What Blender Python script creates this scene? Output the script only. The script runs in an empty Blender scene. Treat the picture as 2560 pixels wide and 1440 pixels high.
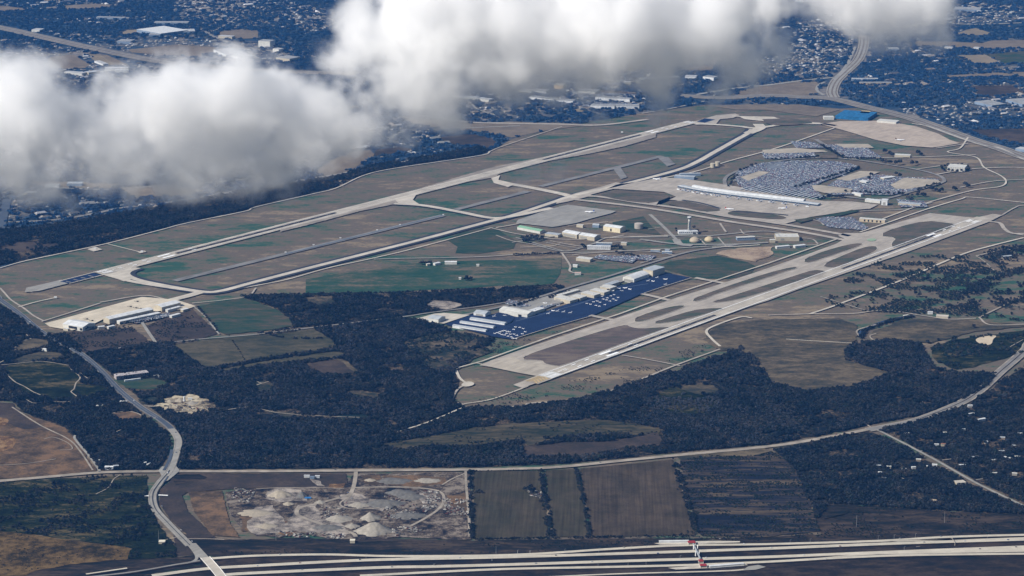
import bpy, bmesh, math, random
import numpy as np
from mathutils import Vector, Matrix

# ------------------------------------------------------------------ camera, world, sun, exposure
S = bpy.context.scene
COL = S.collection
F_PX, CAM_H, PITCH = 6231.0, 2167.0, 0.251936
R = math.radians
cam = bpy.data.cameras.new('camera'); camo = bpy.data.objects.new('camera', cam); COL.objects.link(camo)
camo.location = (0, 0, CAM_H); camo.rotation_euler = (math.pi/2 - PITCH, 0, 0)
cam.sensor_width = 36.0; cam.lens = 36.0*F_PX/2560.0
cam.clip_start = 1.0; cam.clip_end = 120000.0
S.camera = camo

SUN_EL = R(40); SUN_DIR = Vector((-0.90, -0.44, 0)).normalized()       # where the sun stands, seen from the scene
world = bpy.data.worlds.new("World"); S.world = world; world.use_nodes = True
nt = world.node_tree; bg = nt.nodes['Background']
sky = nt.nodes.new('ShaderNodeTexSky'); sky.sky_type = 'NISHITA'; sky.sun_disc = False
sky.sun_elevation = SUN_EL; sky.sun_rotation = math.atan2(SUN_DIR.x, SUN_DIR.y); sky.altitude = 300
nt.links.new(sky.outputs[0], bg.inputs[0]); bg.inputs[1].default_value = 0.055
sun = bpy.data.lights.new('sun', 'SUN'); suno = bpy.data.objects.new('sun', sun); COL.objects.link(suno)
sun.energy = 4.6; sun.angle = R(0.5); sun.color = (1.0, 0.95, 0.88)
tosun = Vector((SUN_DIR.x*math.cos(SUN_EL), SUN_DIR.y*math.cos(SUN_EL), math.sin(SUN_EL)))
suno.rotation_euler = tosun.to_track_quat('Z', 'Y').to_euler(); suno.location = tosun*3000
S.view_settings.view_transform = 'Standard'; S.view_settings.look = 'None'
S.view_settings.exposure = 0.45; S.view_settings.gamma = 1.0
S.cycles.volume_bounces = 20; S.cycles.max_bounces = 24; S.cycles.diffuse_bounces = 2
S.cycles.volume_step_rate = 1.0; S.cycles.volume_max_steps = 512
S.cycles.use_denoising = True

rng = random.Random(7); nrg = np.random.default_rng(11)

# ------------------------------------------------------------------ pixel -> place on the flat ground
CP, SP = math.cos(PITCH), math.sin(PITCH)
def G(px, py):
    u = px-1280.0; v = py-720.0
    d = F_PX*SP + v*CP
    return Vector((CAM_H*u/d, CAM_H*(F_PX*CP - v*SP)/d))
def P(x, y, z=0.0):                       # world -> pixel of the 2560 px photograph
    dz = z-CAM_H
    zc = y*CP - dz*SP; yc = y*SP + dz*CP
    return 1280+F_PX*x/zc, 720-F_PX*yc/zc
def PN(x, y):
    zc = y*CP + CAM_H*SP; yc = y*SP - CAM_H*CP
    return 1280+F_PX*x/zc, 720-F_PX*yc/zc
def AIR(px, py, Y):                       # a place in the air at distance Y
    u = px-1280.0; v = py-720.0
    dy = F_PX*CP - v*SP; dz = -(F_PX*SP + v*CP)
    return Vector((u/dy*Y, Y, CAM_H+dz/dy*Y))
RW = (G(1732, 306)-G(248, 686)).normalized()      # the direction of both runways
RWA = math.atan2(RW.y, RW.x)
NW = Vector((RW.y, -RW.x))                        # across them, towards the camera's right

# ------------------------------------------------------------------ materials
MATS = {}
def col4(c): return (c[0], c[1], c[2], 1.0)
def mat_plain(name, c, rough=0.7, metal=0.0, var=0.0, scale=0.1, spec=0.2):
    if name in MATS: return MATS[name]
    m = bpy.data.materials.new(name); m.use_nodes = True; n = m.node_tree; b = n.nodes['Principled BSDF']
    b.inputs['Roughness'].default_value = rough; b.inputs['Metallic'].default_value = metal
    b.inputs['Specular IOR Level'].default_value = spec
    if var > 0:
        tc = n.nodes.new('ShaderNodeTexCoord'); nz = n.nodes.new('ShaderNodeTexNoise')
        nz.inputs['Scale'].default_value = scale; nz.inputs['Detail'].default_value = 5
        mr = n.nodes.new('ShaderNodeMapRange'); mr.inputs[1].default_value = 0.3; mr.inputs[2].default_value = 0.7
        mr.inputs[3].default_value = 1-var; mr.inputs[4].default_value = 1+var
        mx = n.nodes.new('ShaderNodeVectorMath'); mx.operation = 'SCALE'; mx.inputs[0].default_value = c[:3]
        n.links.new(tc.outputs['Object'], nz.inputs['Vector']); n.links.new(nz.outputs['Fac'], mr.inputs[0])
        n.links.new(mr.outputs[0], mx.inputs['Scale']); n.links.new(mx.outputs[0], b.inputs['Base Color'])
    else: b.inputs['Base Color'].default_value = col4(c)
    MATS[name] = m; return m
def mat_random(name, cols, rough=0.8):
    """colour chosen per object or instance"""
    if name in MATS: return MATS[name]
    m = bpy.data.materials.new(name); m.use_nodes = True; n = m.node_tree; b = n.nodes['Principled BSDF']
    b.inputs['Roughness'].default_value = rough; b.inputs['Specular IOR Level'].default_value = 0.15
    oi = n.nodes.new('ShaderNodeObjectInfo'); cr = n.nodes.new('ShaderNodeValToRGB')
    cr.color_ramp.interpolation = 'CONSTANT'
    e = cr.color_ramp.elements; e[0].position = 0; e[0].color = col4(cols[0]); e[1].position = 1/len(cols); e[1].color = col4(cols[1])
    for i in range(2, len(cols)): x = e.new(i/len(cols)); x.color = col4(cols[i])
    n.links.new(oi.outputs['Random'], cr.inputs[0]); n.links.new(cr.outputs[0], b.inputs['Base Color'])
    MATS[name] = m; return m
def mat_land(name, cols, scales=(0.004, 0.02, 0.15), stretch=(1, 1), rot=0.0, streak=None, offs=0.0, contrast=1.0):
    """soft patches of several ground covers, broken up at three sizes; cols from damp to dry"""
    if name in MATS: return MATS[name]
    m = bpy.data.materials.new(name); m.use_nodes = True; n = m.node_tree; b = n.nodes['Principled BSDF']
    b.inputs['Roughness'].default_value = 0.95; b.inputs['Specular IOR Level'].default_value = 0.05
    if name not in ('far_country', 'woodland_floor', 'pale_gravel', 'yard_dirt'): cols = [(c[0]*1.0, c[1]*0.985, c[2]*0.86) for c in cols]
    tc = n.nodes.new('ShaderNodeTexCoord'); mp = n.nodes.new('ShaderNodeMapping')
    mp.inputs['Rotation'].default_value = (0, 0, rot); mp.inputs['Location'].default_value = (offs, offs*0.7, 0)
    mp.inputs['Scale'].default_value = (stretch[0], stretch[1], 1)
    n.links.new(tc.outputs['Object'], mp.inputs[0])
    fac = None
    wts = (0.42, 0.34, 0.24)
    for s, w in zip(scales, wts):
        nz = n.nodes.new('ShaderNodeTexNoise'); nz.inputs['Scale'].default_value = s; nz.inputs['Detail'].default_value = 6
        nz.inputs['Roughness'].default_value = 0.6
        n.links.new(mp.outputs[0], nz.inputs['Vector'])
        ma = n.nodes.new('ShaderNodeMath'); ma.operation = 'MULTIPLY_ADD'; ma.inputs[1].default_value = w
        n.links.new(nz.outputs['Fac'], ma.inputs[0])
        if fac is None: ma.inputs[2].default_value = 0
        else: n.links.new(fac, ma.inputs[2])
        fac = ma.outputs[0]
    mr = n.nodes.new('ShaderNodeMapRange'); mr.inputs[1].default_value = 0.5-0.074/contrast; mr.inputs[2].default_value = 0.5+0.074/contrast
    n.links.new(fac, mr.inputs[0])
    cr = n.nodes.new('ShaderNodeValToRGB'); e = cr.color_ramp.elements
    e[0].position = 0; e[0].color = col4(cols[0]); e[1].position = 1; e[1].color = col4(cols[-1])
    for i in range(1, len(cols)-1): x = e.new(i/(len(cols)-1)); x.color = col4(cols[i])
    n.links.new(mr.outputs[0], cr.inputs[0]); out = cr.outputs[0]
    if streak:                                    # rows: (angle, spacing m, strength)
        mp2 = n.nodes.new('ShaderNodeMapping'); mp2.inputs['Rotation'].default_value = (0, 0, streak[0])
        n.links.new(tc.outputs['Object'], mp2.inputs[0])
        mp3 = n.nodes.new('ShaderNodeMapping'); mp3.inputs['Scale'].default_value = (1/streak[1], 0.004, 1)
        n.links.new(mp2.outputs[0], mp3.inputs[0])
        nz = n.nodes.new('ShaderNodeTexNoise'); nz.inputs['Scale'].default_value = 1.0; nz.inputs['Detail'].default_value = 3
        n.links.new(mp3.outputs[0], nz.inputs['Vector'])
        m2 = n.nodes.new('ShaderNodeMapRange'); m2.inputs[1].default_value = 0.35; m2.inputs[2].default_value = 0.65
        m2.inputs[3].default_value = 1-streak[2]; m2.inputs[4].default_value = 1+streak[2]
        n.links.new(nz.outputs['Fac'], m2.inputs[0])
        vm = n.nodes.new('ShaderNodeVectorMath'); vm.operation = 'SCALE'
        n.links.new(out, vm.inputs[0]); n.links.new(m2.outputs[0], vm.inputs['Scale']); out = vm.outputs[0]
    n.links.new(out, b.inputs['Base Color'])
    MATS[name] = m; return m
def mat_paving(name, c, slab=7.5, joint=0.12, stain=0.18, ang=RWA, ls=0.012):
    """slabs of slightly different tone with stains drawn out along the strip"""
    if name in MATS: return MATS[name]
    m = bpy.data.materials.new(name); m.use_nodes = True; n = m.node_tree; b = n.nodes['Principled BSDF']
    b.inputs['Roughness'].default_value = 0.85; b.inputs['Specular IOR Level'].default_value = 0.15
    tc = n.nodes.new('ShaderNodeTexCoord'); mp = n.nodes.new('ShaderNodeMapping'); mp.inputs['Rotation'].default_value = (0, 0, -ang)
    n.links.new(tc.outputs['Object'], mp.inputs[0])
    mp2 = n.nodes.new('ShaderNodeMapping'); mp2.inputs['Scale'].default_value = (0.12, 1, 1); n.links.new(mp.outputs[0], mp2.inputs[0])
    n1 = n.nodes.new('ShaderNodeTexNoise'); n1.inputs['Scale'].default_value = 0.09; n1.inputs['Detail'].default_value = 6
    n.links.new(mp2.outputs[0], n1.inputs['Vector'])
    n2 = n.nodes.new('ShaderNodeTexNoise'); n2.inputs['Scale'].default_value = ls; n2.inputs['Detail'].default_value = 5
    n.links.new(mp.outputs[0], n2.inputs['Vector'])
    br = n.nodes.new('ShaderNodeTexBrick'); br.offset = 0.0; br.inputs['Scale'].default_value = 1.0
    br.inputs['Brick Width'].default_value = slab*3; br.inputs['Row Height'].default_value = slab*2; br.inputs['Mortar Size'].default_value = joint
    br.inputs['Color1'].default_value = (0.93, 0.93, 0.93, 1); br.inputs['Color2'].default_value = (1.07, 1.07, 1.07, 1)
    br.inputs['Mortar'].default_value = (0.8, 0.8, 0.8, 1)
    n.links.new(mp.outputs[0], br.inputs['Vector'])
    ad = n.nodes.new('ShaderNodeMath'); ad.operation = 'ADD'; n.links.new(n1.outputs['Fac'], ad.inputs[0]); n.links.new(n2.outputs['Fac'], ad.inputs[1])
    mr = n.nodes.new('ShaderNodeMapRange'); mr.inputs[1].default_value = 0.7; mr.inputs[2].default_value = 1.3
    mr.inputs[3].default_value = 1-stain; mr.inputs[4].default_value = 1+stain; n.links.new(ad.outputs[0], mr.inputs[0])
    v1 = n.nodes.new('ShaderNodeVectorMath'); v1.operation = 'SCALE'; v1.inputs[0].default_value = c[:3]; n.links.new(mr.outputs[0], v1.inputs['Scale'])
    v2 = n.nodes.new('ShaderNodeVectorMath'); v2.operation = 'MULTIPLY'; n.links.new(v1.outputs[0], v2.inputs[0]); n.links.new(br.outputs['Color'], v2.inputs[1])
    n.links.new(v2.outputs[0], b.inputs['Base Color']); MATS[name] = m; return m
def mat_sheet_metal(name, c, pitch=4.0, var=0.1, metal=0.0):
    """ribbed metal cladding"""
    if name in MATS: return MATS[name]
    m = bpy.data.materials.new(name); m.use_nodes = True; n = m.node_tree; b = n.nodes['Principled BSDF']
    b.inputs['Roughness'].default_value = 0.5; b.inputs['Metallic'].default_value = metal; b.inputs['Specular IOR Level'].default_value = 0.3
    tc = n.nodes.new('ShaderNodeTexCoord'); w = n.nodes.new('ShaderNodeTexWave'); w.inputs['Scale'].default_value = 1.0/pitch
    w.bands_direction = 'X'; nz = n.nodes.new('ShaderNodeTexNoise'); nz.inputs['Scale'].default_value = 0.07; nz.inputs['Detail'].default_value = 6
    n.links.new(tc.outputs['Object'], w.inputs['Vector']); n.links.new(tc.outputs['Object'], nz.inputs['Vector'])
    a = n.nodes.new('ShaderNodeMapRange'); a.inputs[3].default_value = 1-var*0.6; a.inputs[4].default_value = 1.0; n.links.new(w.outputs['Fac'], a.inputs[0])
    a2 = n.nodes.new('ShaderNodeMapRange'); a2.inputs[1].default_value = 0.3; a2.inputs[2].default_value = 0.7; a2.inputs[3].default_value = 1-var*1.6; a2.inputs[4].default_value = 1.05
    n.links.new(nz.outputs['Fac'], a2.inputs[0])
    mu = n.nodes.new('ShaderNodeMath'); mu.operation = 'MULTIPLY'; n.links.new(a.outputs[0], mu.inputs[0]); n.links.new(a2.outputs[0], mu.inputs[1])
    v = n.nodes.new('ShaderNodeVectorMath'); v.operation = 'SCALE'; v.inputs[0].default_value = c[:3]; n.links.new(mu.outputs[0], v.inputs['Scale'])
    n.links.new(v.outputs[0], b.inputs['Base Color']); MATS[name] = m; return m

LAND = mat_land('airfield_turf', [(0.028, 0.075, 0.058), (0.060, 0.088, 0.066), (0.120, 0.104, 0.090), (0.104, 0.087, 0.080), (0.138, 0.112, 0.095), (0.205, 0.165, 0.128)],
                scales=(0.0026, 0.014, 0.09), stretch=(0.6, 1.5), rot=-RWA)
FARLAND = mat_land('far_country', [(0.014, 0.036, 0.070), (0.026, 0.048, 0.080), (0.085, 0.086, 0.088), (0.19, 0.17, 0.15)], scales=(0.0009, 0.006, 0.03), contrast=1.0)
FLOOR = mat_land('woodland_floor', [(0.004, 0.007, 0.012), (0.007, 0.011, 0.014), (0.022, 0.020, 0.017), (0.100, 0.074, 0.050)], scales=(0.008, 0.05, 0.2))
SCRUB = mat_land('scrub', [(0.010, 0.020, 0.024), (0.024, 0.030, 0.028), (0.060, 0.050, 0.042), (0.11, 0.088, 0.070)], scales=(0.008, 0.04, 0.25))
OLIVE = mat_land('olive_field', [(0.028, 0.034, 0.028), (0.048, 0.048, 0.036), (0.066, 0.060, 0.046), (0.090, 0.078, 0.058)], scales=(0.005, 0.03, 0.2), stretch=(.7, 1.3))
GREENF = mat_land('green_field', [(0.018, 0.044, 0.036), (0.030, 0.054, 0.040), (0.050, 0.056, 0.044), (0.080, 0.066, 0.055)], scales=(0.006, 0.03, 0.2), stretch=(.6, 1.5))
PLOUGH = mat_land('ploughed_soil', [(0.036, 0.031, 0.026), (0.054, 0.043, 0.036), (0.070, 0.054, 0.044)], scales=(0.006, 0.02, 0.3), streak=(R(2), 6, 0.22))
PLOUGH2 = mat_land('stubble_rows', [(0.034, 0.034, 0.026), (0.045, 0.040, 0.031), (0.058, 0.048, 0.038)], scales=(0.006, 0.02, 0.3), streak=(R(2), 7, 0.25), offs=333)
BROWN = mat_land('brown_field', [(0.030, 0.028, 0.030), (0.048, 0.038, 0.038), (0.072, 0.056, 0.050)], scales=(0.004, 0.02, 0.15))
DRY = mat_land('dry_grass', [(0.028, 0.032, 0.032), (0.055, 0.050, 0.040), (0.086, 0.070, 0.054), (0.13, 0.105, 0.078)], scales=(0.005, 0.03, 0.15), stretch=(.7, 1.3))
TAN = mat_land('tan_field', [(0.15, 0.13, 0.11), (0.22, 0.18, 0.14)], scales=(0.004, 0.02, 0.15))
FARBROWN = mat_land('far_brown_field', [(0.12, 0.10, 0.09), (0.18, 0.15, 0.13)], scales=(0.004, 0.02, 0.15))
DARKG = mat_land('dark_pasture', [(0.003, 0.006, 0.006), (0.005, 0.011, 0.007), (0.012, 0.018, 0.010), (0.026, 0.028, 0.016), (0.085, 0.068, 0.040)], scales=(0.008, 0.045, 0.2), contrast=1.0, stretch=(.6, 1.4))
HEATH = mat_land('dark_heath', [(0.006, 0.010, 0.014), (0.014, 0.015, 0.017), (0.030, 0.024, 0.023), (0.060, 0.045, 0.038)], scales=(0.008, 0.04, 0.2), stretch=(.4, 1.5))
YELLOW = mat_land('yellow_grass', [(0.018, 0.016, 0.010), (0.055, 0.038, 0.020), (0.100, 0.066, 0.032), (0.14, 0.095, 0.050)], scales=(0.008, 0.05, 0.3))
EARTH = mat_land('bare_earth', [(0.045, 0.034, 0.028), (0.090, 0.064, 0.048), (0.16, 0.100, 0.066)], scales=(0.005, 0.02, 0.15))
ORANGE = mat_land('orange_clay', [(0.05, 0.035, 0.028), (0.13, 0.075, 0.045), (0.26, 0.17, 0.10)], scales=(0.01, 0.05, 0.3))
GRAVEL = mat_land('pale_gravel', [(0.05, 0.045, 0.042), (0.15, 0.13, 0.115), (0.25, 0.22, 0.19), (0.36, 0.31, 0.26)], scales=(0.01, 0.05, 0.3))
YARD = mat_land('yard_dirt', [(0.010, 0.012, 0.016), (0.045, 0.036, 0.032), (0.10, 0.080, 0.064), (0.20, 0.17, 0.14)], scales=(0.01, 0.045, 0.25), contrast=1.2)
PINKD = mat_land('pink_dirt', [(0.10, 0.08, 0.07), (0.24, 0.18, 0.15), (0.33, 0.26, 0.21)], scales=(0.004, 0.02, 0.15))
BURNT = mat_land('dark_furrows', [(0.008, 0.012, 0.024), (0.016, 0.018, 0.030), (0.050, 0.040, 0.036), (0.10, 0.078, 0.06)], scales=(0.006, 0.03, 0.2), stretch=(0.22, 1.6), contrast=1.1)
ISLE = mat_land('infield_grass', [(0.048, 0.068, 0.054), (0.075, 0.072, 0.062), (0.100, 0.082, 0.075), (0.128, 0.104, 0.090)], scales=(0.008, 0.04, 0.2), stretch=(.6, 1.5), rot=-RWA)
PURPLE = mat_land('infield_purple', [(0.062, 0.070, 0.058), (0.090, 0.072, 0.074), (0.112, 0.088, 0.088), (0.145, 0.118, 0.106)], scales=(0.007, 0.03, 0.2), stretch=(.6, 1.5), rot=-RWA)
CONC = mat_paving('concrete', (0.33, 0.295, 0.25))
CONC2 = mat_paving('pale_concrete', (0.44, 0.40, 0.335))
CONCG = mat_paving('grey_concrete', (0.25, 0.24, 0.215))
RWYFAR = mat_paving('runway_concrete', (0.37, 0.335, 0.28), stain=0.22)
ASPH = mat_paving('asphalt', (0.085, 0.095, 0.11), joint=0.05)
ASPHD = mat_paving('dark_asphalt', (0.010, 0.022, 0.060), joint=0.02, stain=0.22, ls=0.03)
SHOULD = mat_plain('shoulder_asphalt', (0.030, 0.033, 0.042), var=0.25, scale=0.03)
ROADG = mat_plain('road_grey', (0.19, 0.18, 0.165), var=0.2, scale=0.02)
ROADD = mat_plain('road_dark', (0.060, 0.075, 0.100), var=0.2, scale=0.02)
ROADW = mat_paving('highway_concrete', (0.45, 0.41, 0.335), slab=4, ang=R(5), stain=0.12)
DIRTR = mat_plain('dirt_track', (0.27, 0.235, 0.19), var=0.3, scale=0.03)
MARKW = mat_plain('white_paint', (0.80, 0.80, 0.78), var=0.08, scale=0.05)
MARKY = mat_plain('yellow_paint', (0.60, 0.42, 0.14), var=0.15, scale=0.05)
RUBBER = mat_plain('tyre_rubber', (0.028, 0.026, 0.028), var=0.5, scale=0.02)
MEDIAN = mat_land('median_grass', [(0.008, 0.010, 0.014), (0.022, 0.018, 0.018), (0.048, 0.036, 0.032)], scales=(0.01, 0.05, 0.3), stretch=(0.4, 1))
WATER = mat_plain('dark_water', (0.006, 0.014, 0.040), rough=0.15, spec=0.5)
WHITE = mat_sheet_metal('white_roof_metal', (0.66, 0.67, 0.66), var=.16)
CREAM = mat_sheet_metal('cream_cladding', (0.46, 0.41, 0.31), pitch=3)
GREYR = mat_sheet_metal('grey_roof_metal', (0.38, 0.41, 0.43))
PALEW = mat_sheet_metal('pale_cladding', (0.56, 0.55, 0.50), pitch=3)
GREENR = mat_sheet_metal('green_roof_metal', (0.22, 0.40, 0.26))
BLUER = mat_sheet_metal('blue_roof_metal', (0.02, 0.16, 0.36), pitch=12, var=.3)
TANR = mat_sheet_metal('tan_roof', (0.42, 0.33, 0.22))
SLATE = mat_sheet_metal('slate_blue_cladding', (0.20, 0.26, 0.34), pitch=3)
REDR = mat_sheet_metal('red_canopy_metal', (0.30, 0.035, 0.035), pitch=3, var=.2)
DOOR = mat_plain('door_opening', (0.012, 0.014, 0.018), rough=0.5)
DOORG = mat_plain('door_panel', (0.27, 0.26, 0.23), rough=0.5)
GLASS = mat_plain('window_glass', (0.03, 0.05, 0.075), rough=0.15, spec=0.6)
UNIT = mat_plain('rooftop_unit_metal', (0.45, 0.46, 0.46), rough=0.5)
STEEL = mat_plain('pole_steel', (0.40, 0.40, 0.40), rough=0.5, metal=0.3)
BARK = mat_plain('bark', (0.06, 0.05, 0.045))

# ------------------------------------------------------------------ object helpers
def tag(o, label=None, cat=None, group=None, kind=None):
    if label: o['label'] = label
    if cat: o['category'] = cat
    if group: o['group'] = group
    if kind: o['kind'] = kind
    return o
def mobj(name, me, mats, parent=None, loc=None, rz=0):
    o = bpy.data.objects.new(name, me); COL.objects.link(o)
    for m in (mats if isinstance(mats, (list, tuple)) else [mats]):
        me.materials.append(m)
    if parent: o.parent = parent
    if loc is not None: o.location = loc
    o.rotation_euler.z = rz
    return o
def mesh(verts, faces, mi=None):
    me = bpy.data.meshes.new('m'); me.from_pydata([tuple(v) for v in verts], [], faces); me.update()
    if mi is not None: me.polygons.foreach_set('material_index', mi)
    return me
def empty(name, loc, rz=0):
    o = bpy.data.objects.new(name, None); COL.objects.link(o); o.location = loc; o.rotation_euler.z = rz; o.empty_display_size = 1; return o
class MB:
    def __init__(s): s.v = []; s.f = []; s.m = []
    def box(s, x0, x1, y0, y1, z0, z1, mi=0):
        b = len(s.v); s.v += [(x0,y0,z0),(x1,y0,z0),(x1,y1,z0),(x0,y1,z0),(x0,y0,z1),(x1,y0,z1),(x1,y1,z1),(x0,y1,z1)]
        for q in ((0,3,2,1),(4,5,6,7),(0,1,5,4),(1,2,6,5),(2,3,7,6),(3,0,4,7)): s.f.append(tuple(b+i for i in q)); s.m.append(mi)
    def poly(s, pts, z0, z1, mi=0):
        b = len(s.v); n = len(pts); s.v += [(x,y,z0) for x,y in pts]+[(x,y,z1) for x,y in pts]
        s.f.append(tuple(b+n+i for i in range(n))); s.m.append(mi); s.f.append(tuple(b+n-1-i for i in range(n))); s.m.append(mi)
        for i in range(n): s.f.append((b+i, b+(i+1)%n, b+n+(i+1)%n, b+n+i)); s.m.append(mi)
    def tube(s, a, b_, r0, r1, n=8, mi=0):
        a = Vector(a); b_ = Vector(b_); d = (b_-a).normalized(); u = d.orthogonal().normalized(); w = d.cross(u); b = len(s.v)
        for c, r in ((a, r0), (b_, r1)):
            for i in range(n):
                t = 2*math.pi*i/n; s.v.append(tuple(c+u*math.cos(t)*r+w*math.sin(t)*r))
        for i in range(n): s.f.append((b+i, b+(i+1)%n, b+n+(i+1)%n, b+n+i)); s.m.append(mi)
        s.f.append(tuple(b+n-1-i for i in range(n))); s.m.append(mi); s.f.append(tuple(b+n+i for i in range(n))); s.m.append(mi)
    def rings(s, rings, mi=0, cap=True):                    # list of rings, each a list of n points
        b = len(s.v); n = len(rings[0])
        for r in rings: s.v += [tuple(p) for p in r]
        for k in range(len(rings)-1):
            for i in range(n): s.f.append((b+k*n+i, b+k*n+(i+1)%n, b+(k+1)*n+(i+1)%n, b+(k+1)*n+i)); s.m.append(mi)
        if cap:
            s.f.append(tuple(b+n-1-i for i in range(n))); s.m.append(mi)
            s.f.append(tuple(b+(len(rings)-1)*n+i for i in range(n))); s.m.append(mi)
    def build(s, name, mats, parent=None, loc=None, rz=0):
        return mobj(name, mesh(s.v, s.f, s.m), mats, parent, loc, rz)

LAYER = [0]
def zlev(base):
    LAYER[0] += 1
    return base + (LAYER[0] % 40)*0.02
Z_LAND, Z_WOOD, Z_FIELD, Z_CLEAR, Z_ROAD, Z_PAVE, Z_ISLE, Z_TOP = 0.9, 1.8, 2.7, 3.6, 4.5, 5.4, 6.3, 7.2
ZS = 0.75
for _k in ('Z_LAND','Z_WOOD','Z_FIELD','Z_CLEAR','Z_ROAD','Z_PAVE','Z_ISLE','Z_TOP'): globals()[_k] *= ZS
def zlev(base):
    LAYER[0] += 1
    return base + (LAYER[0] % 14)*0.01
def smooth_closed(pts, k=1):
    for _ in range(k):
        q = []
        for i in range(len(pts)):
            a, b = pts[i], pts[(i+1) % len(pts)]
            q += [(a[0]*.75+b[0]*.25, a[1]*.75+b[1]*.25), (a[0]*.25+b[0]*.75, a[1]*.25+b[1]*.75)]
        pts = q
    return pts
def roughen(pts, amp, step):
    out = []
    n = len(pts)
    for i in range(n):
        a = Vector(pts[i]); b = Vector(pts[(i+1) % n]); L = (b-a).length; k = max(1, int(L/step))
        k = min(k, 60)
        for j in range(k):
            p = a.lerp(b, j/k); out.append((p.x+rng.uniform(-amp, amp), p.y+rng.uniform(-amp, amp)))
    return out
def sheet(name, pix, m, base, rough=0, kind='structure', label=None, cat=None, sm=0, world=False):
    pts = [tuple(G(*p)) for p in pix] if not world else [tuple(p) for p in pix]
    if sm: pts = smooth_closed(pts, sm)
    if rough: pts = roughen(pts, rough, rough*4)
    z = zlev(base)
    o = mobj(name, mesh([(x, y, z) for x, y in pts], [tuple(range(len(pts)))]), m)
    if o.data.polygons[0].normal.z < 0: o.data.flip_normals()
    tag(o, label, cat, None, kind); return o
def catmull(pts, n=8):
    if len(pts) < 3: return pts
    P_ = [pts[0]*2-pts[1]]+pts+[pts[-1]*2-pts[-2]]; out = []
    for i in range(1, len(P_)-2):
        for j in range(n):
            t = j/n; a, b, c, d = P_[i-1], P_[i], P_[i+1], P_[i+2]
            out.append(0.5*((2*b)+(-a+c)*t+(2*a-5*b+4*c-d)*t*t+(-a+3*b-3*c+d)*t*t*t))
    out.append(pts[-1]); return out
def path(pix, curved=True):
    pix = list(pix)                                    # lines that leave the picture run on beyond it
    if len(pix) > 1 and pix[-1][0] >= 2600: a, b = pix[-2], pix[-1]; k = 420/max(40, b[0]-a[0]); pix.append((b[0]+(b[0]-a[0])*k, b[1]+(b[1]-a[1])*k*.8))
    if len(pix) > 1 and pix[0][0] <= -60: a, b = pix[1], pix[0]; k = 420/max(40, a[0]-b[0]); pix.insert(0, (b[0]-(a[0]-b[0])*k, b[1]-(a[1]-b[1])*k*.8))
    pts = [G(*p) for p in pix]
    return catmull(pts) if curved and len(pts) > 2 else pts
def ribbon(name, pts, w, m, base, off=0.0, kind='structure', parent=None, z=None, w1=None):
    n = len(pts); L = []; Rr = []
    for i in range(n):
        a = pts[max(0, i-1)]; b = pts[min(n-1, i+1)]; t = (b-a).normalized(); nn = Vector((-t.y, t.x))
        ww = w if w1 is None else w+(w1-w)*i/(n-1)
        L.append(pts[i]+nn*(off+ww/2)); Rr.append(pts[i]+nn*(off-ww/2))
    zz = zlev(base) if z is None else z
    v = [(p.x, p.y, zz) for p in L]+[(p.x, p.y, zz) for p in Rr]
    o = mobj(name, mesh(v, [(i, n+i, n+i+1, i+1) for i in range(n-1)]), m, parent)
    if o.data.polygons[0].normal.z < 0: o.data.flip_normals()
    if kind: o['kind'] = kind
    return o
def road(name, pix, w, m, base=None, edge=None, curved=True, w1=None):
    pts = path(pix, curved); base = Z_ROAD if base is None else base
    if edge: ribbon(name, pts, w+edge[0], edge[1], base-0.1)
    return ribbon(name, pts, w, m, base, w1=w1)

# ------------------------------------------------------------------ ground
GR = 60000
ground = mobj('ground', mesh([(-GR, -2000, 0), (GR, -2000, 0), (GR, 90000, 0), (-GR, 90000, 0)], [(0, 1, 2, 3)]), LAND); ground['kind'] = 'structure'
#@GROUND
PERIM = [(0,672),(60,655),(150,636),(270,610),(400,577),(465,560),(612,530),(640,519),(780,487),(840,472),(910,440),(990,422),(1197,391),(1225,380)]
north = [(-900,-200),(3600,-200),(3600,420),(2600,392),(2420,345),(2300,302),(2170,268),(2100,272),(2000,262),(1880,262),(1760,262),(1605,283),(1405,318),(1280,347)]
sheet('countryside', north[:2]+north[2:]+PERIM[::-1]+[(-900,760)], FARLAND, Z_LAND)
# ---- scatter machinery (woods, scrub, distant houses, parked cars as a mass)
def inpoly(x, y, poly):
    r = np.zeros(len(x), bool); n = len(poly)
    for i in range(n):
        x0, y0 = poly[i]; x1, y1 = poly[(i+1) % n]
        if y0 == y1: continue
        c = ((y0 > y) != (y1 > y)) & (x < (x1-x0)*(y-y0)/(y1-y0)+x0)
        r ^= c
    return r
NT = np.random.default_rng(5).random((256, 256))
def vnoise(x, y):
    xi = np.floor(x).astype(int); yi = np.floor(y).astype(int); fx = x-xi; fy = y-yi
    fx = fx*fx*(3-2*fx); fy = fy*fy*(3-2*fy)
    g = lambda a, b: NT[a & 255, b & 255]
    return (g(xi,yi)*(1-fx)+g(xi+1,yi)*fx)*(1-fy)+(g(xi,yi+1)*(1-fx)+g(xi+1,yi+1)*fx)*fy
def fbm(x, y, s): return 0.5*vnoise(x/s, y/s)+0.3*vnoise(x/s*2.1+7, y/s*2.1+3)+0.2*vnoise(x/s*4.3+1, y/s*4.3+9)
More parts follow.
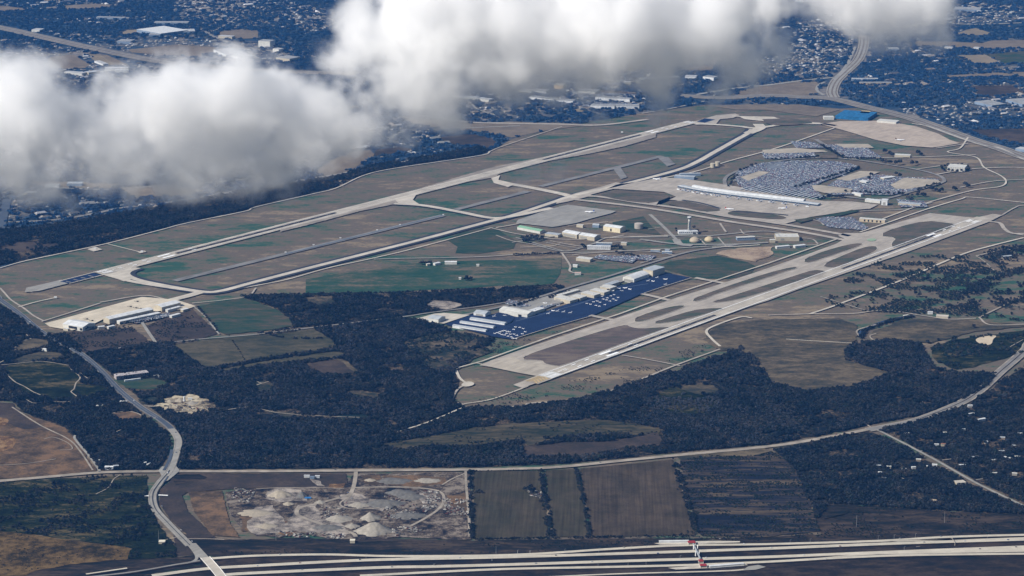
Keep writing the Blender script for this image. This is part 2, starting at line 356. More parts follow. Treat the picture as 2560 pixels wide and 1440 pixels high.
def pts_in(poly, spacing, holes=(), gap=None, gs=120.0, jitter=0.5, visible=True, side=160):
    """jittered grid inside a ground polygon; gap: share of ground left open, decided by noise"""
    xs = [p[0] for p in poly]; ys = [p[1] for p in poly]
    X, Y = np.meshgrid(np.arange(min(xs), max(xs), spacing), np.arange(min(ys), max(ys), spacing))
    X = X.ravel(); Y = Y.ravel()
    X = X+nrg.uniform(-jitter, jitter, len(X))*spacing; Y = Y+nrg.uniform(-jitter, jitter, len(Y))*spacing
    if visible:
        px, py = PN(X, Y); k = (px > -side) & (px < 2560+side) & (py > -70) & (py < 1500); X = X[k]; Y = Y[k]
    k = inpoly(X, Y, poly); X = X[k]; Y = Y[k]
    for h in holes:
        k = ~inpoly(X, Y, h); X = X[k]; Y = Y[k]
    if gap:
        f = fbm(X, Y, gs); th = np.quantile(f, gap) if len(f) else 0
        k = f > th+nrg.normal(0, 0.03, len(f)); X = X[k]; Y = Y[k]
    return X, Y
def px2g(poly): return [tuple(G(*p)) for p in poly]
PROTO = {}
def proto_collection(key, objs):
    c = bpy.data.collections.new(key)
    for o in objs:
        for u in list(o.users_collection): u.objects.unlink(o)
        c.objects.link(o)
    PROTO[key] = c; return c
def scatter(name, X, Y, key, smin, smax, label, cat, z=1.3, aligned=None, zs=None):
    n = len(X)
    if n == 0: return
    me = bpy.data.meshes.new(name); me.vertices.add(n)
    co = np.zeros((n, 3), 'f'); co[:, 0] = X; co[:, 1] = Y; co[:, 2] = z; me.vertices.foreach_set('co', co.ravel())
    a = me.attributes.new('size', 'FLOAT', 'POINT'); a.data.foreach_set('value', nrg.uniform(smin, smax, n).astype('f'))
    rot = nrg.uniform(0, 6.283, n).astype('f') if aligned is None else (np.zeros(n)+aligned+nrg.choice([0, math.pi], n)).astype('f')
    if aligned is not None and zs == 'quarter': rot = (aligned+nrg.choice([0, math.pi/2, math.pi, 0.3], n)).astype('f')
    a = me.attributes.new('turn', 'FLOAT', 'POINT'); a.data.foreach_set('value', rot)
    me.update()
    o = bpy.data.objects.new(name, me); COL.objects.link(o)
    ng = GNG.get(key)
    if ng is None:
        ng = bpy.data.node_groups.new('scatter_'+key, 'GeometryNodeTree'); GNG[key] = ng
        ng.interface.new_socket('Geometry', in_out='INPUT', socket_type='NodeSocketGeometry')
        ng.interface.new_socket('Geometry', in_out='OUTPUT', socket_type='NodeSocketGeometry')
        N = ng.nodes; gi = N.new('NodeGroupInput'); go = N.new('NodeGroupOutput')
        ip = N.new('GeometryNodeInstanceOnPoints'); ci = N.new('GeometryNodeCollectionInfo')
        ci.inputs['Collection'].default_value = PROTO[key]; ci.inputs['Separate Children'].default_value = True; ci.inputs['Reset Children'].default_value = True
        ip.inputs['Pick Instance'].default_value = True
        at = N.new('GeometryNodeInputNamedAttribute'); at.data_type = 'FLOAT'; at.inputs['Name'].default_value = 'size'
        tu = N.new('GeometryNodeInputNamedAttribute'); tu.data_type = 'FLOAT'; tu.inputs['Name'].default_value = 'turn'
        cx = N.new('ShaderNodeCombineXYZ'); ng.links.new(tu.outputs['Attribute'], cx.inputs['Z'])
        ng.links.new(gi.outputs[0], ip.inputs['Points']); ng.links.new(ci.outputs[0], ip.inputs['Instance'])
        ng.links.new(at.outputs['Attribute'], ip.inputs['Scale']); ng.links.new(cx.outputs[0], ip.inputs['Rotation'])
        rd = N.new('FunctionNodeRandomValue'); rd.data_type = 'INT'
        [s for s in rd.inputs if s.name == 'Max' and s.type == 'INT'][0].default_value = 50
        ng.links.new([s for s in rd.outputs if s.type == 'INT'][0], ip.inputs['Instance Index'])
        ng.links.new(ip.outputs[0], go.inputs[0])
    md = o.modifiers.new('scatter', 'NODES'); md.node_group = ng
    tag(o, label, cat, None, 'stuff'); return o
GNG = {}

# ---- tree shapes
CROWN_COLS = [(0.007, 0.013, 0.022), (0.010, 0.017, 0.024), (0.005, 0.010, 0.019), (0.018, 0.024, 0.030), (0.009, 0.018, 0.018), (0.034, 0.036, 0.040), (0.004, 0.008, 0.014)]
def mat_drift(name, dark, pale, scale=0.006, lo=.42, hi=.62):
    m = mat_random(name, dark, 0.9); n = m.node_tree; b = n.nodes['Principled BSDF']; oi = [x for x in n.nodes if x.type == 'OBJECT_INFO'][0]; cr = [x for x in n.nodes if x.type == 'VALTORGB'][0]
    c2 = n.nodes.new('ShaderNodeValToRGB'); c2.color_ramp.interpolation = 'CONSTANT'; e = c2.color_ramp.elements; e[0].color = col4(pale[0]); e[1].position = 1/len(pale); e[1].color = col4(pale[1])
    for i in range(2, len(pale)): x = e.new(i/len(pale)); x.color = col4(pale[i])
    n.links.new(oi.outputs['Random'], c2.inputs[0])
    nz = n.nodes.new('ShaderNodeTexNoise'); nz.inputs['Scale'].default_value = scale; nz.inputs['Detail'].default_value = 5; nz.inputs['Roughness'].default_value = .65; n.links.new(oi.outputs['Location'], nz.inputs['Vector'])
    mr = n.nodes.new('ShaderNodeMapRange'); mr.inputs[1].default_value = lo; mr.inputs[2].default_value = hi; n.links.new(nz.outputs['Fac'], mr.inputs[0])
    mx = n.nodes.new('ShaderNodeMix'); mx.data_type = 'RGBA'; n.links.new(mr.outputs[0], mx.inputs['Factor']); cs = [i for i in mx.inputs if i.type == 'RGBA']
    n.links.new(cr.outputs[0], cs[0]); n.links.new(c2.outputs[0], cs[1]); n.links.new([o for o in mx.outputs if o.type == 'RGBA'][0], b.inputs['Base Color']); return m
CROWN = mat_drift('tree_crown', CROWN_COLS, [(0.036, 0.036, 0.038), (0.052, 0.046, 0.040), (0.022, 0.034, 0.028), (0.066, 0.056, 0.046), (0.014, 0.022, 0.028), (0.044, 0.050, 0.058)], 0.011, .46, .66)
SHRUB = mat_random('shrub_leaves', [(0.010, 0.020, 0.026), (0.020, 0.030, 0.028), (0.012, 0.026, 0.020), (0.034, 0.034, 0.030)], 0.9)
HAZECROWN = mat_random('haze_tinted_far_crown', [(0.012, 0.046, 0.115), (0.017, 0.055, 0.125), (0.026, 0.064, 0.125), (0.010, 0.038, 0.100), (0.046, 0.076, 0.120)], 0.9)  # blue of the distance haze is mixed into these crown colours
def crown_into(mb, cx, cy, cz, rx, rz, n, size, rr, mi=0):
    for _ in range(n):
        t = rr.uniform(0, 2*math.pi); c = rr.uniform(-0.7, 1); r = rr.uniform(0.45, 1.0)**0.6; s = math.sqrt(1-c*c)
        p = Vector((cx+rx*r*s*math.cos(t), cy+rx*r*s*math.sin(t), cz+rz*r*c))
        u = Vector((rr.gauss(0, 1), rr.gauss(0, 1), rr.gauss(0, 1))).normalized(); w = u.orthogonal().normalized(); u2 = u.cross(w)
        k = size*rr.uniform(0.6, 1.3); b = len(mb.v)
        m = rr.choice((4, 5))
        for i in range(m):
            a = 2*math.pi*i/m; q = p+(w*math.cos(a)+u2*math.sin(a))*k*rr.uniform(0.7, 1.2)+u*rr.uniform(-.3, .3)*k
            mb.v.append(tuple(q))
        mb.f.append(tuple(range(b, b+m))); mb.m.append(mi)
def tree_bm(rr, h=9.0, r=4.2, n=46, size=1.35, limbs=True):
    crown = MB(); trunk = MB()
    crown_into(crown, 0, 0, h*0.62, r*0.9, h*0.36, n, size, rr)
    for _ in range(3):
        a = rr.uniform(0, 6.28); crown_into(crown, math.cos(a)*r*0.55, math.sin(a)*r*0.55, h*rr.uniform(.45, .75), r*0.5, h*0.2, n//5, size, rr)
    trunk.tube((0, 0, -0.3), (0, 0, h*0.45), 0.35, 0.22, 6)
    if limbs:
        for _ in range(4):
            a = rr.uniform(0, 6.28); trunk.tube((0, 0, h*0.38), (math.cos(a)*r*.6, math.sin(a)*r*.6, h*0.72), 0.16, 0.06, 5)
    return crown, trunk
def proto_tree(k, seed, mat, h, r, n, size):
    rr = random.Random(seed); c, t = tree_bm(rr, h, r, n, size, False)
    b = len(c.v); c.v += t.v; c.f += [tuple(b+i for i in f) for f in t.f]; c.m += [1]*len(t.f)
    return c.build(k, [mat, BARK])
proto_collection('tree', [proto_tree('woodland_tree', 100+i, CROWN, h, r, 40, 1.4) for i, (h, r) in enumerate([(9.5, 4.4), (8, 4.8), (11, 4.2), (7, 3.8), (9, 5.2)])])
proto_collection('shrub', [proto_tree('scrub_bush', 200+i, SHRUB, h, r, 22, 1.0) for i, (h, r) in enumerate([(3.2, 2.2), (4.2, 2.8), (2.6, 2.4)])])
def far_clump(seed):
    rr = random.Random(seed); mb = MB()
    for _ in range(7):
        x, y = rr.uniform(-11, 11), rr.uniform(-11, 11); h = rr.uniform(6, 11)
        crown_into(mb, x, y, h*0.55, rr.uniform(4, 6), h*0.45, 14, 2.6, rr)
    return mb.build('far_tree_clump', [HAZECROWN])
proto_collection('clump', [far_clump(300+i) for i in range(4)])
def house_mb(w, l, h, rr):
    mb = MB(); mb.box(-l/2, l/2, -w/2, w/2, 0, h, 0)
    o = 0.6; b = len(mb.v)
    mb.v += [(-l/2-o, -w/2-o, h-.1), (l/2+o, -w/2-o, h-.1), (l/2+o, w/2+o, h-.1), (-l/2-o, w/2+o, h-.1), (-l/2+w*.25, 0, h+w*.26), (l/2-w*.25, 0, h+w*.26)]
    for q in ((0,1,5,4), (2,3,4,5), (1,2,5), (3,0,4), (0,3,2,1)): mb.f.append(tuple(b+i for i in q)); mb.m.append(1)
    return mb
HWALL = mat_random('house_wall', [(0.28, 0.26, 0.22), (0.36, 0.35, 0.33), (0.22, 0.18, 0.14), (0.42, 0.42, 0.41)])
HROOF = mat_random('house_roof', [(0.18, 0.18, 0.18), (0.30, 0.30, 0.31), (0.12, 0.12, 0.13), (0.24, 0.21, 0.18), (0.46, 0.46, 0.46), (0.16, 0.14, 0.12), (0.09, 0.09, 0.10), (0.20, 0.20, 0.19)])
proto_collection('house', [house_mb(w, l, 3.2, rng).build('small_house', [HWALL, HROOF]) for w, l in ((10, 16), (11, 20), (9, 24), (14, 15))])
proto_collection('shed', [house_mb(w, l, 5.5, rng).build('small_shed', [HWALL, HROOF]) for w, l in ((20, 40), (26, 60), (18, 30))])

# ---- woods
WOODN = [0]
def wood(pix, holes=(), spacing=7.2, gap=0.12, gs=90, key='tree', smin=0.7, smax=1.25, label='', floor=FLOOR, base=None, rough=6, name='woodland', world=False):
    wp = px2g(pix) if not world else pix
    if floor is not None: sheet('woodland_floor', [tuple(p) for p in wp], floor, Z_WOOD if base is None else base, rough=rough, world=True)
    X, Y = pts_in(wp, spacing, [px2g(h) for h in holes], gap, gs)
    return scatter(name, X, Y, key, smin, smax, label, 'woodland' if key != 'shrub' else 'scrub')

# clearings and fields (pixel outlines in the photograph, laid on the ground as real surfaces)
C = {
 'k1': [(945,1112),(1080,1092),(1180,1072),(1280,1062),(1380,1054),(1480,1050),(1560,1058),(1650,1072),(1655,1090),(1500,1088),(1300,1104),(1180,1120),(1080,1118),(1000,1128)],
 'k2': [(1308,1120),(1420,1108),(1530,1106),(1650,1082),(1662,1100),(1650,1118),(1560,1124),(1460,1142),(1330,1146),(1310,1140)],
 'k2b': [(1305,1104),(1380,1098),(1400,1104),(1320,1117)],
 'k3': [(1698,966),(1730,964),(1780,965),(1800,978),(1786,990),(1745,986),(1712,978)],
 'k3b': [(1625,998),(1690,968),(1720,980),(1790,996),(1800,1015),(1760,1040),(1700,1040),(1640,1030)],
 'k4': [(292,952),(380,948),(415,955),(418,966),(380,975),(310,972)],
 'quarry': [(385,1018),(392,1011),(414,1009),(404,1000),(425,997),(432,990),(455,993),(470,987),(496,991),(500,998),(520,999),(527,1008),(542,1021),(521,1024),(524,1034),(492,1035),(478,1043),(452,1036),(440,1039),(430,1030),(408,1031),(402,1022)],
 'k5': [(755,912),(840,900),(905,930),(870,940),(800,938)],
 'k5b': [(838,897),(868,905),(902,928),(880,932)],
 'k6': [(1000,860),(1060,842),(1130,830),(1205,850),(1190,868),(1150,880),(1120,900),(1080,900),(1030,880)],
 'k6b': [(1050,902),(1120,880),(1200,872),(1230,878),(1150,920),(1110,935),(1070,925)],
 'fl1': [(432,864),(520,852),(640,840),(700,836),(785,824),(830,852),(842,870),(780,880),(700,893),(600,910),(515,924),(470,895)],
 'fl1b': [(526,930),(640,908),(720,895),(840,880),(862,886),(858,893),(780,902),(700,912),(640,918),(560,930)],
 'fl2': [(490,768),(560,755),(605,748),(640,757),(690,775),(720,795),(736,815),(680,826),(560,838),(545,828),(510,790)],
 'fl3': [(1790,812),(1900,800),(2100,798),(2145,815),(2140,850),(2125,860),(2110,880),(2115,902),(2230,935),(2140,965),(2020,982),(1950,965),(1925,955),(1893,905),(1850,872),(1800,880),(1760,850)],
 'fl4': [(2185,830),(2260,800),(2420,798),(2460,805),(2560,812),(2560,818),(2440,830),(2330,858),(2220,856),(2180,845)],
 'n3c': [(1062,765),(1080,752),(1130,755),(1160,765),(1115,776),(1085,775)],
 'n3d': [(755,745),(830,742),(840,760),(790,768)],
 'n1a': [(40,872),(55,855),(78,848),(120,852),(125,868),(60,882)],
 'n1b': [(25,905),(60,890),(110,880),(150,884),(160,895),(110,902),(50,910)],
 'n1c': [(12,918),(60,908),(120,905),(172,915),(180,930),(205,948),(200,965),(182,980),(195,996),(150,1002),(60,985),(20,950)],
 'n1d': [(182,985),(195,960),(255,968),(275,975),(250,985),(215,995)],
 'n1e': [(275,1035),(330,1030),(358,1040),(352,1052),(300,1052)],
}
FIELDM = dict(k1=mat_land('rough_meadow', [(0.016, 0.024, 0.020), (0.036, 0.036, 0.028), (0.062, 0.054, 0.040), (0.092, 0.076, 0.056)], scales=(0.008, 0.04, 0.2), stretch=(.4, 1.6)), k2=BROWN, k2b=DRY, k3=DRY, k3b=DARKG, k4=GREENF, quarry=mat_land('plant_ground', [(0.06, 0.05, 0.042), (0.20, 0.17, 0.14), (0.34, 0.29, 0.23), (0.45, 0.40, 0.33)], scales=(0.012, 0.05, 0.3)), k5=BROWN, k5b=DRY, k6=SCRUB, k6b=SCRUB,
              fl1=OLIVE, fl1b=OLIVE, fl2=GREENF, fl3=DRY, fl4=DRY, n3c=GRAVEL, n3d=SCRUB, n1a=DRY, n1b=DRY, n1c=DARKG, n1d=DARKG, n1e=EARTH)
for k, p in C.items():
    sheet('field' if k.startswith('fl') else 'clearing', p, FIELDM[k], Z_CLEAR, rough=11 if k[0] == 'k' and k != 'k4' else 5)
N1 = [(-60,770),(0,765),(60,803),(130,855),(190,888),(240,928),(290,985),(340,1028),(390,1062),(418,1085),(425,1110),(416,1140),(392,1176),(250,1178),(192,1098),(160,1068),(60,1032),(30,1005),(-60,1000)]
N2 = [(215,887),(300,874),(425,862),(640,841),(785,824),(830,818),(1000,797),(1075,806),(1130,830),(1200,846),(1240,848),(1210,872),(1150,918),(1132,935),(1150,960),(1130,1000),(1160,1022),(1290,1020),(1450,1000),(1590,958),(1700,925),(1790,892),(1852,870),(1893,902),(1925,955),(1950,965),(2020,982),(2140,965),(2230,935),(2115,902),(2110,880),(2135,860),(2220,852),(2300,860),(2335,920),(2400,935),(2490,935),(2470,968),(2400,1002),(2300,1040),(2180,1062),(2050,1090),(1920,1112),(1690,1132),(1400,1161),(1170,1169),(900,1171),(640,1173),(448,1174),(458,1100),(438,1066),(400,1040),(368,1015),(318,970),(262,922)]
EXTRA = [[(640,1024),(700,1032),(760,1041),(830,1043),(900,1038),(920,1044),(880,1052),(800,1050),(700,1044)],[(860,982),(900,978),(945,986),(950,998),(900,998)],[(632,957),(660,953),(685,962),(676,982),(643,982)],[(347,1002),(385,992),(398,1000),(383,1012)]]
TRACKS2 = EXTRA+[[(980,1090),(1155,1020),(1165,1024),(990,1094)]]
GREY = mat_random('grey_bare_crown', [(0.050, 0.056, 0.070), (0.036, 0.044, 0.060), (0.066, 0.066, 0.072), (0.048, 0.044, 0.046)], 0.9)
proto_collection('greytree', [proto_tree('bare_tree', 400+i, GREY, h, r, 34, 1.1) for i, (h, r) in enumerate([(9, 3.6), (8, 4.2), (10, 3.8)])])
wood(N2, [C[k] for k in ('k1','k2','k2b','k3','k3b','k4','quarry','k5','k5b','k6','k6b','fl1','fl1b')]+TRACKS2, 6.6, 0.24, 44, label='dark bare winter woodland between the runway and the country road')
wood(N2, [C[k] for k in ('k1','k2','k2b','k3','k4','quarry','k5','k5b','k6','fl1','fl1b')]+TRACKS2, 11, 0.60, 110, key='greytree', label='paler grey leafless trees in drifts through the dark winter woodland', floor=None, smin=.7, smax=1.3)
wood(N1, [C[k] for k in ('n1a','n1b','n1c','n1d','n1e')], 6.8, 0.2, 48, label='dark creek-side woodland left of the curving highway')
N3 = [(600,742),(700,740),(960,735),(1180,727),(1400,716),(1412,722),(1330,745),(1200,766),(1060,784),(1000,791),(830,812),(735,820),(722,795),(690,772),(640,754)]
wood(N3, [C['n3c'], C['n3d']], 7.4, 0.28, 48, label='grey-blue brushy wood between the green airfield meadow and the straight road')
N4 = [(2195,1078),(2310,1052),(2420,1012),(2480,972),(2620,880),(2620,1290),(2440,1203),(2330,1143),(2245,1098)]
wood(N4, [[(2390,1205),(2460,1200),(2465,1215),(2400,1220)],[(2300,1100),(2350,1098),(2360,1106),(2310,1112)]], 7.6, 0.24, label='wooded plots with scattered homes right of the narrow lane')
N5 = [(1935,1130),(2060,1104),(2170,1078),(2235,1108),(2330,1158),(2440,1222),(2620,1300),(2620,1290),(2560,1288),(2300,1275),(2120,1262),(2075,1262),(2040,1300),(2010,1230),(1985,1170)]
wood(N5, [[(2380,1205),(2440,1202),(2445,1216),(2385,1218)],[(2240,1200),(2290,1190),(2300,1200),(2260,1212)]], 7.2, 0.15, label='dark woodland left of the narrow lane above the toll highway')
wood([(-60,748),(0,748),(-60,780)], (), 8, None, label='trees at the left picture edge beside the highway', floor=FLOOR)
wood([(2380,850),(2460,840),(2600,820),(2600,870),(2500,900),(2430,920),(2390,925),(2340,905),(2325,870)], [[(2440,850),(2495,845),(2490,862),(2450,862)]], 9, 0.55, key='shrub', smin=1, smax=2.2, label='dark green scrub around the small sand pit', floor=DARKG)
wood([(120,830),(165,838),(215,880),(200,884),(160,868),(110,838)], (), 8, 0.2, label='roadside trees below the pale military apron')
wood([(240,882),(300,870),(420,858),(425,862),(300,875),(215,888)], (), 6, 0.2, label='tree line along the straight road')
# far wood along the creek north of the long runway
NF = [(-100,585),(30,575),(150,562),(300,537),(520,497),(640,472),(760,457),(850,441),(930,416),(1020,400),(1140,380),(1200,368),(1222,378),(1197,388),(990,419),(910,437),(840,469),(780,484),(640,516),(612,527),(465,557),(400,574),(270,607),(150,633),(60,652),(-100,690)]
wood(NF, [[(100,612),(145,610),(148,620),(110,626)],[(0,618),(90,612),(90,622),(0,630)]], 9.5, 0.14, smin=0.9, smax=1.5, label='long dark creek wood beyond the far runway')

# the land carries on past both sides of the picture
for k_, pp in enumerate(([(2600,420),(3150,440),(3150,1345),(2600,1325)], [(-600,690),(-70,668),(-70,1200),(-600,1240)])):
    wp = px2g(pp); sheet('scrub', pp, SCRUB, Z_LAND+.2, rough=6)
    X, Y = pts_in(wp, 11, (), .4, 120, side=560); scatter('woodland', X, Y, 'tree', .8, 1.4, 'woodland running on past the '+('right' if k_ == 0 else 'left')+' edge of the picture', 'woodland')
sheet('dark_heath', [(-600,1340),(-50,1320),(-50,1450),(2600,1340),(3150,1320),(3300,1750),(-700,1750)], SCRUB, Z_LAND-.2, rough=3)
sheet('pasture', [(-600,1200),(-50,1195),(-50,1345),(-600,1360)], SCRUB, Z_LAND, rough=3)
# thin tree strips: hedgerows
HEDGE = []
def hedge(pix, w, label, spacing=4.5, smin=0.5, smax=0.95, key='tree'):
    pts = path(pix, False); X = []; Y = []
    for a, b in zip(pts[:-1], pts[1:]):
        L = (b-a).length; n = int(L/spacing*max(1, w/spacing)); t = (b-a)/L; nn = Vector((-t.y, t.x))
        for _ in range(n):
            p = a+t*rng.uniform(0, L)+nn*rng.gauss(0, w*.33)
            if float(vnoise(np.array([p.x/22.0]), np.array([p.y/22.0]))[0]) > .30: X.append(p.x); Y.append(p.y)
    o = scatter('hedgerow', np.array(X), np.array(Y), key, smin, smax, label, 'hedgerow')
hedge([(1352,1176),(1360,1230),(1368,1290),(1378,1345)], 13, 'dark hedgerow between the left and the narrow ploughed field')
hedge([(1440,1173),(1452,1222),(1462,1270),(1475,1345)], 9, 'broken hedgerow between the narrow and the wide ploughed field')
hedge([(1685,1150),(1700,1205),(1720,1260),(1742,1335)], 13, 'dark hedgerow right of the wide ploughed field')
hedge([(1176,1180),(1178,1260),(1180,1350)], 9, 'dark hedgerow between the gravel yard and the ploughed fields')
hedge([(1185,1350),(1380,1348),(1480,1346),(1740,1342)], 8, 'low hedgerow along the foot of the ploughed fields', smin=0.4, smax=0.7)
hedge([(515,926),(640,905),(760,890),(842,873)], 12, 'hedgerow between the olive field and the narrow grass strip')
hedge([(664,838),(700,845),(740,849),(805,848)], 7, 'row of bare trees across the small triangular field')
hedge([(570,838),(600,880),(612,903)], 3, 'thin hedge line across the olive field', smin=0.3, smax=0.5)
hedge([(600,741),(960,735),(1180,727),(1400,716)], 9, 'dark tree line at the far edge of the brushy wood')
hedge([(640,837),(700,828),(735,822)], 8, 'tree row between the green field and the straight road')
hedge([(1185,1180),(1350,1178)], 4, 'low hedge along the country road', smin=0.3, smax=0.5)
hedge([(0,955),(50,985),(100,1008)], 6, 'tree line along the creek path')

# ---- scrub with single bushes
def brush(pix, spacing, gap, gs, label, smin=0.6, smax=1.4, floor=None, key='shrub', holes=()):
    wood(pix, holes, spacing, gap, gs, key, smin, smax, label, floor=floor, name='scrub' if key == 'shrub' else 'woodland', rough=5)
FD = [(1700,1152),(1760,1140),(1890,1140),(1935,1132),(1985,1170),(2010,1230),(2040,1300),(2050,1330),(1900,1345),(1750,1340),(1725,1260),(1708,1205)]
sheet('furrowed_scrub', FD, BURNT, Z_FIELD, rough=5)
X, Y = pts_in(px2g(FD), 6.5, (), None)
f = 0.5*vnoise(X/60.0, Y/9.0)+0.5*vnoise(X/26.0+5, Y/14.0); k = f > 0.50; scatter('scrub', X[k], Y[k], 'shrub', 0.6, 1.2, 'dark brush growing in rows right of the wide ploughed field', 'scrub')
BLK = [(-60,1212),(250,1192),(370,1190),(368,1240),(400,1320),(440,1370),(440,1395),(320,1400),(330,1372),(100,1340),(-60,1322)]
sheet('dark_pasture', BLK, DARKG, Z_FIELD, rough=4)
wood([p for p in BLK], (), 9, 0.62, 45, 'tree', .5, .9, 'dark low trees over the pasture left of the curving highway', floor=None)
sheet('dark_heath', [(-60,1475),(90,1426),(210,1406),(320,1398),(440,1393),(520,1385),(525,1405),(440,1425),(280,1450),(-60,1490)], HEATH, Z_LAND+.3, rough=3)
brush(BLK, 11, 0.62, 40, 'dark low brush on the pasture left of the curving highway', 0.4, 0.9)
sheet('yellow_field', [(-60,1320),(40,1326),(100,1341),(220,1358),(310,1368),(345,1385),(320,1400),(210,1408),(90,1428),(20,1460),(-60,1470)], YELLOW, Z_FIELD, rough=4)
brush([(-60,1322),(100,1345),(310,1372),(320,1398),(90,1425),(-60,1460)], 16, 0.75, 40, 'small bushes dotted over the yellow grass field', 0.4, 0.8)
sheet('construction_ground', [(-60,1010),(20,1012),(60,1035),(160,1070),(190,1100),(240,1178),(150,1190),(-60,1202)], EARTH, Z_FIELD, rough=4)
sheet('orange_earth', [(-60,1090),(20,1092),(40,1100),(35,1120),(10,1130),(-60,1140)], ORANGE, Z_CLEAR, rough=3, sm=1)
sheet('orange_earth', [(-60,1040),(10,1045),(25,1055),(10,1068),(-60,1065)], ORANGE, Z_CLEAR, rough=3, sm=1)
sheet('dark_slope', [(-60,1005),(30,1010),(70,1050),(110,1070),(60,1075),(-60,1035)], BROWN, Z_CLEAR-0.1, rough=3)
SC = [(2060,760),(2110,700),(2200,650),(2340,640),(2450,640),(2620,600),(2620,810),(2450,795),(2260,785),(2150,780)]
brush(SC, 9, 0.60, 60, 'scattered bushes on the rough ground right of the near runway', 0.8, 2.0)
SC2 = [(2380,730),(2480,690),(2620,650),(2620,740),(2500,770),(2400,775)]
wood(SC2, (), 10, 0.45, 60, 'tree', 0.6, 1.1, 'dark tree groups on the rough ground at the right edge', floor=None)
SC3 = [(2440,640),(2500,620),(2620,610),(2620,660),(2500,665)]
wood(SC3, (), 10, 0.35, 60, 'tree', 0.6, 1.1, 'trees around the homes right of the perimeter road', floor=None)
brush([(160,830),(330,818),(380,858),(215,882)], 10, 0.5, 60, 'brush on the brown plot below the pale apron', 0.6, 1.3)
brush([(360,815),(480,790),(540,835),(390,858)], 10, 0.55, 60, 'brush on the brown plot beside the access road', 0.6, 1.3)
brush([(1150,830),(1290,852),(1400,830),(1250,885),(1190,880)], 10, 0.6, 50, 'brush below the dark aircraft apron', 0.6, 1.1)
brush([(1160,1010),(1300,975),(1500,940),(1800,850),(1830,860),(1590,950),(1450,990),(1290,1012)], 10, 0.72, 50, 'bushes on the runway margin above the wood', 0.5, 1.0)
brush(C['k1'], 13, .7, 40, 'bushes over the long rough meadow inside the wood', .6, 1.4)
brush([(1200,1100),(1300,1106),(1310,1160),(1170,1166),(1000,1166),(1000,1135)], 8, 0.4, 50, 'brush between the country road and the olive clearing', 0.8, 1.8)
brush(C['k6']+C['k6b'][::-1], 8, 0.45, 50, 'brush in the patchy clearing left of the near runway', 0.8, 1.8)
sheet('dark_heath', [(2040,1300),(2075,1262),(2120,1262),(2300,1275),(2640,1292),(2640,1340),(2195,1352),(1920,1360),(1745,1346),(1900,1345),(2050,1335)], HEATH, Z_LAND, rough=4)
sheet('dark_heath', [(440,1350),(560,1352),(760,1345),(900,1354),(1180,1352),(1640,1346),(1745,1346),(1920,1360),(1700,1364),(1530,1374),(1280,1388),(990,1392),(815,1388),(640,1391),(540,1396)], HEATH, Z_LAND+.2, rough=4)
sheet('brown_clearing', [(640,1022),(700,1030),(760,1040),(830,1042),(900,1036),(925,1044),(880,1054),(800,1052),(700,1046)], SCRUB, Z_CLEAR, rough=5)
sheet('brown_clearing', [(850,980),(900,976),(950,985),(960,1000),(900,1000)], SCRUB, Z_CLEAR, rough=7)
sheet('brown_clearing', [(630,955),(660,950),(690,960),(680,985),(640,985)], SCRUB, Z_CLEAR, rough=6)
sheet('brown_clearing', [(345,1000),(385,990),(400,1000),(385,1014),(350,1012)], SCRUB, Z_CLEAR, rough=5)
sheet('brown_clearing', [(365,1130),(400,1112),(424,1108),(418,1140),(395,1168),(360,1165)], SCRUB, Z_CLEAR, rough=4)
sheet('brown_clearing', [(1930,1112),(2050,1098),(2100,1094),(2090,1110),(2000,1128),(1940,1140)], SCRUB, Z_CLEAR, rough=4)
sheet('brown_clearing', [(1690,1142),(1800,1134),(1910,1122),(1930,1130),(1880,1142),(1760,1146),(1700,1152)], DRY, Z_CLEAR, rough=3)
sheet('brown_clearing', [(2060,1264),(2110,1262),(2120,1285),(2060,1300)], HEATH, Z_CLEAR, rough=3)
sheet('brown_clearing', [(430,1190),(500,1188),(520,1196),(440,1215)], HEATH, Z_CLEAR, rough=3)
brush([(1660,1330),(2050,1335),(2120,1262),(2620,1290),(2620,1330),(1900,1358),(1660,1360)], 10, 0.6, 60, 'brush between the scrub and the toll highway', 0.5, 1.1)
brush([(530,1380),(900,1375),(1180,1360),(1640,1350),(1620,1372),(1280,1386),(640,1392)], 10, 0.65, 60, 'low brush above the toll highway', 0.4, 0.9)
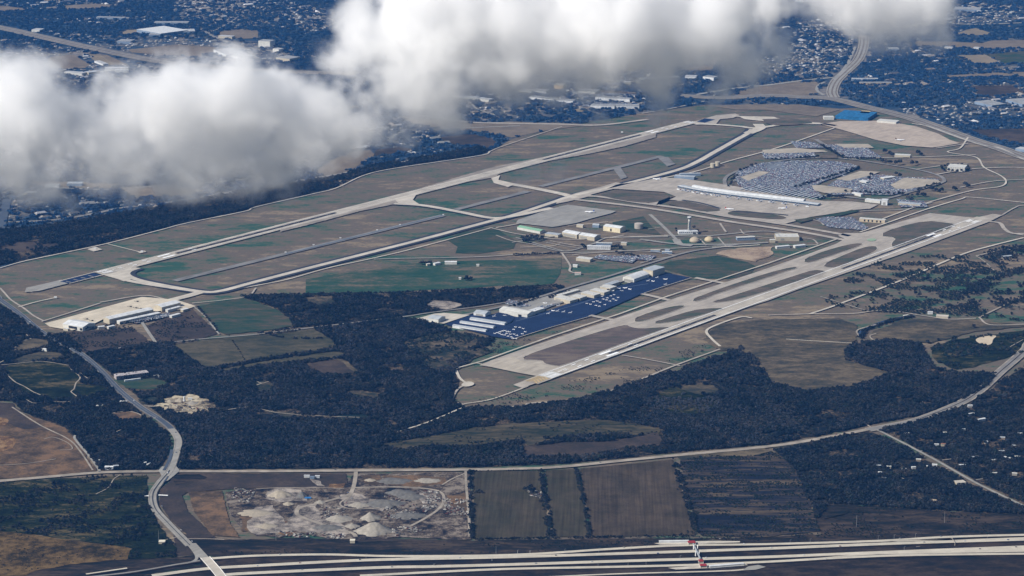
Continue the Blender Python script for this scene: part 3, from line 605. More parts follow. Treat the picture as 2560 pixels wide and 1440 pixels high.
# ---- far country beyond the airport
FF = [  # pixel outline, material
 ([(118,150),(128,142),(185,138),(226,163),(212,171),(150,173),(120,172)], FARBROWN), ([(212,136),(250,136),(288,162),(256,165)], TAN),
 ([(250,136),(268,138),(320,162),(290,163)], FARBROWN), ([(543,94),(548,80),(600,74),(645,78),(645,96),(600,98)], FARBROWN),
 ([(300,85),(320,75),(350,75),(365,77),(330,88)], TAN), ([(-100,14),(20,16),(75,25),(30,28),(-100,26)], FARBROWN),
 ([(160,14),(240,10),(300,14),(240,22),(165,24)], FARBROWN), ([(320,125),(440,112),(530,118),(545,128),(500,142),(400,138),(330,132)], FARBROWN),
 ([(390,190),(480,184),(482,190),(400,197)], TAN), ([(2392,84),(2420,74),(2440,71),(2480,84),(2458,89),(2402,87)], TAN),
 ([(2280,104),(2380,105),(2455,109),(2478,102),(2640,100),(2640,118),(2560,120),(2480,124),(2380,118),(2300,114)], FARBROWN),
 ([(2395,139),(2465,138),(2503,158),(2440,160),(2420,152)], TAN), ([(2466,138),(2560,128),(2640,126),(2640,160),(2510,158)], GREENF),
 ([(2430,216),(2530,214),(2570,236),(2475,241),(2440,240),(2445,228)], BROWN), ([(2362,190),(2500,182),(2560,188),(2480,193),(2370,194)], FARBROWN),
 ([(2528,181),(2640,180),(2640,205),(2560,198)], FARBROWN), ([(2408,326),(2560,322),(2700,330),(2700,380),(2500,352)], BROWN),
 ([(1978,220),(2010,207),(2040,205),(2050,215),(2045,232),(2020,240),(1985,238)], FARBROWN), ([(1700,168),(1740,165),(1800,170),(1760,180),(1705,178)], FARBROWN),
 ([(1440,232),(1500,225),(1590,232),(1590,240),(1470,240)], YARD), ([(1435,274),(1455,272),(1460,280),(1440,283)], TAN),
 ([(860,470),(850,440),(940,390),(925,376),(880,380),(830,400),(790,430)], FARBROWN), ([(940,375),(930,400),(960,388),(1040,375),(1000,368)], BROWN),
 ([(1280,305),(1180,310),(1080,300),(1020,296),(1010,306),(1100,322),(1200,330),(1280,345),(1360,328),(1480,312)], FARBROWN),
 ([(1090,345),(1180,335),(1240,350),(1230,375),(1195,365),(1120,362)], BROWN), ([(1880,262),(2000,262),(2100,275),(2040,292),(1920,276),(1840,275),(1760,264)], FARBROWN),
 ([(1920,212),(2000,205),(2010,222),(2030,245),(1940,242),(1840,246),(1850,228)], FARBROWN), ([(300,470),(420,462),(520,480),(440,492),(320,490)], FARBROWN),
 ([(80,455),(190,455),(300,462),(290,472),(80,468)], FARBROWN), ([(0,610),(90,605),(145,610),(148,620),(60,630),(-100,640)], BROWN),
]
for p, m in FF: sheet('field', p, m, Z_FIELD, rough=0)
WAYS = [  # far roads: pixel line, width m, material
 ('highway', [(-120,50),(0,70),(90,90),(210,117),(320,140),(420,158),(520,168),(620,177),(700,180),(830,184),(900,186)], 95, ROADG),
 ('highway', [(2160,90),(2158,118),(2145,150),(2115,180),(2090,205),(2080,230),(2085,245)], 62, CONCG), ('highway', [(2138,118),(2120,158),(2096,190),(2082,200)], 16, CONCG),
 ('highway', [(1700,240),(1800,246),(1920,240),(2000,244),(2080,248),(2170,270),(2230,284),(2300,304),(2420,347),(2500,372),(2620,412)], 85, ROADG),
 ('road', [(2085,195),(2030,200),(1980,206),(1920,214),(1840,222),(1740,238)], 26, CONCG), ('road', [(2060,240),(2043,228),(2046,215),(2062,206)], 16, CONCG),
 ('road', [(1000,290),(1060,292),(1160,306),(1280,310),(1400,312),(1500,314),(1620,300)], 26, CONC), ('road', [(980,345),(1010,330),(1100,324),(1200,320),(1300,316)], 14, CONCG),
 ('road', [(18,498),(14,520),(8,545),(0,575),(-20,600)], 34, ROADD), ('road', [(-60,490),(120,472),(260,476),(380,468),(560,455),(700,440)], 16, CONCG),
 ('road', [(20,557),(60,556),(150,550),(240,535),(300,522),(420,508),(560,485),(700,462),(850,436),(1000,408),(1180,372)], 20, ROADG),
 ('road', [(1600,205),(1500,208),(1400,206),(1280,190)], 20, CONC), ('road', [(2560,58),(2440,62),(2330,60),(2240,72)], 24, CONCG),
 ('road', [(2300,150),(2420,172),(2560,170)], 10, CONCG), ('road', [(510,80),(540,95),(600,120),(650,150)], 22, ROADG), ('road', [(520,85),(570,60),(600,40)], 12, ROADG),
 ('road', [(2560,400),(2500,372),(2440,360),(2330,320),(2280,310)], 12, CONC2),
 ('road', [(1180,262),(1195,275),(1240,290)], 12, CONCG), ('road', [(1420,218),(1450,240),(1480,256),(1600,262)], 14, CONCG),
]
wayp = []
for nme, p, w, m in WAYS:
    pt = path(p)
    if w >= 60:
        ribbon('highway_verge', pt, w, FARBROWN, Z_ROAD-.2)
        for sd in (-1, 1): ribbon('carriageway', pt, w*.2, m, Z_ROAD+.1, off=sd*w*.17); ribbon('frontage_road', pt, w*.09, CONCG, Z_ROAD+.1, off=sd*w*.42)
    else: road(nme, p, w, m)
    wd = w*0.75; Lp = []; Rp = []
    for i in range(len(pt)):
        t = (pt[min(i+1, len(pt)-1)]-pt[max(i-1, 0)]).normalized(); nn = Vector((-t.y, t.x)); Lp.append(tuple(pt[i]+nn*wd)); Rp.append(tuple(pt[i]-nn*wd))
    wayp.append(Lp+Rp[::-1])
COUNTRY = px2g([(-140,-60),(2700,-60),(2700,420),(2600,400),(2420,345),(2300,302),(2170,268),(2100,272),(2000,262),(1880,262),(1760,262),(1605,283),(1405,318),(1280,347),(1225,378),(1197,372),(1020,400),(930,416),(850,440),(760,456),(640,472),(520,496),(300,536),(150,560),(-140,585)])
XC, YC = pts_in(COUNTRY, 27, [px2g(p) for p, m in FF]+wayp, None)
pxx, pyy = PN(XC, YC)
# built-up quarters seen in the photograph: centre x, y, half sizes (pixels), tree share, house share
TOWN = [(120,5,200,18,.55,.5),(560,20,130,40,.45,.5),(300,50,140,10,.6,.35),(420,125,170,28,.25,.16),(140,120,170,40,.35,.22),(300,190,200,32,.3,.2),(700,40,120,35,.5,.55),(620,140,110,30,.35,.25),(790,55,50,25,.4,.7),
        (1540,185,90,22,.25,1.0),(1730,158,80,16,.3,.9),(1500,245,120,30,.35,.2),(1330,100,300,80,.5,.4),(1170,270,70,20,.4,.55),(1010,360,110,40,.55,.35),(100,520,150,50,.6,.25),(400,505,160,22,.5,.3),
        (1950,160,70,12,.4,.6),(2060,110,90,60,.45,.5),(1980,165,120,25,.4,.5),(2440,35,160,26,.4,.3),(2240,190,110,45,.72,.22),(2330,205,90,6,.5,.9),(2360,290,140,24,.6,.35),(2530,215,60,10,.3,1.),(1500,60,300,60,.5,.4),(2500,265,90,28,.5,.25),(2300,140,70,20,.6,.3),(900,330,200,60,.6,.25)]
tp = np.full(len(XC), 0.80); hp = np.full(len(XC), 0.035)
for cx, cy, hx, hy, tr, hs in TOWN:
    k = ((pxx-cx)/hx)**2+((pyy-cy)/hy)**2 < 1; tp[k] = tr; hp[k] = hs
fr = fbm(XC, YC, 700)
tp = np.clip(tp+(fr-0.5)*1.5, 0, 0.97)
k = nrg.random(len(XC)) < tp
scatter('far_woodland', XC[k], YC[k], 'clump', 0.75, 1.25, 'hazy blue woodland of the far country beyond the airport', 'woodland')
k = (~k) & (nrg.random(len(XC)) < hp*1.5); HX, HY = XC[k], YC[k]
o = np.argsort(HY); HX, HY = HX[o], HY[o]
HOUSE_SPOTS = [(HX[i], HY[i]) for i in range(min(300, len(HX)))]
scatter('far_houses', HX[300:], HY[300:], 'house', 0.6, 1.0, 'mass of tiny pale roofs of the far suburbs', 'houses', aligned=0.5, zs='quarter')
k = nrg.random(len(XC)) < np.where(hp > 0.15, 0.03, 0.002); scatter('far_sheds', XC[k], YC[k], 'shed', 0.6, 1.1, 'pale flat roofs of sheds and warehouses scattered through the far suburbs', 'sheds', aligned=0.35, zs='quarter')
# individual houses: 300 nearest ones
hp_src = [house_mb(w, l, 3.4, rng).build('house', [HWALL, HROOF]) for w, l in ((10, 17), (11, 21), (13, 16))]
def house_label(x, y):
    px, py = PN(x, y)
    if px < 650: return 'small pale roofed house among trees beyond the creek wood on the left', 'houses beyond the creek wood'
    if px < 1280: return 'small pale roofed house in the settlement below the middle cloud', 'houses below the middle cloud'
    if px < 1900: return 'small pale house in the hazy estate behind the long runway', 'houses in the estate behind the long runway'
    return 'small pale roofed house in the woods beyond the airport highway', 'houses beyond the airport highway'
for i, (x, y) in enumerate(HOUSE_SPOTS):
    o = hp_src[i] if i < 3 else hp_src[i % 3].copy()
    if i >= 3: COL.objects.link(o)
    o.location = (x, y, 0); o.rotation_euler.z = 0.5+rng.choice((0, math.pi/2, .2)); s = rng.uniform(.7, 1.0); o.scale = (s, s, s)
    l, g = house_label(x, y); tag(o, l, 'house', g)

# ------------------------------------------------------------------ airport ground
P_A = lambda *a: None
# lighter dusty verge of the long runway and the runway itself
A1, A2 = G(248, 686), G(1732, 306)
def along(base, a, b, off, w, name, m, lev, kind='structure'):      # strip from a to b metres along the runway direction
    p0 = base+RW*a+NW*off; p1 = base+RW*b+NW*off
    n = max(2, int(abs(b-a)/200)+1)
    return ribbon(name, [p0.lerp(p1, i/(n-1)) for i in range(n)], w, m, lev, kind=kind)
LA = (A2-A1).length
sheet('runway_verge', [(700,572),(760,553),(860,528),(990,498),(1060,470),(1180,434),(1240,418),(1330,400),(1480,372),(1560,356),(1600,344),(1640,332),(1640,345),(1560,368),(1480,385),(1330,412),(1260,430),(1235,446),(1160,458),(1090,470),(1040,490),(1030,505),(990,512),(900,530),(780,562),(700,582)], mat_paving('dusty_verge', (0.24, 0.21, 0.175), joint=0.0, stain=0.25), Z_PAVE-0.2, rough=2)
along(A1, 0, LA, 0, 66, 'runway', RWYFAR, Z_PAVE)
along(A1, 380, 1250, 0, 16, 'tyre_marks', RUBBER, Z_TOP-0.3); along(A1, LA-1150, LA-420, 0, 16, 'tyre_marks', RUBBER, Z_TOP-0.3)
BR = G(1362, 946); LB = (G(2440, 553)-BR).length
def bars(base, a, b, offs, w, name='runway_marking', m=MARKW, lev=None):
    v = []; f = []; z = zlev(Z_TOP if lev is None else lev)
    for (p, q, o_, ww) in [(a_, b_, oo, w) for (a_, b_) in ([(a, b)] if not isinstance(a, list) else zip(a, b)) for oo in offs]:
        k = len(v)
        for s, t in ((p, -ww/2), (q, -ww/2), (q, ww/2), (p, ww/2)):
            c = base+RW*s+NW*(o_+t); v.append((c.x, c.y, z))
        f.append((k, k+1, k+2, k+3))
    o = mobj(name, mesh(v, f), m)
    if o.data.polygons[0].normal.z < 0: o.data.flip_normals()
    o['kind'] = 'structure'; return o
for base, L in ((A1, LA), (BR, LB)):
    bars(base, 6, 52, [-19, -15.5, -12, -8.5, -5, 5, 8.5, 12, 15.5, 19], 2.2)
    bars(base, L-52, L-6, [-19, -15.5, -12, -8.5, -5, 5, 8.5, 12, 15.5, 19], 2.2)
    bars(base, [300, L-360], [345+15, L-300], [-14, 14], 11)
    bars(base, [150, 220, 450, L-170, L-240], [172, 242, 472, L-148, L-218], [-12, 12], 5)
    cl = list(np.arange(90, L-90, 61)); bars(base, [c for c in cl], [c+36 for c in cl], [0], .45)
    bars(base, 0, L, [-22, 22], 1.0)
# runway numerals: 35 with R below it on the near runway, 35 L on the far one
SEG = {'3': [(0,0,4,1),(3,0,4,9),(0,4,4,5),(0,8,4,9)], '5': [(0,0,4,1),(3,0,4,5),(0,4,4,5),(0,4,1,9),(0,8,4,9)], 'R': [(0,0,1,9),(0,8,4,9),(3,4,4,9),(0,4,4,5),(2,0,4,1.2),(2,1.2,3,4)],
       'L': [(0,0,1,9),(0,0,4,1)]}
def numeral(base, ch, s0, t0, sc=2.0):
    v = []; f = []; z = zlev(Z_TOP)
    for x0, y0, x1, y1 in SEG[ch]:
        k = len(v)
        for s, t in ((y0, x0), (y1, x0), (y1, x1), (y0, x1)):
            c = base+RW*(s0+s*sc)+NW*(t0+t*sc*0.85); v.append((c.x, c.y, z))
        f.append((k, k+1, k+2, k+3)); z += 0.003
    o = mobj('runway_number', mesh(v, f), MARKW)
    if o.data.polygons[0].normal.z < 0: o.data.flip_normals()
    o['kind'] = 'structure'
for base, last in ((BR, 'R'), (A1, 'L')):
    numeral(base, last, 66, -3.4); numeral(base, '3', 92, -9); numeral(base, '5', 92, 2.2)
bars(BR, [0], [LB], [0], .01) if False else None
# overruns of the long runway
sheet('overrun', [(66,722),(115,711),(152,702),(181,708),(160,714),(98,730),(62,733)], CONCG, Z_PAVE)
along(A1, -165, -8, 0, 46, 'overrun_asphalt', ASPHD, Z_PAVE)
along(A1, -165, 0, -27, 5, 'overrun_edge', CONC2, Z_PAVE+.1); along(A1, -165, 0, 27, 5, 'overrun_edge', CONC2, Z_PAVE+.1)
for k in range(9): along(A1, -330+k*35, -327.5+k*35, 10, 26, 'chevron', CONC2, Z_TOP)
sheet('overrun_apron', [(1728,308),(1790,290),(1838,286),(1850,290),(1832,297),(1800,300),(1790,312),(1740,314)], CONC, Z_PAVE)
sheet('overrun_asphalt', [(1742,306),(1762,298),(1788,301),(1762,309)], ASPHD, Z_PAVE+.3)
# taxiways of the far side: asphalt shoulders with a concrete strip
def taxi(pix, w=24, sh=60, curved=True, c=None):
    pts = path(pix, curved)
    if sh: ribbon('taxiway_shoulder', pts, sh, SHOULD, Z_ROAD+.3)
    ribbon('taxiway', pts, w, c or CONC2, Z_PAVE)
taxi([(345,672),(322,680),(318,690),(345,702),(400,714),(500,731),(550,730),(620,712),(700,691),(900,640),(1050,602),(1200,562),(1290,538),(1390,505),(1430,492),(1560,462),(1690,428),(1740,408),(1790,380),(1840,352),(1870,335),(1880,325)], 26, 62)
taxi([(250,684),(330,706),(430,722),(500,732)], 24, 0)
sheet('taxiway_fillet', [(262,682),(345,664),(362,660),(330,672),(316,685),(330,700),(310,706),(280,695)], CONC2, Z_PAVE)
taxi([(985,511),(1060,516),(1150,532),(1230,547),(1290,541),(1380,522)], 30, 44); taxi([(1240,456),(1310,468),(1400,486),(1440,497)], 38, 0)
sheet('taxiway_fillet', [(985,500),(1060,478),(1040,490),(1032,502),(1050,514),(1000,513)], CONC2, Z_PAVE+.1); sheet('taxiway_fillet', [(1228,448),(1250,440),(1246,452),(1290,462),(1270,470),(1235,460)], CONC2, Z_PAVE+.1)
taxi([(1740,311),(1800,314),(1850,318),(1890,322),(1960,313),(2045,311),(2090,316)], 30, 0); taxi([(1830,292),(1890,296),(1950,299),(2000,306),(2050,310)], 18, 0)
taxi([(1870,335),(1900,322),(1895,312)], 50, 0); sheet('pad', [(1845,292),(1935,294),(1960,304),(1920,306),(1862,300)], CONC2, Z_PAVE)
taxi([(500,733),(470,742),(430,752),(405,758)], 36, 0)
# the old parallel strip with its light posts
OLD = mat_paving('old_concrete', (0.17, 0.165, 0.155), joint=0.0, stain=0.3)
for a, b in (((436,704),(1108,540)), ((1130,528),(1320,480)), ((1350,468),(1655,392))):
    ribbon('old_strip', [G(*a), G(*a).lerp(G(*b), .33), G(*a).lerp(G(*b), .66), G(*b)], 32, OLD, Z_ROAD)
ribbon('old_strip_asphalt', [G(715,637), G(1108,540)], 8, mat_plain('blue_grey_asphalt', (0.10, 0.125, 0.16), var=.2, scale=.02), Z_ROAD+.4)
sheet('old_pad', [(1530,420),(1550,418),(1568,445),(1552,450)], OLD, Z_ROAD+.3); sheet('old_pad', [(1643,395),(1670,394),(1688,412),(1668,418)], OLD, Z_ROAD+.3)
# service and perimeter roads
RP = Z_ROAD+.2
for p, w, m in [
 ([(600,724),(640,716),(720,700),(820,672),(930,648),(1040,622),(1230,571)], 7, CONC2), (PERIM, 7, CONC2),
 ([(0,722),(12,735),(28,752),(60,773),(85,792),(110,805)], 7, CONC), ([(270,612),(310,622),(350,632)], 6, CONC2), ([(45,770),(90,757),(140,746)], 6, CONC2),
 ([(935,650),(1010,648),(1130,646),(1220,643),(1330,636),(1500,632),(1600,627),(1700,622),(1830,614)], 9, CONCG), ([(1760,255),(1680,272),(1605,285)], 10, CONC),
 ([(1110,800),(1300,758),(1420,722),(1530,690),(1600,668),(1690,640),(1740,628),(1800,620),(1850,612)], 14, ROADG),
 ([(200,890),(300,872),(390,862),(500,850),(640,838),(830,815),(1000,795),(1060,786),(1110,779),(1200,768),(1300,752)], 9, ROADG),
 ([(1225,380),(1260,366),(1405,318)], 7, CONC), ([(350,800),(368,828),(390,860)], 11, CONCG), ([(480,765),(510,790),(530,815),(548,838)], 6, CONCG),
 ([(250,758),(360,741),(430,755)], 8, CONC), ([(104,806),(250,760)], 7, CONC), ([(480,760),(560,752),(620,742),(640,722)], 6, CONC),
 ([(2560,596),(2480,616),(2400,640),(2260,700),(2170,735),(2090,765),(2025,787)], 10, CONC2), ([(1920,790),(2025,787),(2130,786),(2210,778),(2300,790),(2370,800),(2440,798)], 7, CONC),
 ([(2175,782),(2120,765),(2050,743)], 5, DIRTR), ([(2448,796),(2480,780),(2560,742)], 7, DIRTR), ([(2448,796),(2475,814),(2560,813)], 7, CONC), ([(1880,797),(1850,795),(1790,815),(1766,830),(1780,850),(1800,868)], 9, CONC2),
 ([(1165,1021),(1300,1018),(1330,1010),(1460,1000),(1590,955),(1690,915),(1800,875)], 7, CONC), ([(1160,1012),(1230,1000),(1320,968)], 5, CONC2), ([(1140,928),(1150,948),(1168,962)], 9, CONC2),
 ([(1170,962),(1145,975),(1132,1003),(1160,1014)], 7, CONC), ([(980,1086),(1070,1058),(1155,1022)], 7, CONC2), ([(1555,890),(1630,903),(1700,917)], 6, CONC),
 ([(2440,642),(2460,655),(2500,692)], 5, DIRTR), ([(2440,642),(2500,628),(2560,625)], 6, CONC), ([(2148,842),(2142,830),(2165,820),(2280,792)], 6, DIRTR), ([(2190,836),(2175,842),(2185,853),(2215,858)], 5, DIRTR),
 # around the old base
 ([(1225,571),(1300,588),(1400,600),(1500,598),(1560,590)], 8, CONC), ([(1625,538),(1660,570),(1690,600)], 14, CONCG), ([(1240,571),(1300,560),(1400,535),(1420,516)], 9, CONC),
 ([(1330,612),(1410,630),(1480,612),(1520,596),(1600,595),(1670,594)], 8, CONCG), ([(1690,600),(1700,612),(1730,616)], 30, CONCG), ([(1800,560),(1815,582)], 8, CONC), ([(1750,600),(1765,615)], 6, CONC), ([(1795,595),(1815,618)], 6, CONC),
 ([(1405,635),(1425,665),(1425,680),(1450,688)], 8, CONC), ([(1545,628),(1640,632),(1690,642)], 6, CONC), ([(1280,608),(1340,600),(1400,590)], 8, CONCG), ([(1660,590),(1760,592),(1900,580),(1960,586)], 10, CONCG),
 ([(1600,600),(1700,612),(1850,612),(1920,608)], 16, CONCG), ([(2400,470),(2480,455),(2560,450)], 8, CONC), ([(2020,548),(2050,556),(2060,565)], 8, CONC),
  ([(1240,590),(1280,604),(1330,612)], 6, CONC), ([(1290,596),(1345,612),(1410,630)], 7, CONCG), ([(1375,604),(1440,616),(1500,622)], 6, CONC), ([(1365,608),(1430,620),(1470,622)], 5, CONCG), ([(1300,620),(1370,618),(1400,612)], 5, CONC), ([(1525,596),(1640,592),(1670,592)], 9, CONC2), ([(1480,612),(1560,606),(1640,604)], 6, CONCG), ([(1430,640),(1460,636),(1520,632)], 6, CONC), ([(1690,642),(1640,650),(1600,660)], 6, CONCG), ([(1420,566),(1490,560),(1520,556)], 5, CONC), ([(1620,575),(1650,570)], 4, CONC), ([(1850,575),(1870,590),(1960,600)], 5, CONC), ([(1990,596),(2030,600),(2045,612)], 6, CONC), ([(1930,618),(2045,614)], 7, CONC), ([(1780,620),(1840,618),(1900,614)], 9, CONC2),
 # roads round the terminal and car parks
 ([(1860,300),(1560,462)], 1, CONC),
 ([(1640,450),(1740,430),(1820,405),(1920,378),(2000,352),(2090,320)], 9, CONC2), ([(1815,470),(1812,450),(1830,435),(1880,418),(1960,402),(2060,396),(2130,400),(2200,410),(2290,425),(2340,438),(2360,450),(2350,460),(2280,480),(2200,500),(2100,492)], 16, ROADG),
 ([(1835,455),(1850,436),(1900,420),(1980,405)], 12, CONCG), ([(2040,350),(2075,372),(2110,395)], 20, ROADG), ([(2110,398),(2250,395),(2360,392),(2440,388)], 10, CONC), ([(2340,438),(2420,425),(2520,420),(2640,424)], 12, CONC),
 ([(2420,345),(2400,372),(2370,382),(2440,395),(2460,420),(2500,440),(2515,455),(2500,468),(2430,478),(2330,505),(2230,540),(2200,552)], 8, CONC2),
 ([(2150,582),(2200,565),(2310,527),(2400,500),(2430,495),(2560,508),(2640,514)], 8, CONC2), ([(2060,548),(2150,530),(2260,525),(2330,508)], 8, CONCG), ([(2420,480),(2330,505)], 8, CONC),
 ([(2290,425),(2360,415),(2420,410)], 8, CONC), ([(2340,372),(2420,360)], 10, CONC), ([(2506,539),(2535,522),(2560,515),(2640,518)], 7, CONC), ([(2475,556),(2500,560),(2512,575),(2530,585),(2560,586)], 16, CONC), ([(2560,590),(2530,585)], 12, CONC)]:
    if w > 1: road('service_road', p, w, m, RP)
# cross taxiways, apron of the terminal, old base apron
taxi([(1445,492),(1500,494),(1605,510),(1705,523),(1767,534),(1830,545),(1920,557),(2020,573),(2125,592)], 26, 0, c=CONC); taxi([(1420,499),(1530,511),(1617,522),(1730,540),(1830,557),(1920,570),(2020,585),(2120,604)], 26, 0, c=CONC)
sheet('taxiway_fillet', [(1395,500),(1440,485),(1500,470),(1540,458),(1560,462),(1550,470),(1480,488),(1470,494),(1430,504),(1390,512)], CONC, Z_PAVE)
APRON = [(1545,462),(1570,460),(1600,456),(1650,446),(1700,448),(1800,462),(1900,478),(1960,490),(2060,505),(2130,506),(2195,514),(2175,524),(2135,527),(2090,535),(2025,545),(1985,556),(1960,562),(1860,548),(1800,540),(1770,532),(1740,520),(1690,503),(1650,500),(1640,516),(1615,512),(1690,494),(1660,482),(1580,477),(1530,474),(1505,480)]
sheet('apron', APRON, CONC, Z_PAVE)
sheet('grass_island', [(1490,488),(1530,480),(1570,478),(1640,484),(1680,493),(1650,505),(1620,511),(1550,503)], ISLE, Z_ISLE, sm=1)
sheet('grass_island', [(1655,510),(1700,503),(1750,512),(1800,525),(1800,530),(1760,532),(1720,524)], ISLE, Z_ISLE, sm=1)
sheet('grass_island', [(1820,532),(1850,528),(1920,536),(1972,546),(1950,552),(1880,547),(1820,540)], ISLE, Z_ISLE, sm=1)
road('dark_edge', [(1705,503),(1740,508),(1770,515),(1800,524)], 14, SHOULD, Z_ISLE+.3); road('dark_edge', [(1830,531),(1880,534),(1930,537),(1970,541)], 14, SHOULD, Z_ISLE+.3)
sheet('grass_verge', [(1985,552),(2040,545),(2095,536),(2130,527),(2150,530),(2100,542),(2060,545),(2030,552),(2000,560)], GREENF, Z_ISLE)
sheet('old_apron', [(1295,552),(1330,540),(1400,518),(1420,514),(1540,530),(1530,535),(1480,548),(1440,560),(1395,568),(1380,570),(1290,560)], CONCG, Z_PAVE)
sheet('cargo_apron', [(2050,312),(2100,305),(2210,304),(2290,318),(2345,336),(2375,352),(2400,360),(2360,367),(2330,371),(2260,366),(2190,352),(2110,328)], mat_paving('cargo_concrete', (0.36, 0.30, 0.24)), Z_PAVE)
sheet('grass_island', [(1905,300),(1960,298),(2020,302),(2032,310),(1990,314),(1940,316),(1915,310)], ISLE, Z_ISLE-.5)
sheet('apron', [(112,811),(140,804),(355,745),(440,752),(490,768),(470,775),(400,780),(270,795),(230,815),(180,829),(125,820)], mat_paving('warm_concrete', (0.50, 0.44, 0.34)), Z_PAVE)
# near runway, its taxiways and the grass islands between them
NEAR = [(1198,916),(1230,903),(1300,878),(1400,845),(1500,812),(1600,778),(1700,744),(1800,713),(1920,673),(2000,645),(2090,612),(2112,600),(2095,592),(2110,585),(2150,585),(2180,578),(2240,560),(2325,535),(2380,541),(2435,547),(2470,540),(2482,537),(2506,540),(2475,556),(2270,632),(2012,720),(1920,754),(1655,840),(1400,941),(1305,973),(1283,965),(1340,943),(1300,936),(1225,920)]
sheet('airfield_paving', NEAR, CONC, Z_PAVE)
along(BR, -70, LB+60, 0, 56, 'runway', RWYFAR, Z_PAVE+.15)
along(BR, -70, -2, 0, 46, 'overrun', mat_plain('tan_overrun', (0.33, 0.27, 0.19), var=.15, scale=.05), Z_PAVE+.4)
along(BR, 2, 62, 0, 44, 'threshold_pad', mat_plain('pale_threshold', (0.52, 0.52, 0.49), var=.1, scale=.05), Z_PAVE+.4)
along(BR, 330, 930, 0, 12, 'tyre_marks', RUBBER, Z_TOP-.3); along(BR, LB-1000, LB-330, 0, 12, 'tyre_marks', RUBBER, Z_TOP-.3)
for t in (-25.5, 25.5): along(BR, 0, LB, t, 2.2, 'runway_edge', MARKW, Z_TOP)
for k in range(5):
    for sg in (-1, 1):
        a = BR+RW*(-66+k*13); pts = [a+RW*14, a+NW*sg*21]; ribbon('chevron', pts, 2.4, MARKY, Z_TOP)
ISL = [[(1304,902),(1320,890),(1342,882),(1455,845),(1540,820),(1567,815),(1576,821),(1602,825),(1640,822),(1682,821),(1642,832),(1520,876),(1405,919),(1380,917),(1360,912),(1356,905),(1330,903)],
 [(1584,804),(1600,792),(1655,775),(1692,767),(1714,767),(1705,774),(1660,790),(1612,806),(1590,808)], [(1632,811),(1655,802),(1730,779),(1767,774),(1812,773),(1800,779),(1705,804),(1655,812)],
 [(1727,755),(1755,741),(1822,717),(1920,685),(1985,669),(1996,673),(1960,683),(1920,697),(1800,735),(1745,757)], [(1775,761),(1805,750),(1920,714),(1990,691),(2035,677),(2062,680),(2065,684),(2000,705),(1920,731),(1830,756)],
 [(2005,657),(2032,640),(2095,620),(2137,611),(2160,612),(2145,620),(2070,645),(2027,660)], [(2055,667),(2095,646),(2157,621),(2188,617),(2195,625),(2182,635),(2120,662),(2095,671),(2070,672)],
 [(2194,592),(2245,570),(2315,554),(2370,560),(2396,565),(2345,585),(2245,620),(2231,622),(2227,612),(2242,597)]]
for i, p in enumerate(ISL):
    sheet('grass_island', p, PURPLE if i == 0 else ISLE, Z_ISLE, sm=1)
    g = smooth_closed([tuple(G(*q)) for q in p], 1); pts = [Vector(q) for q in g]; ribbon('island_edge', pts+[pts[0], pts[1]], 2.2, CONC2, Z_TOP-.2)
sheet('run_up_circle', [(2165,603),(2172,600),(2185,599),(2192,602),(2186,606),(2172,606)], mat_plain('faded_green_paint', (0.24, 0.33, 0.22), var=.1), Z_TOP, sm=2)
sheet('hold_pad', [(1225,905),(1285,893),(1300,905),(1352,908),(1362,916),(1400,921),(1345,944),(1300,936),(1225,920)], mat_paving('pad_concrete', (0.36, 0.32, 0.26)), Z_PAVE+.5)
road('service_road', [(1120,936),(1150,921),(1205,906),(1380,843),(1550,787),(1667,744),(1755,715),(1920,661),(2095,599)], 7, CONC2, Z_PAVE+.5, curved=False)
road('service_road', [(1190,910),(1230,920)], 5, CONC2, Z_PAVE+.5, curved=False)
for p in ([(1475,791),(1517,800),(1560,808)], [(1605,737),(1640,745),(1667,752),(1700,760)], [(1738,697),(1780,705),(1815,712)]): road('taxiway', p, 20, CONC, Z_PAVE+.3, curved=False)
GA = [(1208,838),(1240,826),(1280,810),(1290,796),(1355,785),(1440,755),(1525,725),(1580,708),(1650,682),(1728,697),(1655,720),(1605,737),(1480,792),(1380,820),(1280,851),(1235,845)]
sheet('dark_apron', GA, ASPHD, Z_PAVE+.2)
sheet('dark_apron', [(1112,814),(1180,789),(1230,790),(1252,782),(1290,796),(1262,822),(1240,828),(1210,838)], ASPHD, Z_PAVE+.35); road('apron_edge', [(1280,852),(1380,821),(1480,793)], 3, CONC2, Z_TOP, curved=False)
road('apron_edge', [(1728,698),(1655,721),(1605,738)], 3, CONC2, Z_TOP, curved=False); sheet('yard', [(1040,800),(1085,787),(1110,785),(1175,790),(1130,805),(1110,812),(1070,808)], CONC2, Z_PAVE)
for q_ in ([(1290,806),(1370,785),(1440,765),(1500,745)], [(1300,800),(1340,792)], [(1560,722),(1620,712)]): road('worn_strip', q_, 5, mat_plain('worn_blue_grey', (.06,.085,.14), var=.4, scale=.05), Z_PAVE+.5, curved=False)
sheet('yard', [(1250,776),(1300,762),(1420,728),(1550,692),(1600,680),(1560,705),(1440,748),(1350,778),(1290,790)], CONCG, Z_PAVE)
sheet('turning_circle', [(1155,962),(1168,956),(1182,958),(1187,963),(1178,968),(1162,970),(1153,967)], CONC2, Z_PAVE, sm=1)
sheet('dirt_lot', [(1800,628),(1850,622),(1930,618),(1930,640),(1890,655),(1840,648),(1790,636)], PINKD, Z_FIELD, rough=6)
sheet('pond', [(2300,645),(2340,640),(2362,650),(2340,660),(2305,655)], WATER, Z_CLEAR, sm=1) if False else None
sheet('sand_pit', [(2438,850),(2450,845),(2480,840),(2493,842),(2482,850),(2480,862),(2465,866),(2442,858)], mat_plain('pale_sand', (0.48, 0.40, 0.29), var=.12, scale=.03), Z_CLEAR+.3, sm=1)
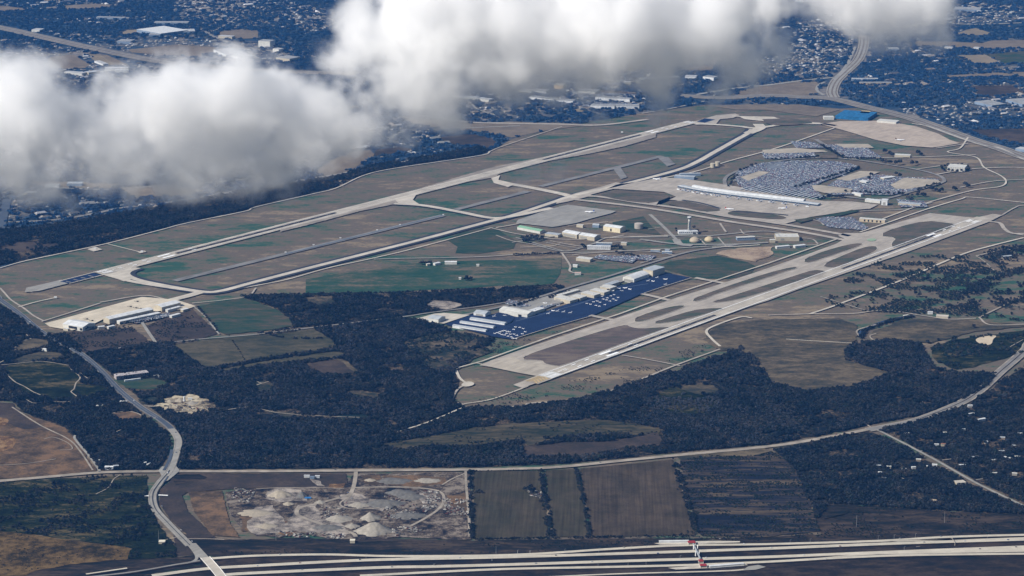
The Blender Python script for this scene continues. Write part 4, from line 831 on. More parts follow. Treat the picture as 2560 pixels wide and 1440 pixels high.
for p, m in [([(1125,600),(1180,575),(1230,572),(1300,600),(1290,620),(1190,636),(1130,636)], GREENF), ([(760,700),(870,678),(1000,660),(1130,655),(1400,645),(1410,690),(1400,712),(1180,722),(960,732),(760,735)], mat_land('meadow', [(0.016, 0.052, 0.040), (0.026, 0.062, 0.046), (0.040, 0.066, 0.050), (0.085, 0.082, 0.066), (0.130, 0.108, 0.088)], scales=(0.004, 0.02, 0.12), stretch=(.6, 1.5))),
    ([(1530,555),(1600,540),(1640,560),(1660,590),(1520,580)], GREENF), ([(1690,655),(1800,640),(1880,655),(1900,668),(1820,700),(1730,695),(1650,670)], GREENF), ([(2000,585),(2100,560),(2150,565),(2090,600)], ISLE)]:
    sheet('field', p, m, Z_LAND+.3, rough=26)
sheet('brown_plot', [(160,832),(330,820),(380,858),(300,872),(215,884)], BROWN, Z_FIELD, rough=4); sheet('brown_plot', [(365,815),(480,772),(545,835),(500,848),(390,858)], BROWN, Z_FIELD, rough=4)
sheet('quarry_apron', [(1160,1022),(1290,1018),(1300,1030),(1160,1030)], SCRUB, Z_CLEAR)
# ------------------------------------------------------------------ foreground: toll highway, overpass, fields, yard
def hw(name, p, w, base=Z_PAVE, m=None, sh=True):
    pts = path(p)
    if sh: ribbon('verge', pts, w+9, MEDIAN, Z_ROAD-.1)
    return ribbon(name, pts, w, m or ROADW, base)
sheet('highway_median', [(-60,1455),(400,1438),(520,1408),(640,1390),(990,1392),(1280,1388),(1705,1362),(2195,1353),(2640,1336),(2640,1500),(-60,1500)], MEDIAN, Z_FIELD, rough=3)
sheet('brown_margin', [(330,1400),(520,1385),(560,1392),(900,1376),(1200,1360),(1185,1352),(900,1345),(560,1350),(430,1330),(440,1370)], BROWN, Z_LAND, rough=3)
hw('highway_lane', [(525,1400),(640,1393),(815,1390),(990,1394),(1280,1391),(1530,1376),(1705,1367),(1920,1364),(2195,1356),(2370,1346),(2640,1339)], 14)
hw('highway_lane', [(380,1443),(512,1426),(640,1418),(890,1405),(1090,1400),(1280,1396),(1605,1386),(1920,1375),(2245,1362),(2640,1350)], 18)
hw('highway_lane', [(560,1441),(640,1436),(940,1423),(1090,1420),(1280,1415),(1605,1405),(1920,1396),(2195,1385),(2640,1368)], 18)
hw('highway_lane', [(900,1443),(1240,1427),(1530,1421),(1730,1416),(1920,1408),(2120,1397),(2295,1391),(2640,1387)], 14)
sheet('highway_merge', [(980,1396),(1120,1393),(1280,1392),(1280,1396),(1090,1400)], ROADW, Z_PAVE+.2)
sheet('highway_merge', [(2200,1355),(2640,1351),(2640,1344),(2400,1352),(2245,1358)], ROADW, Z_PAVE+.2) ; sheet('highway_merge', [(2050,1398),(2250,1380),(2400,1378),(2640,1372),(2640,1382),(2300,1388),(2195,1390)], ROADW, Z_PAVE+.2)
hw('frontage_road', [(1250,1452),(1530,1439),(1780,1432),(1855,1428),(1900,1420)], 8); sheet('toll_pad', [(1855,1430),(1870,1420),(1895,1416),(1915,1421),(1890,1428)], CONCG, Z_PAVE)
hw('frontage_road', [(-60,1470),(280,1440),(440,1415),(500,1405)], 8, m=ROADG); hw('frontage_road', [(215,1439),(318,1424)], 7)
for p in ([(430,1388),(450,1384)],): pass
sheet('toll_plaza', [(1650,1366),(1635,1362),(1660,1360),(1735,1357),(1790,1356),(1850,1357),(1850,1360),(1735,1364)], CONC2, Z_PAVE+.3)
sheet('toll_plaza', [(1670,1424),(1760,1417),(1860,1411),(1870,1417),(1780,1424),(1690,1428)], CONC2, Z_PAVE+.3)
# the country road and the narrow lane
road('country_road', [(-60,1210),(0,1205),(120,1195),(250,1184),(400,1181),(640,1181),(900,1179),(1170,1177),(1280,1175),(1400,1170),(1540,1156),(1690,1141),(1920,1119),(2050,1099),(2150,1080),(2190,1071)], 12, CONCG, Z_ROAD+.2, (7, DIRTR))
road('country_road', [(2170,1077),(2230,1066),(2300,1050),(2400,1010),(2450,978),(2500,932),(2560,880),(2640,800)], 26, ROADG, Z_ROAD+.3, (9, DIRTR)); road('median_strip', [(2300,1050),(2400,1010),(2450,978),(2500,932),(2560,880),(2640,800)], 3, MEDIAN, Z_PAVE)
road('country_lane', [(2185,1074),(2215,1088),(2330,1148),(2440,1210),(2560,1268),(2640,1306)], 9, CONCG, Z_ROAD+.25)
for p, w, m in [([(2178,1072),(2165,1060),(2175,1052),(2198,1045)], 5, DIRTR), ([(2300,1130),(2380,1121)], 4, CONCG), ([(2355,1153),(2420,1145)], 4, DIRTR), ([(2440,1202),(2485,1196)], 5, CONCG), ([(2240,1192),(2290,1182),(2375,1173)], 4, DIRTR), ([(2260,1200),(2240,1192)], 3, DIRTR), ([(2475,1036),(2540,1052)], 4, DIRTR), ([(2545,1252),(2600,1250)], 5, DIRTR), ([(2290,1370),(2300,1369)], 2, DIRTR)]:
    road('lane', p, w, m, Z_ROAD)
# curving highway
CH = [(-60,715),(0,752),(50,788),(110,836),(200,886),(250,928),(300,980),(350,1020),(400,1052),(428,1075),(446,1105),(438,1145),(424,1180),(398,1212),(382,1240),(388,1275),(420,1312),(475,1368)]
road('curving_highway', CH, 19, ROADD, Z_PAVE, (4, ROADG)); road('curving_highway_concrete', CH[9:], 21, CONCG, Z_PAVE+.3)
chp = path(CH); ribbon('road_median', [p for p in chp[:72]], 1.2, CONCG, Z_TOP, off=0); ribbon('road_median', [p for p in chp[104:]], 2.2, SHOULD, Z_TOP, off=0)
ribbon('road_line', chp, 0.9, CONC, Z_TOP, off=9); ribbon('road_line', chp, 0.9, CONC, Z_TOP, off=-9)
road('asphalt_patch', [(430,1128),(425,1150),(415,1172),(410,1180)], 9, ROADD, Z_TOP); road('asphalt_patch', [(420,1195),(410,1210)], 4, ROADD, Z_TOP)
road('slip_road', [(475,1368),(500,1395),(530,1400)], 10, CONCG, Z_PAVE-.2); road('slip_road', [(475,1368),(492,1395),(480,1408),(440,1415)], 8, CONCG, Z_PAVE-.2)
sheet('junction', [(405,1170),(440,1168),(450,1180),(436,1192),(420,1205),(392,1212),(404,1192),(396,1180)], CONCG, Z_PAVE+.2)
for p in ([(362,1243),(372,1243)], [(396,1241),(420,1242)]): road('drain_slab', p, 6, MARKW, Z_PAVE)
road('dirt_track', [(250,1180),(225,1145),(195,1110),(186,1095),(195,1088),(225,1082)], 7, CONCG, Z_ROAD)
for p, w in [([(-60,925),(5,906),(25,890),(38,878),(40,868),(52,857),(78,848)], 6), ([(-60,920),(60,909),(105,906),(150,912),(182,918),(178,925),(200,945),(190,960),(185,975),(178,982),(193,995),(183,1002)], 4), ([(5,925),(35,955),(60,968),(85,983),(108,992)], 4),
    ([(33,990),(60,998),(85,1010),(120,1006),(155,1007),(200,1005),(222,1000),(240,1007),(258,1015),(268,1030)], 3), ([(222,998),(250,985),(272,975)], 3), ([(272,1038),(300,1032),(330,1032),(352,1040),(360,1050),(355,1057),(385,1075),(400,1092)], 4),
    ([(190,920),(205,938),(225,950),(252,955)], 3), ([(250,1100),(290,1082),(350,1058)], 3), ([(58,830),(68,840),(78,850)], 3), ([(240,1238),(270,1222),(285,1200),(300,1190)], 3), ([(370,1019),(395,1018)], 6), ([(470,1350),(520,1350),(560,1352)], 3), ([(445,1345),(415,1352)], 3),
    ([(-60,1168),(60,1162),(140,1150)], 3), ([(30,1020),(100,1065),(170,1100),(200,1130),(232,1178)], 5), ([(110,1100),(135,1096),(170,1110),(180,1125),(150,1128)], 3), ([(640,955),(655,960),(675,955)], 4), ([(642,965),(655,960)], 5), ([(300,880),(215,888)], 3),
    ([(640,1022),(700,1035),(800,1042),(900,1046)], 4), ([(550,1030),(600,1022),(660,1015)], 4), ([(360,1015),(385,1018)], 4), ([(2284,862),(2300,885),(2330,922)], 4), ([(2520,872),(2560,850)], 3), ([(2305,992),(2308,1005),(2290,1016)], 2.5)]:
    road('dirt_track', p, w, DIRTR, Z_ROAD)
road('creek', [(1965,850),(2010,853),(2060,856),(2130,860)], 5, CONC2, Z_ROAD); road('creek', [(2148,842),(2156,830),(2185,815),(2230,800),(2285,791)], 14, WATER, Z_ROAD); hedge([(2152,848),(2160,828),(2230,803),(2285,792)], 14, 'dark brush along the winding creek on the right')
for px_, py_, nn_ in ((1960, 885, 0), (2040, 890, 0)): pass
sheet('pond', [(45,884),(70,878),(98,872),(102,878),(75,885),(50,889)], WATER, Z_CLEAR+.2, sm=1)
# ploughed fields
for nme, p, m in [('ploughed_field', [(1184,1180),(1350,1178),(1358,1230),(1372,1344),(1185,1350)], PLOUGH2), ('ploughed_field', [(1364,1177),(1440,1174),(1452,1225),(1474,1343),(1388,1344),(1376,1290)], PLOUGH2), ('ploughed_field', [(1450,1173),(1560,1163),(1682,1150),(1698,1210),(1738,1338),(1481,1344),(1468,1280)], PLOUGH),
    ('brown_field', [(440,1186),(865,1185),(870,1212),(820,1220),(640,1222),(560,1225),(470,1232),(455,1240),(470,1280),(540,1345),(480,1350),(425,1300),(398,1260),(400,1225),(425,1205)], BROWN), ('brown_field', [(470,1232),(555,1228),(562,1260),(575,1310),(600,1345),(530,1340),(485,1280)], EARTH)]:
    sheet(nme, p, m, Z_FIELD, rough=1.5)
# gravel and recycling yard
YD = [(562,1232),(640,1222),(760,1220),(865,1215),(880,1190),(890,1183),(905,1187),(1160,1182),(1176,1185),(1180,1350),(1150,1352),(1010,1345),(900,1352),(820,1348),(760,1336),(700,1345),(640,1340),(600,1320),(572,1280)]
sheet('yard_ground', YD, YARD, Z_FIELD+.2, rough=3)
for p, m in [([(668,1232),(690,1222),(715,1222),(750,1225),(770,1240),(765,1255),(700,1258),(665,1250)], GRAVEL), ([(640,1270),(680,1265),(700,1290),(720,1330),(640,1340),(615,1320)], GRAVEL), ([(735,1280),(745,1265),(790,1262),(800,1290),(850,1310),(880,1335),(840,1345),(760,1330),(700,1335)], GRAVEL),
    ([(905,1190),(950,1192),(960,1212),(920,1214),(905,1208)], EARTH), ([(960,1192),(1040,1190),(1110,1196),(1120,1210),(1040,1218),(970,1214)], EARTH), ([(1045,1230),(1085,1228),(1100,1245),(1090,1258),(1055,1260)], GRAVEL), ([(850,1240),(890,1235),(930,1250),(980,1255),(960,1280),(900,1270),(860,1265)], GRAVEL),
    ([(680,1295),(700,1300),(740,1320),(745,1332),(720,1342),(695,1338),(684,1320)], ORANGE), ([(600,1290),(640,1285),(635,1330),(605,1330)], EARTH), ([(770,1200),(800,1205),(815,1218),(790,1216)], GRAVEL), ([(820,1214),(865,1212),(862,1222),(825,1222)], ORANGE), ([(1120,1240),(1165,1235),(1172,1290),(1130,1290)], EARTH)]:
    sheet('gravel_patch', p, m, Z_CLEAR, rough=5)
for p, w in [([(890,1180),(888,1200),(882,1225),(870,1240),(830,1252),(790,1262),(755,1270),(742,1280),(748,1292),(790,1308),(840,1325),(880,1335),(890,1345)], 11), ([(884,1222),(960,1220),(1040,1222),(1095,1230),(1110,1248),(1100,1272),(1060,1300),(1010,1325),(980,1336)], 8), ([(1164,1178),(1166,1220),(1172,1290),(1174,1345)], 7), ([(1164,1185),(1130,1200),(1105,1215)], 5), ([(640,1225),(700,1222),(800,1222),(860,1224)], 4), ([(884,1222),(878,1240),(850,1262),(880,1275),(960,1272)], 5)]:
    road('dirt_track', p, w, DIRTR, Z_CLEAR+.5)
def cone_pile(px, py, r, h, m, label, ecc=1.0, ridge=0.0, name='gravel_pile'):
    g = G(px, py); rr = random.Random(int(px*7+py)); v = [(ridge*0.3, 0, h)]; f = []; n = 30; K = 8; gul = [math.sin(i*rr.choice((1, 1, 2))*.9)+rr.uniform(-1, 1) for i in range(30)]
    for k in range(1, K+1):
        t = k/K
        for i in range(n):
            a = 2*math.pi*i/n; q = r*t*(1+gul[i]*.13*t+rr.uniform(-.05, .05)); v.append((math.cos(a)*q*ecc+ridge*(1-t)*math.copysign(1, math.cos(a)), math.sin(a)*q, h*(1-t)**1.12+(rr.uniform(-.03, .03)*h if k < K else -0.5)))
    for i in range(n): f.append((0, 1+i, 1+(i+1) % n))
    for k in range(K-1):
        for i in range(n): a = 1+k*n; f.append((a+i, a+n+i, a+n+(i+1) % n, a+(i+1) % n))
    o = mobj(name, mesh(v, f), m, loc=(g.x, g.y, Z_CLEAR)); o.data.shade_smooth(); tag(o, label, 'pile', 'material piles in the recycling yard'); return o
PG = mat_plain('crushed_stone', (0.26, 0.235, 0.195), var=.2, scale=.12); PD = mat_plain('grey_rubble', (0.12, 0.115, 0.105), var=.25, scale=.1); PT = mat_plain('pale_sand_pile', (0.30, 0.26, 0.20), var=.15, scale=.12)
cone_pile(935, 1330, 36, 24, PG, 'large twin-peaked pale gravel cone, nearest to the highway', 1.3, 8)
cone_pile(925, 1298, 24, 17, PG, 'pale gravel cone just behind the twin-peaked cone', 1.1)
cone_pile(960, 1262, 34, 11, PD, 'wide low grey rubble mound at the middle of the yard', 1.5, 10)
cone_pile(898, 1265, 22, 8, PG, 'low tan mound beside the inner yard track', 1.3)
cone_pile(700, 1240, 26, 13, PT, 'pale flat-topped sand pile at the upper left of the yard', 1.2, 8)
cone_pile(755, 1243, 16, 15, PD, 'steep grey pile with the blue tarpaulin at its foot')
cone_pile(845, 1300, 26, 12, PG, 'tan mound inside the bend of the yard track', 1.3)
cone_pile(800, 1258, 14, 7, PG, 'small pale mound left of the yard entrance track'); cone_pile(1000, 1235, 26, 10, PD, 'dark grey rubble heap near the ring track', 1.5)
cone_pile(1030, 1245, 24, 9, PD, 'dark rubble heap left of the scrap circle', 1.4); cone_pile(880, 1318, 18, 8, PG, 'tan mound left of the twin-peaked cone')
cone_pile(1020, 1292, 26, 7, PD, 'long low dark heap right of the gravel cones', 1.8, 10); cone_pile(720, 1262, 14, 6, PT, 'small pale mound below the flat-topped sand pile')
cone_pile(640, 1285, 30, 7, PT, 'broad low sand mound at the left of the yard', 1.4, 6); cone_pile(820, 1322, 24, 6, PD, 'low grey spoil mound at the lower yard boundary', 1.6, 8); cone_pile(665, 1318, 22, 6, PT, 'low tan spoil mound beside the orange pit', 1.3); cone_pile(985, 1205, 26, 6, PD, 'flat dark spoil mound in the upper yard strip', 1.8, 10); cone_pile(1070, 1204, 22, 5, PG, 'flat tan spoil mound right in the upper yard strip', 1.6, 8); cone_pile(925, 1203, 14, 5, PT, 'small sandy mound right of the yard entrance', 1.2)
cone_pile(450, 1004, 16, 9, PT, 'pale pile beside the silo of the small batch plant', name='gravel_pile'); cone_pile(480, 1010, 18, 7, PG, 'grey pile right of the silo of the small batch plant'); cone_pile(425, 1006, 14, 6, PT, 'low pale pile left of the silo of the small batch plant')
tp_ = MB(); tp_.poly([(-9,-3),(9,-4),(8,4),(-7,3)], 0, 2.2); g = G(770, 1248)
tag(tp_.build('tarpaulin', [mat_plain('blue_tarpaulin', (0.03, 0.16, 0.40), rough=.5)], loc=(g.x, g.y, Z_CLEAR+.3)), 'bright blue tarpaulin cover at the foot of the grey pile', 'tarpaulin')
# debris: scrap, blocks and machines in the yard, each spot seen as pale or dark specks
SCR = mat_random('scrap', [(0.30, 0.28, 0.25), (0.12, 0.12, 0.12), (0.04, 0.04, 0.05), (0.22, 0.19, 0.16), (0.10, 0.04, 0.035), (0.45, 0.43, 0.39), (0.07, 0.065, 0.06)])
def scrapshape(i):
    rr = random.Random(i); mb = MB()
    for _ in range(5):
        x, y = rr.uniform(-2.5, 2.5), rr.uniform(-2, 2); a, b, c = rr.uniform(.6, 2.4), rr.uniform(.5, 1.2), rr.uniform(.6, 2.2); mb.poly([(x-a, y-b), (x+a, y-b*.7), (x+a*.8, y+b), (x-a*.9, y+b*.8)], 0, c)
    return mb.build('scrap_heap', [SCR])
proto_collection('scrap', [scrapshape(i) for i in range(5)])
for p, sp, lab in [([(1045,1228),(1095,1232),(1102,1250),(1092,1270),(1060,1284),(1055,1262),(1070,1248)], 5, 'ring of pale scrap and concrete blocks on the round yard'), ([(1105,1250),(1168,1250),(1172,1292),(1115,1290)], 6, 'rows of scrap and old vehicles at the right end of the yard'), ([(800,1268),(860,1272),(870,1300),(800,1300)], 8, 'blocks and plant parts inside the yard bend'), ([(590,1222),(640,1232),(620,1262),(575,1250)], 6, 'pallets and pipes at the left end of the yard'), ([(980,1322),(1040,1318),(1060,1330),(990,1342)], 5.5, 'reddish scrap row along the lower yard track'), ([(700,1330),(860,1338),(870,1350),(720,1346)], 7, 'rubble edge along the lower yard boundary'), ([(960,1240),(1050,1262),(1040,1300),(960,1300)], 9, 'dark debris on the middle of the yard'), ([(400,1003),(520,1003),(530,1028),(420,1030)], 11, 'rubble around the small batch plant'), ([(1320,1225),(1358,1232),(1356,1250),(1318,1240)], 5, 'white beehive-like boxes and junk under the lone trees')]:
    X, Y = pts_in(px2g(p), sp, (), 0.3, 30); scatter('scrap', X, Y, 'scrap', 0.6, 1.2, lab, 'scrap', z=Z_CLEAR+.3)

# overpass of the curving highway, a real raised deck
def deck(name, p, w, z, th, m, parent=None):
    pts = path(p); n = len(pts); v = []; f = []
    for i in range(n):
        t = (pts[min(i+1, n-1)]-pts[max(i-1, 0)]).normalized(); nn = Vector((-t.y, t.x))
        for s in (-1, 1):
            for zz in (z-th, z): q = pts[i]+nn*s*w/2; v.append((q.x, q.y, zz))
    for i in range(n-1):
        a = 4*i; b = 4*(i+1); f += [(a+1, b+1, b+3, a+3), (a, a+2, b+2, b), (a, b, b+1, a+1), (a+2, a+3, b+3, b+2)]
    f += [(0, 1, 3, 2), (4*n-4, 4*n-2, 4*n-1, 4*n-3)]
    return mobj(name, mesh(v, f), m, parent)
ov = empty('overpass', (0, 0, 0)); tag(ov, 'pale concrete overpass carrying the curving highway over the toll highway', 'bridge')
o = deck('deck', [(513,1398),(528,1415),(545,1435),(575,1475)], 24, 5.0, 1.4, CONC2, ov)
for s in (-11.6, 11.6):
    pts = path([(513,1398),(528,1415),(545,1435),(575,1475)]); pp = []
    for i in range(len(pts)):
        t = (pts[min(i+1, len(pts)-1)]-pts[max(i-1, 0)]).normalized(); pp.append(pts[i]+Vector((-t.y, t.x))*s)
    mb = MB()
    for a, b in zip(pp[:-1], pp[1:]): mb.tube((a.x, a.y, 5.5), (b.x, b.y, 5.5), .6, .6, 4)
    mb.build('parapet', [MARKW], ov)
for p in ((524,1413), (545,1436)):
    g = G(*p); mb = MB()
    for k in (-8, 0, 8): mb.tube((g.x+k, g.y, 0), (g.x+k, g.y, 3.6), .8, .8, 8)
    mb.build('pier', [CONC2], ov)
sheet('ramp', [(468,1362),(490,1362),(525,1400),(510,1402),(500,1397)], CONCG, Z_PAVE+.45)

# ------------------------------------------------------------------ buildings
def frame2(p1, p2):
    a = G(*p1); b = G(*p2); d = b-a; L = d.length; ang = math.atan2(d.y, d.x); return a, L, ang
NB = [0]
def building(name, label, cat, p1, p2, D, h, wall=PALEW, roof=WHITE, kind='flat', doors=(), windows=0, units=0, group=None, over=0.5, wmat=None):
    """p1-p2: foot of the wall towards the camera; D: depth away from it"""
    a, L, ang = frame2(p1, p2); e = empty(name, (a.x, a.y, Z_PAVE+.5), ang); tag(e, label, cat, group); rr = random.Random(int(p1[0]*3+p1[1])); NB[0] += 1
    w = MB(); w.box(0, L, 0, D, -4.2, h); r = MB()
    if kind == 'flat':
        r.box(-over, L+over, -over, D+over, h, h+.5)
    elif kind == 'parapet':
        r.box(.4, L-.4, .4, D-.4, h, h+.15); w.box(0, L, 0, .4, h, h+1); w.box(0, L, D-.4, D, h, h+1); w.box(0, .4, .4, D-.4, h, h+1); w.box(L-.4, L, .4, D-.4, h, h+1)
    elif kind in ('gable', 'gablex', 'arch'):
        long_x = (L >= D) if kind == 'gable' else (kind == 'gablex' or L >= D)
        n = 2 if kind != 'arch' else 8; rise = (D if long_x else L)*(.11 if kind != 'arch' else .16); W = D if long_x else L; T = L if long_x else D
        prof = []
        for i in range(n+1):
            t = i/n; prof.append((-over+(W+2*over)*t, h+.05+rise*((1-abs(2*t-1)) if n == 2 else math.sin(math.pi*t))))
        def ring(x):
            pr = prof+[(q[0], q[1]-.45) for q in prof[::-1]]
            return [(x, q[0], q[1]) if long_x else (q[0], x, q[1]) for q in pr]
        r.rings([ring(-over), ring(T+over)])
        gp = [(0, h)]+[(q[0], q[1]-.5) for q in prof[1:-1]]+[(W, h)]
        for x0, x1 in ((0, .3), (T-.3, T)): w.rings([[(x, q[0], q[1]) if long_x else (q[0], x, q[1]) for q in gp] for x in (x0, x1)])
    w.build('wall', [wall], e); rf = r.build('roof', [roof], e)
    for d0, d1, dh, dm in doors:
        m = MB(); m.box(L*d0, L*d1, -.35, 0.02, -2, h*dh); m.build('door', [dm], e)
    if windows:
        for k in range(windows):
            z0 = h*(k+.45)/windows; m = MB(); n = max(2, int(L/7))
            for i in range(n): m.box(L*(i+.25)/n, L*(i+.75)/n, -.3, .02, z0, z0+h*.28/windows)
            m.build('window_row', [wmat or GLASS], e)
    for k in range(units):
        x = L*rr.uniform(.1, .9); y = D*rr.uniform(.25, .75); s = rr.uniform(1, 2.2); m = MB(); m.box(x-s, x+s, y-s*.7, y+s*.7, h+.4, h+2.1); m.build('roof_unit', [UNIT], rf)
    return e
HB = 'hangars along the dark apron'
# military apron on the left
building('open_hangar', 'white ridged hangar with open dark front at the left end of the pale apron', 'hangar', (157,820), (207,829), 62, 10, PALEW, WHITE, 'gable', [(.3,.72,.75,DOOR),(.86,.98,.6,DOOR)])
building('long_hangar', 'very long white-roofed hangar, upper of the twin strips on the pale apron', 'hangar', (274,811), (384,786), 34, 13, CREAM, WHITE, 'gable', [(.05,.4,.6,DOORG),(.5,.9,.6,DOORG)])
building('annex', 'long low white annex in front of the very long hangar', 'annex', (300,812), (402,790), 18, 6, PALEW, WHITE, 'flat', windows=1, units=4)
building('hangar', 'white-roofed hangar with beige sides, nearest the taxiway on the pale apron', 'hangar', (405,780), (452,768), 40, 12, CREAM, WHITE, 'gable', [(.1,.9,.6,DOORG)])
building('workshop', 'white workshop in front of the hangar beside the taxiway', 'workshop', (420,782), (453,773), 12, 5, PALEW, WHITE, 'flat', units=2)
building('workshop', 'small white building below the car park of the pale apron', 'workshop', (430,797), (452,791), 12, 5, PALEW, WHITE, 'flat', windows=1)
building('workshop', 'white block at the right end of the pale apron', 'workshop', (458,782), (472,778), 12, 5, CREAM, WHITE, 'flat')
building('shed', 'small white shed right of the open hangar', 'shed', (246,824), (262,822), 12, 4, PALEW, WHITE, 'gable'); building('shed', 'low white shed left of the long annex', 'shed', (272,824), (288,820), 10, 4, PALEW, WHITE, 'flat')
building('shed', 'flat white shed in front of the open hangar', 'shed', (158,826), (170,828), 8, 3, CREAM, WHITE, 'flat')
building('school', 'long pink-grey flat building alone in the wood clearing by the curving highway', 'building', (291,950), (372,940), 26, 7, mat_plain('pink_grey_wall', (.34,.30,.29), var=.1), mat_sheet_metal('pale_pink_roof', (.44,.40,.39)), 'flat', windows=1, units=6)
building('shed', 'narrow white shed right of the long pink-grey building', 'shed', (384,945), (397,947), 10, 4, PALEW, WHITE, 'flat')
building('container_row', 'row of white containers in front of the pink-grey building', 'containers', (312,957), (352,952), 5, 3, WHITE, WHITE, 'flat')
# general aviation area
building('t_hangar', 'lowest and leftmost of the three long white t-hangars', 't-hangar', (1131,820), (1214,833), 15, 5, WHITE, GREYR, 'gable', windows=0)
building('t_hangar', 'middle one of the three long white t-hangars', 't-hangar', (1149,811), (1233,824), 15, 5, WHITE, GREYR, 'gable')
building('t_hangar', 'uppermost and longest of the three long t-hangars', 't-hangar', (1174,803), (1261,816), 19, 5.5, WHITE, GREYR, 'gable')
building('maintenance_hangar', 'grey square hangar on the pale yard left of the t-hangars', 'hangar', (1070,806), (1096,810), 45, 11, PALEW, GREYR, 'gablex', units=1)
building('shed', 'tiny dark-roofed shed left of the grey square hangar', 'shed', (1056,806), (1068,807), 9, 4, CREAM, GREYR, 'flat')
building('hangar', 'white hangar behind the uppermost t-hangar', 'hangar', (1184,791), (1213,795), 42, 9, WHITE, GREYR, 'gablex', [(.2,.8,.7,DOORG)])
building('hangar', 'big white hangar with one black open doorway beside the dark apron', 'hangar', (1248,784), (1318,797), 48, 10.5, PALEW, PALEW, 'gable', [(.68,.80,.55,DOOR)], group=HB)
building('lean_to', 'low white office wing at the right side of the big hangar', 'wing', (1326,789), (1362,778), 26, 6, PALEW, WHITE, 'flat', units=3)
building('hangar', 'grey flat hangar with dark doorway, left of the stepped hangar row', 'hangar', (1385,752), (1425,762), 38, 9, CREAM, PALEW, 'flat', [(.1,.4,.6,DOORG)], units=3, group=HB)
building('hangar', 'second flat hangar of the stepped row beside the dark apron', 'hangar', (1425,751), (1450,756), 38, 10, CREAM, PALEW, 'flat', [(.75,.98,.7,DOOR)], units=2, group=HB)
building('hangar', 'third flat hangar of the stepped row beside the dark apron', 'hangar', (1452,742), (1485,749), 36, 10, CREAM, PALEW, 'flat', units=2, group=HB)
building('hangar', 'fourth flat hangar of the stepped row, below the curved white roofs', 'hangar', (1475,735), (1510,742), 34, 10, CREAM, PALEW, 'flat', [(.2,.5,.6,DOORG)], units=2, group=HB)
building('hangar', 'fifth flat hangar, upper end of the stepped row beside the dark apron', 'hangar', (1500,727), (1525,732), 38, 11, CREAM, PALEW, 'flat', [(.7,.98,.7,DOOR)], group=HB)
building('terminal_office', 'low cream office behind the stepped hangar row', 'office', (1400,746), (1450,732), 16, 6, CREAM, PALEW, 'flat', windows=1, units=4)
building('office', 'grey office block between the stepped row and the curved roofs', 'office', (1520,722), (1550,712), 24, 7, CREAM, GREYR, 'gable', windows=1)
building('curved_hangar', 'broad hangar with curved white roof at the upper dark apron', 'hangar', (1557,704), (1585,709), 95, 12, PALEW, WHITE, 'arch', [(.1,.9,.6,DOORG)])
building('tall_hangar', 'tall beige box hangar with pale grey roof at the far end of the dark apron', 'hangar', (1607,690), (1632,695), 70, 22, CREAM, GREYR, 'flat', [(.1,.9,.75,mat_plain('beige_hangar_door',(.50,.45,.35),var=.05))])
# buildings of the old base
building('warehouse', 'cream warehouse with ribbed front standing alone on the brown grass', 'warehouse', (1508,577), (1550,583), 42, 14, mat_sheet_metal('bright_cream_cladding', (.66,.58,.40), pitch=9), WHITE, 'gable', [(.42,.5,.6,DOOR)])
building('old_hangar', 'left of the twin white-roofed old hangars with brown fronts', 'hangar', (1405,590), (1442,597), 46, 11, CREAM, WHITE, 'gable', [(.1,.9,.6,DOORG)]); building('old_hangar', 'right of the twin white-roofed old hangars with brown fronts', 'hangar', (1447,597), (1486,603), 44, 11, CREAM, WHITE, 'gable', [(.1,.5,.6,DOORG)])
building('green_shed', 'long low green-roofed building at the edge of the old base apron', 'building', (1293,574), (1350,585), 32, 6, PALEW, GREENR, 'gable'); building('shed', 'grey flat shed right of the green-roofed building', 'shed', (1362,590), (1395,594), 30, 5, CREAM, GREYR, 'flat', units=2)
building('bunker', 'small tan box building left of the domed bluish shed', 'building', (1441,568), (1457,570), 10, 6, CREAM, PALEW, 'flat'); building('shed', 'bluish arched shed between the tan box and the cream warehouse', 'shed', (1481,569), (1497,570), 22, 6, SLATE, GREYR, 'arch')
building('barracks', 'long white two-storey block between dark trees on the old base', 'barracks', (1468,624), (1526,625), 18, 8, WHITE, WHITE, 'flat', windows=2, units=2); building('barracks', 'narrow white block behind the long two-storey block', 'barracks', (1490,615), (1530,616), 12, 7, SLATE, PALEW, 'flat', windows=1)
building('shed', 'small cream flat hut right of the long two-storey block', 'hut', (1552,613), (1566,614), 12, 5, CREAM, PALEW, 'flat'); building('shed', 'grey flat hut beside the tiny car lot of the old base', 'hut', (1626,631), (1650,632), 12, 5, SLATE, CREAM, 'flat'); building('shed', 'low white hut right of the grey flat hut', 'hut', (1655,635), (1680,635), 10, 4, SLATE, WHITE, 'flat')
building('shed', 'grey small hut above the low white hut', 'hut', (1662,630), (1673,631), 9, 5, SLATE, GREYR, 'flat')
building('farmhouse', 'white long roof of the homestead on the green meadow', 'house', (1112,662), (1142,662), 16, 6, PALEW, WHITE, 'gable'); building('farm_shed', 'low pale shed left of the homestead roof', 'shed', (1088,665), (1102,662), 12, 4, PALEW, WHITE, 'flat'); building('farm_shed', 'small pale shed at the left end of the homestead', 'shed', (1068,666), (1076,665), 10, 4, CREAM, PALEW, 'gable')
building('building', 'pale flat building right of the meadow road on the old base', 'building', (1440,652), (1475,656), 30, 6, CREAM, PALEW, 'flat', units=3); building('cottage', 'small pink-roofed cottage at the end of the meadow road', 'cottage', (1437,688), (1452,688), 14, 4, PALEW, mat_plain('pink_roof', (.45,.32,.28)), 'gable'); building('cottage', 'small white cottage above the pink-roofed cottage', 'cottage', (1432,668), (1443,669), 12, 4, PALEW, WHITE, 'gable')
